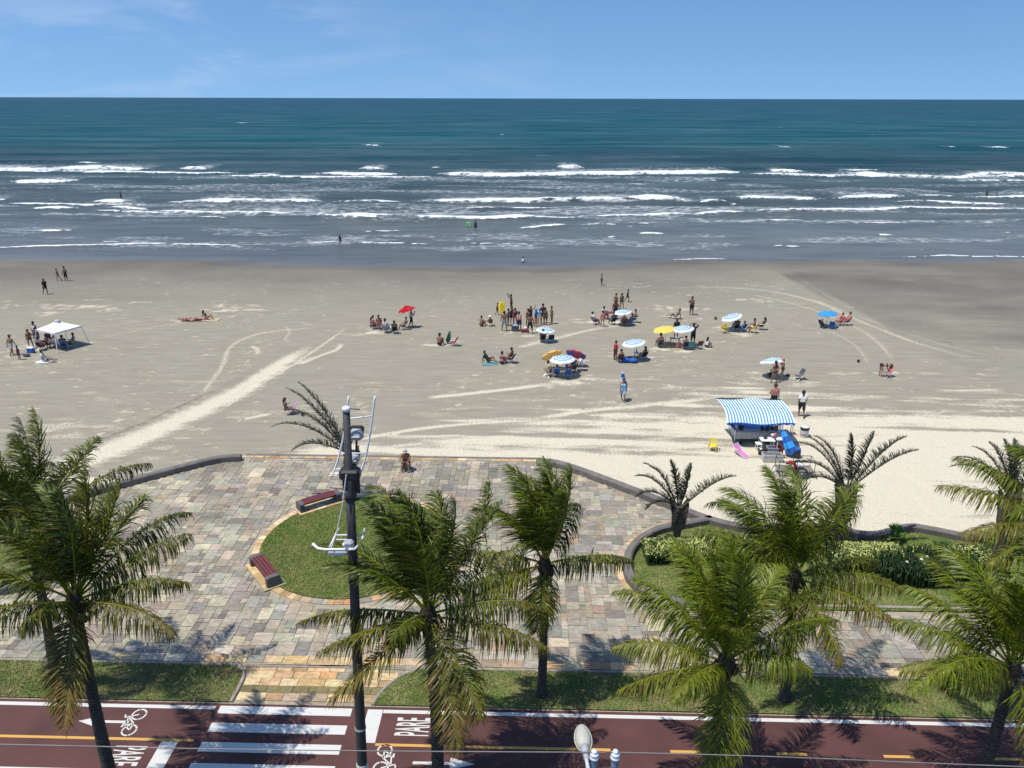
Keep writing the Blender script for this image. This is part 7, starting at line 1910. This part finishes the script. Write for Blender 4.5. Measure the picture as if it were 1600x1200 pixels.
PEOPLE = [
 # left of the beach
 (72, 460, 'walk', 'man', 330, 'brown', 'shirt:black,shorts:black', 'hair:black', 'man in dark shirt and shorts walking nearest the couple at far left', None),
 (92, 439, 'walk', 'woman', 200, 'tan', 'onepiece:maroon', 'hair:black', 'woman in maroon swimsuit, left one of the couple near the water', None, .9),
 (104, 439, 'apart', 'man', 250, 'brown', 'longshorts:black', 'hair:black', 'bare chested man in black shorts, right one of the couple near the water', None),
 (20, 555, 'walk', 'man', 80, 'tan', 'shorts:ltgrey', 'hair:brown', 'bare backed man in pale grey shorts walking left of the gazebo', G1),
 (31, 562, 'stand', 'child', 250, 'dark', 'onepiece:purple', 'hair:black', 'dark skinned child standing left of the cooler', G1, 1.05),
 (57, 533, 'stand', 'man', 80, 'dark', 'tank:white,shorts:navy', 'hair:black', 'man in white tank top standing behind the gazebo corner', G1),
 (49, 544, 'hip', 'woman', 300, 'tan', 'bikini:maroon,briefs:maroon', 'hair:black', 'woman in maroon bikini standing at the left gazebo leg', G1),
 (60, 541, 'stand', 'woman', 300, 'tan', 'tank:purple,shorts:ltblue', 'hair:black', 'woman in purple top and pale blue shorts under the gazebo', G1),
 (78, 538, 'stand', 'woman', 270, 'brown', 'dress:purple', 'longhair:black', 'woman in purple dress standing at the back under the gazebo', G1, .95),
 (66, 547, 'chair', 'man', 80, 'pink', 'shorts:maroon', 'hair:black', 'sunburnt man seated at the left front under the gazebo', G1),
 (76, 544, 'chair2', 'woman', 80, 'pink', 'bikini:black,briefs:black', 'hair:black', 'woman in black bikini seated in the middle under the gazebo', G1),
 (100, 545, 'chair', 'man', 120, 'brown', 'shirt:dkgrey,shorts:black', 'hair:black', 'man in dark grey shirt seated right of the middle under the gazebo', G1),
 (87, 537, 'floor', 'woman', 270, 'tan', 'tank:white,shorts:black', 'cap:white', 'woman in white top and white cap sitting at the back under the gazebo', G1),
 (112, 543, 'chair', 'man', 200, 'brown', 'shorts:brown,tank:white', 'hair:black', 'man in white vest leaning back at the right side of the gazebo', G1),
 (69, 566, 'floorlegs', 'man', 10, 'tan', 'shirt:white,shorts:white', 'cap:black', 'man in white shirt and black cap sitting legs out before the gazebo', G1, 1.0, .09),
 (293, 500, 'lie', 'woman', 175, 'pink', 'bikini:black,briefs:black', 'hair:black', 'sunbather in black bikini lying leftmost on the dark towel', 'sunbathers lying on the left flat'),
 (306, 501, 'lie', 'man', 12, 'pink', 'shorts:maroon', 'hair:brown', 'sunbather in maroon shorts lying in the middle of the row', 'sunbathers lying on the left flat'),
 (324, 500, 'recline', 'woman', 350, 'tan', 'bikini:maroon,briefs:maroon', 'longhair:black', 'sunbather with long dark hair propped up at the right of the row', 'sunbathers lying on the left flat'),
 # friends by the red umbrella
 (580, 511, 'floor', 'woman', 350, 'tan', 'bikini:black,briefs:black', 'longhair:black', 'long haired woman sitting farthest left near the red umbrella', G2),
 (585, 514, 'chair2', 'man', 20, 'pink', 'shorts:brown', 'hair:black', 'sunburnt man on the brown chair near the red umbrella', G2),
 (594, 514, 'chair', 'man', 300, 'brown', 'shorts:red', 'hair:black', 'man in red shorts on the navy chair near the red umbrella', G2),
 (603, 520, 'chair2', 'man', 70, 'tan', 'shirt:ltgrey,shorts:grey', 'hair:black', 'man in pale grey shirt on the grey chair near the red umbrella', G2, 1.05),
 (617, 521, 'chair', 'man', 95, 'brown', 'shirt:dkgreen,shorts:black', 'hair:black', 'man in dark green shirt seen from behind near the red umbrella', G2),
 (631, 515, 'chair', 'woman', 190, 'tan', 'tank:brown,briefs:black', 'hair:black', 'woman in brown top on the right of the friends near the red umbrella', G2),
 (643, 511, 'carry', 'man', 20, 'tan', 'tank:ltgrey,longshorts:black', 'hair:black', 'man in grey vest walking under the crumpled red umbrella', None),
 (687, 540, 'floor', 'man', 80, 'tan', 'shorts:black', 'hair:black', 'bare backed man sitting left of the folded green umbrella', None, 1.08),
 (752, 510, 'floor', 'man', 60, 'tan', 'shorts:brown', 'hair:brown', 'bare backed man sitting beside the woman with white hat', None),
 (766, 510, 'floor', 'woman', 95, 'brown', 'onepiece:brown,shorts:cream', 'hat:cream', 'woman with a wide white hat sitting on the sand', None, 1.05),
 (777, 492, 'walk', 'child', 20, 'brown', 'shorts:black', 'hair:black', 'child in black shorts holding the yellow float', None, 1.1),
 (799, 487, 'raised', 'man', 170, 'brown', 'longshorts:brown', 'hair:black', 'man raising both arms at the back of the crowd', None),
 # crowd
 (788, 517, 'apart', 'man', 80, 'brown', 'longshorts:grey', 'hair:black', 'bare backed man in grey long shorts at the left of the crowd', G3, 1.06),
 (794, 509, 'stand', 'woman', 350, 'brown', 'bikini:black,shorts:black', 'hair:black', 'woman in black bikini and shorts behind the man in grey shorts', G3),
 (800, 507, 'hip', 'man', 300, 'tan', 'shorts:navy,tank:dkgrey', 'hair:black', 'man in dark grey vest standing in the left half of the crowd', G3),
 (805, 508, 'stand', 'woman', 270, 'pink', 'onepiece:purple', 'hair:black', 'woman in purple swimsuit standing behind the dark cooler', G3),
 (811, 517, 'leanfwd', 'man', 100, 'pink', 'shorts:navy', 'hair:brown', 'sunburnt man in navy shorts leaning over the dark cooler', G3, 1.05),
 (825, 509, 'stand', 'woman', 250, 'tan', 'bikini:maroon,briefs:black', 'longhair:black', 'long haired woman in maroon bikini top in the right half of the crowd', G3),
 (829, 505, 'raised', 'woman', 300, 'brown', 'onepiece:black', 'hair:brown', 'woman in black swimsuit lifting her hands in the right half of the crowd', G3),
 (828, 521, 'apart', 'man', 85, 'brown', 'longshorts:black', 'hair:black', 'bare backed man in black long shorts nearest the viewer in the crowd', G3, 1.05),
 (837, 510, 'hip', 'woman', 330, 'tan', 'shirt:blue,shorts:salmon', 'cap:blue', 'woman in blue shirt, salmon shorts and blue cap in the crowd', G3),
 (843, 507, 'phone', 'woman', 250, 'tan', 'shirt:ltblue,shorts:white', 'cap:ltblue', 'woman in pale blue shirt and pale cap in the crowd', G3),
 (848, 505, 'stand', 'man', 280, 'brown', 'tank:purple,shorts:black', 'hair:black', 'tallest man standing at the back right of the crowd', G3, 1.08),
 (852, 508, 'stand', 'woman', 260, 'brown', 'bikini:black,longshorts:brown', 'hair:black', 'woman in brown shorts standing just left of the lone slim woman', G3),
 (862, 506, 'stand', 'woman', 200, 'brown', 'onepiece:khaki', 'hair:black', 'slim woman in khaki swimsuit standing apart at the right of the crowd', None, 1.03),
 (848, 535, 'chair', 'man', 95, 'brown', 'shirt:black,shorts:black', 'hair:black', 'man in black shirt seated under the ringed umbrella by the crowd', None),
 (763, 567, 'recline', 'man', 345, 'tan', 'shirt:dkgreen,shorts:black', 'hair:black', 'man in dark green shirt reclining on the teal towel', None, .98),
 (784, 569, 'floor', 'woman', 70, 'pink', 'briefs:navy,bikini:navy', 'hair:brown', 'pink skinned woman sitting in the middle of the group of three', None, 1.1),
 (798, 567, 'chair2', 'man', 150, 'brown', 'shorts:black', 'hair:black', 'bare chested man on the maroon chair of the group of three', None),
 # camp of three umbrellas
 (857, 588, 'chair2', 'man', 40, 'light', 'shirt:beige,shorts:brown', 'hair:brown', 'man in beige shirt at the left edge of the three umbrella camp', None),
 (869, 589, 'chair', 'woman', 95, 'tan', 'tank:navy,shorts:navy', 'hair:brown', 'woman in navy seen from behind on the left blue chair', None, .9),
 (886, 577, 'floor', 'child', 270, 'brown', 'tank:blue,shorts:navy', 'hair:black', 'child in blue sitting beside the ringed umbrella pole', None, 1.1),
 (895, 582, 'chair2', 'man', 120, 'tan', 'shirt:dkgrey,shorts:black', 'hair:black', 'man in dark grey shirt under the red and blue umbrella', None),
 (905, 579, 'chair2', 'woman', 180, 'light', 'shirt:white,shorts:brown', 'hair:black', 'woman in white shirt at the right end of the three umbrella camp', None, 1.05),
 # farthest camp
 (929, 507, 'chair', 'man', 20, 'tan', 'shirt:white,shorts:navy', 'cap:black', 'man in white shirt and dark cap left of the red table', G4),
 (941, 511, 'stand', 'woman', 80, 'pink', 'bikini:salmon,briefs:salmon', 'hair:black', 'pink skinned woman in salmon bikini standing by the red table', G4, .95),
 (944, 498, 'chair2', 'woman', 330, 'tan', 'shirt:white,shorts:white', 'cap:black', 'woman in white behind the red table', G4),
 (961, 498, 'hip', 'man', 260, 'dark', 'longshorts:black', 'hair:black', 'dark skinned man in black shorts standing left of the farthest umbrella', G4, 1.05),
 (957, 507, 'chair', 'man', 110, 'brown', 'shirt:navy,shorts:black', 'hair:black', 'man in navy shirt seated in front of the red table', G4),
 (962, 483, 'apart', 'woman', 230, 'tan', 'bikini:maroon,briefs:maroon', 'hair:black', 'woman in maroon bikini, left one of the standing pair behind the umbrella', None),
 (971, 483, 'hip', 'woman', 280, 'brown', 'bikini:navy,briefs:navy', 'longhair:black', 'woman in navy bikini, right one of the standing pair behind the umbrella', None),
 (980, 472, 'walk', 'child', 340, 'brown', 'shorts:black,tank:black', 'hair:black', 'child in black walking right of the standing pair', None, 1.25),
 (974, 509, 'chair', 'man', 95, 'pink', 'shorts:brown', 'hair:black', 'sunburnt man seen from behind under the farthest umbrella', G4),
 (984, 508, 'chair', 'woman', 130, 'tan', 'tank:navy,shorts:blue', 'hair:black', 'woman in navy top on the blue chair under the farthest umbrella', G4),
 (991, 504, 'chair2', 'man', 170, 'tan', 'shorts:navy', 'hair:black', 'bare chested man at the right edge of the farthest umbrella', G4),
 (940, 446, 'stand', 'child', 200, 'brown', 'shorts:black', 'hair:black', 'boy standing alone on the wet sand', None, 1.2),
 # woman in red and her camp
 (961, 563, 'phone', 'woman', 30, 'light', 'shirt:red,pants:brown', 'hair:brown', 'woman in red shirt and brown trousers holding up a hand', None),
 (969, 566, 'chair', 'woman', 95, 'pink', 'bikini:salmon,briefs:black', 'hair:brown', 'woman on the brown chair next to the woman in red shirt', None),
 (1005, 562, 'chair', 'woman', 110, 'brown', 'tank:khaki,shorts:black', 'longhair:black', 'long haired woman in khaki on the black chair', None),
 # yellow and ringed umbrella camp
 (1030, 543, 'chair', 'man', 95, 'pink', 'shorts:black', 'hair:black', 'sunburnt bare backed man under the yellow umbrella', None, 1.08),
 (1056, 528, 'stand', 'man', 270, 'dark', 'shorts:black,shirt:black', 'hair:black', 'man in black standing between the yellow and the ringed umbrella', None),
 (1070, 546, 'chair2', 'woman', 95, 'pink', 'bikini:black,shorts:navy', 'hair:black', 'woman on the navy chair under the ringed umbrella by the yellow one', None),
 (1082, 538, 'onhead', 'man', 100, 'dark', 'shirt:black,longshorts:black', 'hair:black', 'man in black with both hands on his head', None, 1.06),
 (1104, 543, 'floor', 'woman', 40, 'tan', 'tank:white,shorts:brown', 'longhair:black', 'woman in white top sitting alone on the sand', None, .95),
 (1056, 498, 'recline', 'man', 170, 'brown', 'shorts:grey', 'hair:black', 'man in grey shorts reclining on the open sand', None),
 (1080, 492, 'phone', 'man', 230, 'brown', 'longshorts:black', 'hair:black', 'bare chested man in black long shorts standing alone with a raised hand', None, 1.06),
 # yellow chairs camp
 (1149, 517, 'chair', 'man', 95, 'brown', 'shirt:navy,shorts:black', 'hair:black', 'man in navy shirt under the ringed umbrella by the yellow chairs', None, 1.05),
 (1160, 518, 'chair', 'child', 110, 'tan', 'shirt:blue,shorts:ltblue', 'hair:black', 'child in blue shirt on the blue chair by the yellow chairs', None, 1.3),
 (1176, 520, 'chair2', 'man', 170, 'brown', 'shorts:white', 'hair:black', 'bare chested man in white shorts on a yellow armchair', None, 1.0, .06),
 (1189, 515, 'chair', 'woman', 160, 'brown', 'tank:brown,shorts:brown', 'longhair:black', 'long haired woman at the right end of the yellow chairs camp', None),
 # blue umbrella
 (1311, 508, 'chair', 'woman', 190, 'pink', 'onepiece:red', 'hair:brown', 'woman in red swimsuit on the inner red chair by the blue umbrella', None),
 (1322, 508, 'chair', 'man', 190, 'pink', 'shorts:red', 'hair:black', 'man in red shorts on the outer red chair by the blue umbrella', None),
 (1285, 513, 'chair', 'child', 30, 'tan', 'shirt:navy,shorts:navy', 'hair:black', 'child in navy on the chair left of the blue umbrella pole', None, 1.1),
 # by the tilted umbrella
 (1209, 598, 'apart', 'woman', 100, 'tan', 'bikini:maroon,briefs:maroon', 'longhair:black', 'woman in maroon bikini seen from behind at the tilted umbrella', None, 1.03),
 (1221, 594, 'phone', 'woman', 170, 'tan', 'bikini:pink,briefs:maroon', 'cap:salmon', 'woman with salmon cap facing the woman in maroon bikini', None, 1.05),
 (1204, 590, 'floor', 'child', 95, 'brown', 'tank:navy,shorts:navy', 'hair:black', 'child sitting in the shade of the tilted umbrella', None, 1.0),
 (1377, 588, 'bend', 'woman', 0, 'light', 'briefs:black,bikini:black', 'longhair:brown', 'woman in black bikini bending over the salmon chair', None, 1.06),
 (1207, 641, 'hip', 'man', 85, 'pink', 'shorts:black', 'hair:brown', 'sunburnt man in black shorts standing behind the kiosk awning', None, 1.08),
 (1251, 651, 'walk', 'man', 80, 'brown', 'shirt:white,longshorts:black', 'hair:black', 'man in white shirt walking past the kiosk', None, 1.05),
 (973, 627, 'walk', 'woman', 260, 'tan', 'dress:ltblue', 'hair:black', 'woman in pale dress carrying a folded striped umbrella', None, 1.06),
 (449, 648, 'chair2', 'woman', 20, 'tan', 'bikini:black,briefs:black', 'longhair:brown', 'woman sitting by the bright pink chair behind the palm fronds', None),
 # in the water
 (190, 311, 'wade', 'man', 260, 'brown', 'shorts:black', 'hair:black', 'bather standing among the breakers on the left', 'bathers in the sea', 1.1, -.35),
 (172, 313, 'wade', 'child', 260, 'brown', 'shorts:black', 'hair:black', 'bather only showing a head left of the one in the breakers', 'bathers in the sea', 1.2, -.75),
 (743, 360, 'stand', 'man', 250, 'brown', 'longshorts:navy,shirt:dkgrey', 'hair:black', 'bather standing in the shallows beside the green float', 'bathers in the sea', 1.0, -.1),
 (532, 382, 'wade', 'child', 260, 'dark', 'shorts:khaki,shirt:dkgreen', 'hair:black', 'child in dark clothes at the edge of the wash', 'bathers in the sea', 1.35, -.1),
 (817, 411, 'floor', 'child', 80, 'brown', 'shirt:white,shorts:black', 'hair:black', 'small child in white sitting where the water ends', 'bathers in the sea', 1.2),
 (1541, 308, 'wade', 'man', 200, 'dark', 'shorts:black', 'hair:black', 'bather among the breakers on the far right, left one of two', 'bathers in the sea', 1.1, -.4),
 (1556, 309, 'wade', 'woman', 300, 'dark', 'onepiece:black', 'hair:black', 'bather among the breakers on the far right, right one of two', 'bathers in the sea', 1.1, -.8),
]
for P_ in PEOPLE:
    P_ = list(P_)
    kw = {}
    if P_[1] < 385: kw['loc'] = g(P_[0], P_[1], SEA_Z)
    person(*P_[:10], *(P_[10:]), **kw)
e_ = (a_ + b_) / 2
pe = g(633, 738)
person(0, 0, 'edge', 'man', 275, 'tan', 'shorts:dkgrey', 'cap:ltgrey', 'bare chested man with grey cap sitting on the promenade edge behind the palm', None, 1.05, loc=(pe[0], UV((0, 0))[1] * 0 + W(UV(pe)[0], PROM_R[0][1] - .1)[1] - 1.35, .05))
# a low block gives him his seat
st = MB(); st.box((0, 0, .21), (.5, .4, .42), 0, 0, .03); so_ = st.build('stone_block', M_wall, None); so_.location = (pe[0], W(UV(pe)[0], PROM_R[0][1] - .1)[1] - 1.35, .01)
props(so_, 'grey stone block used as a seat at the promenade edge', 'block')
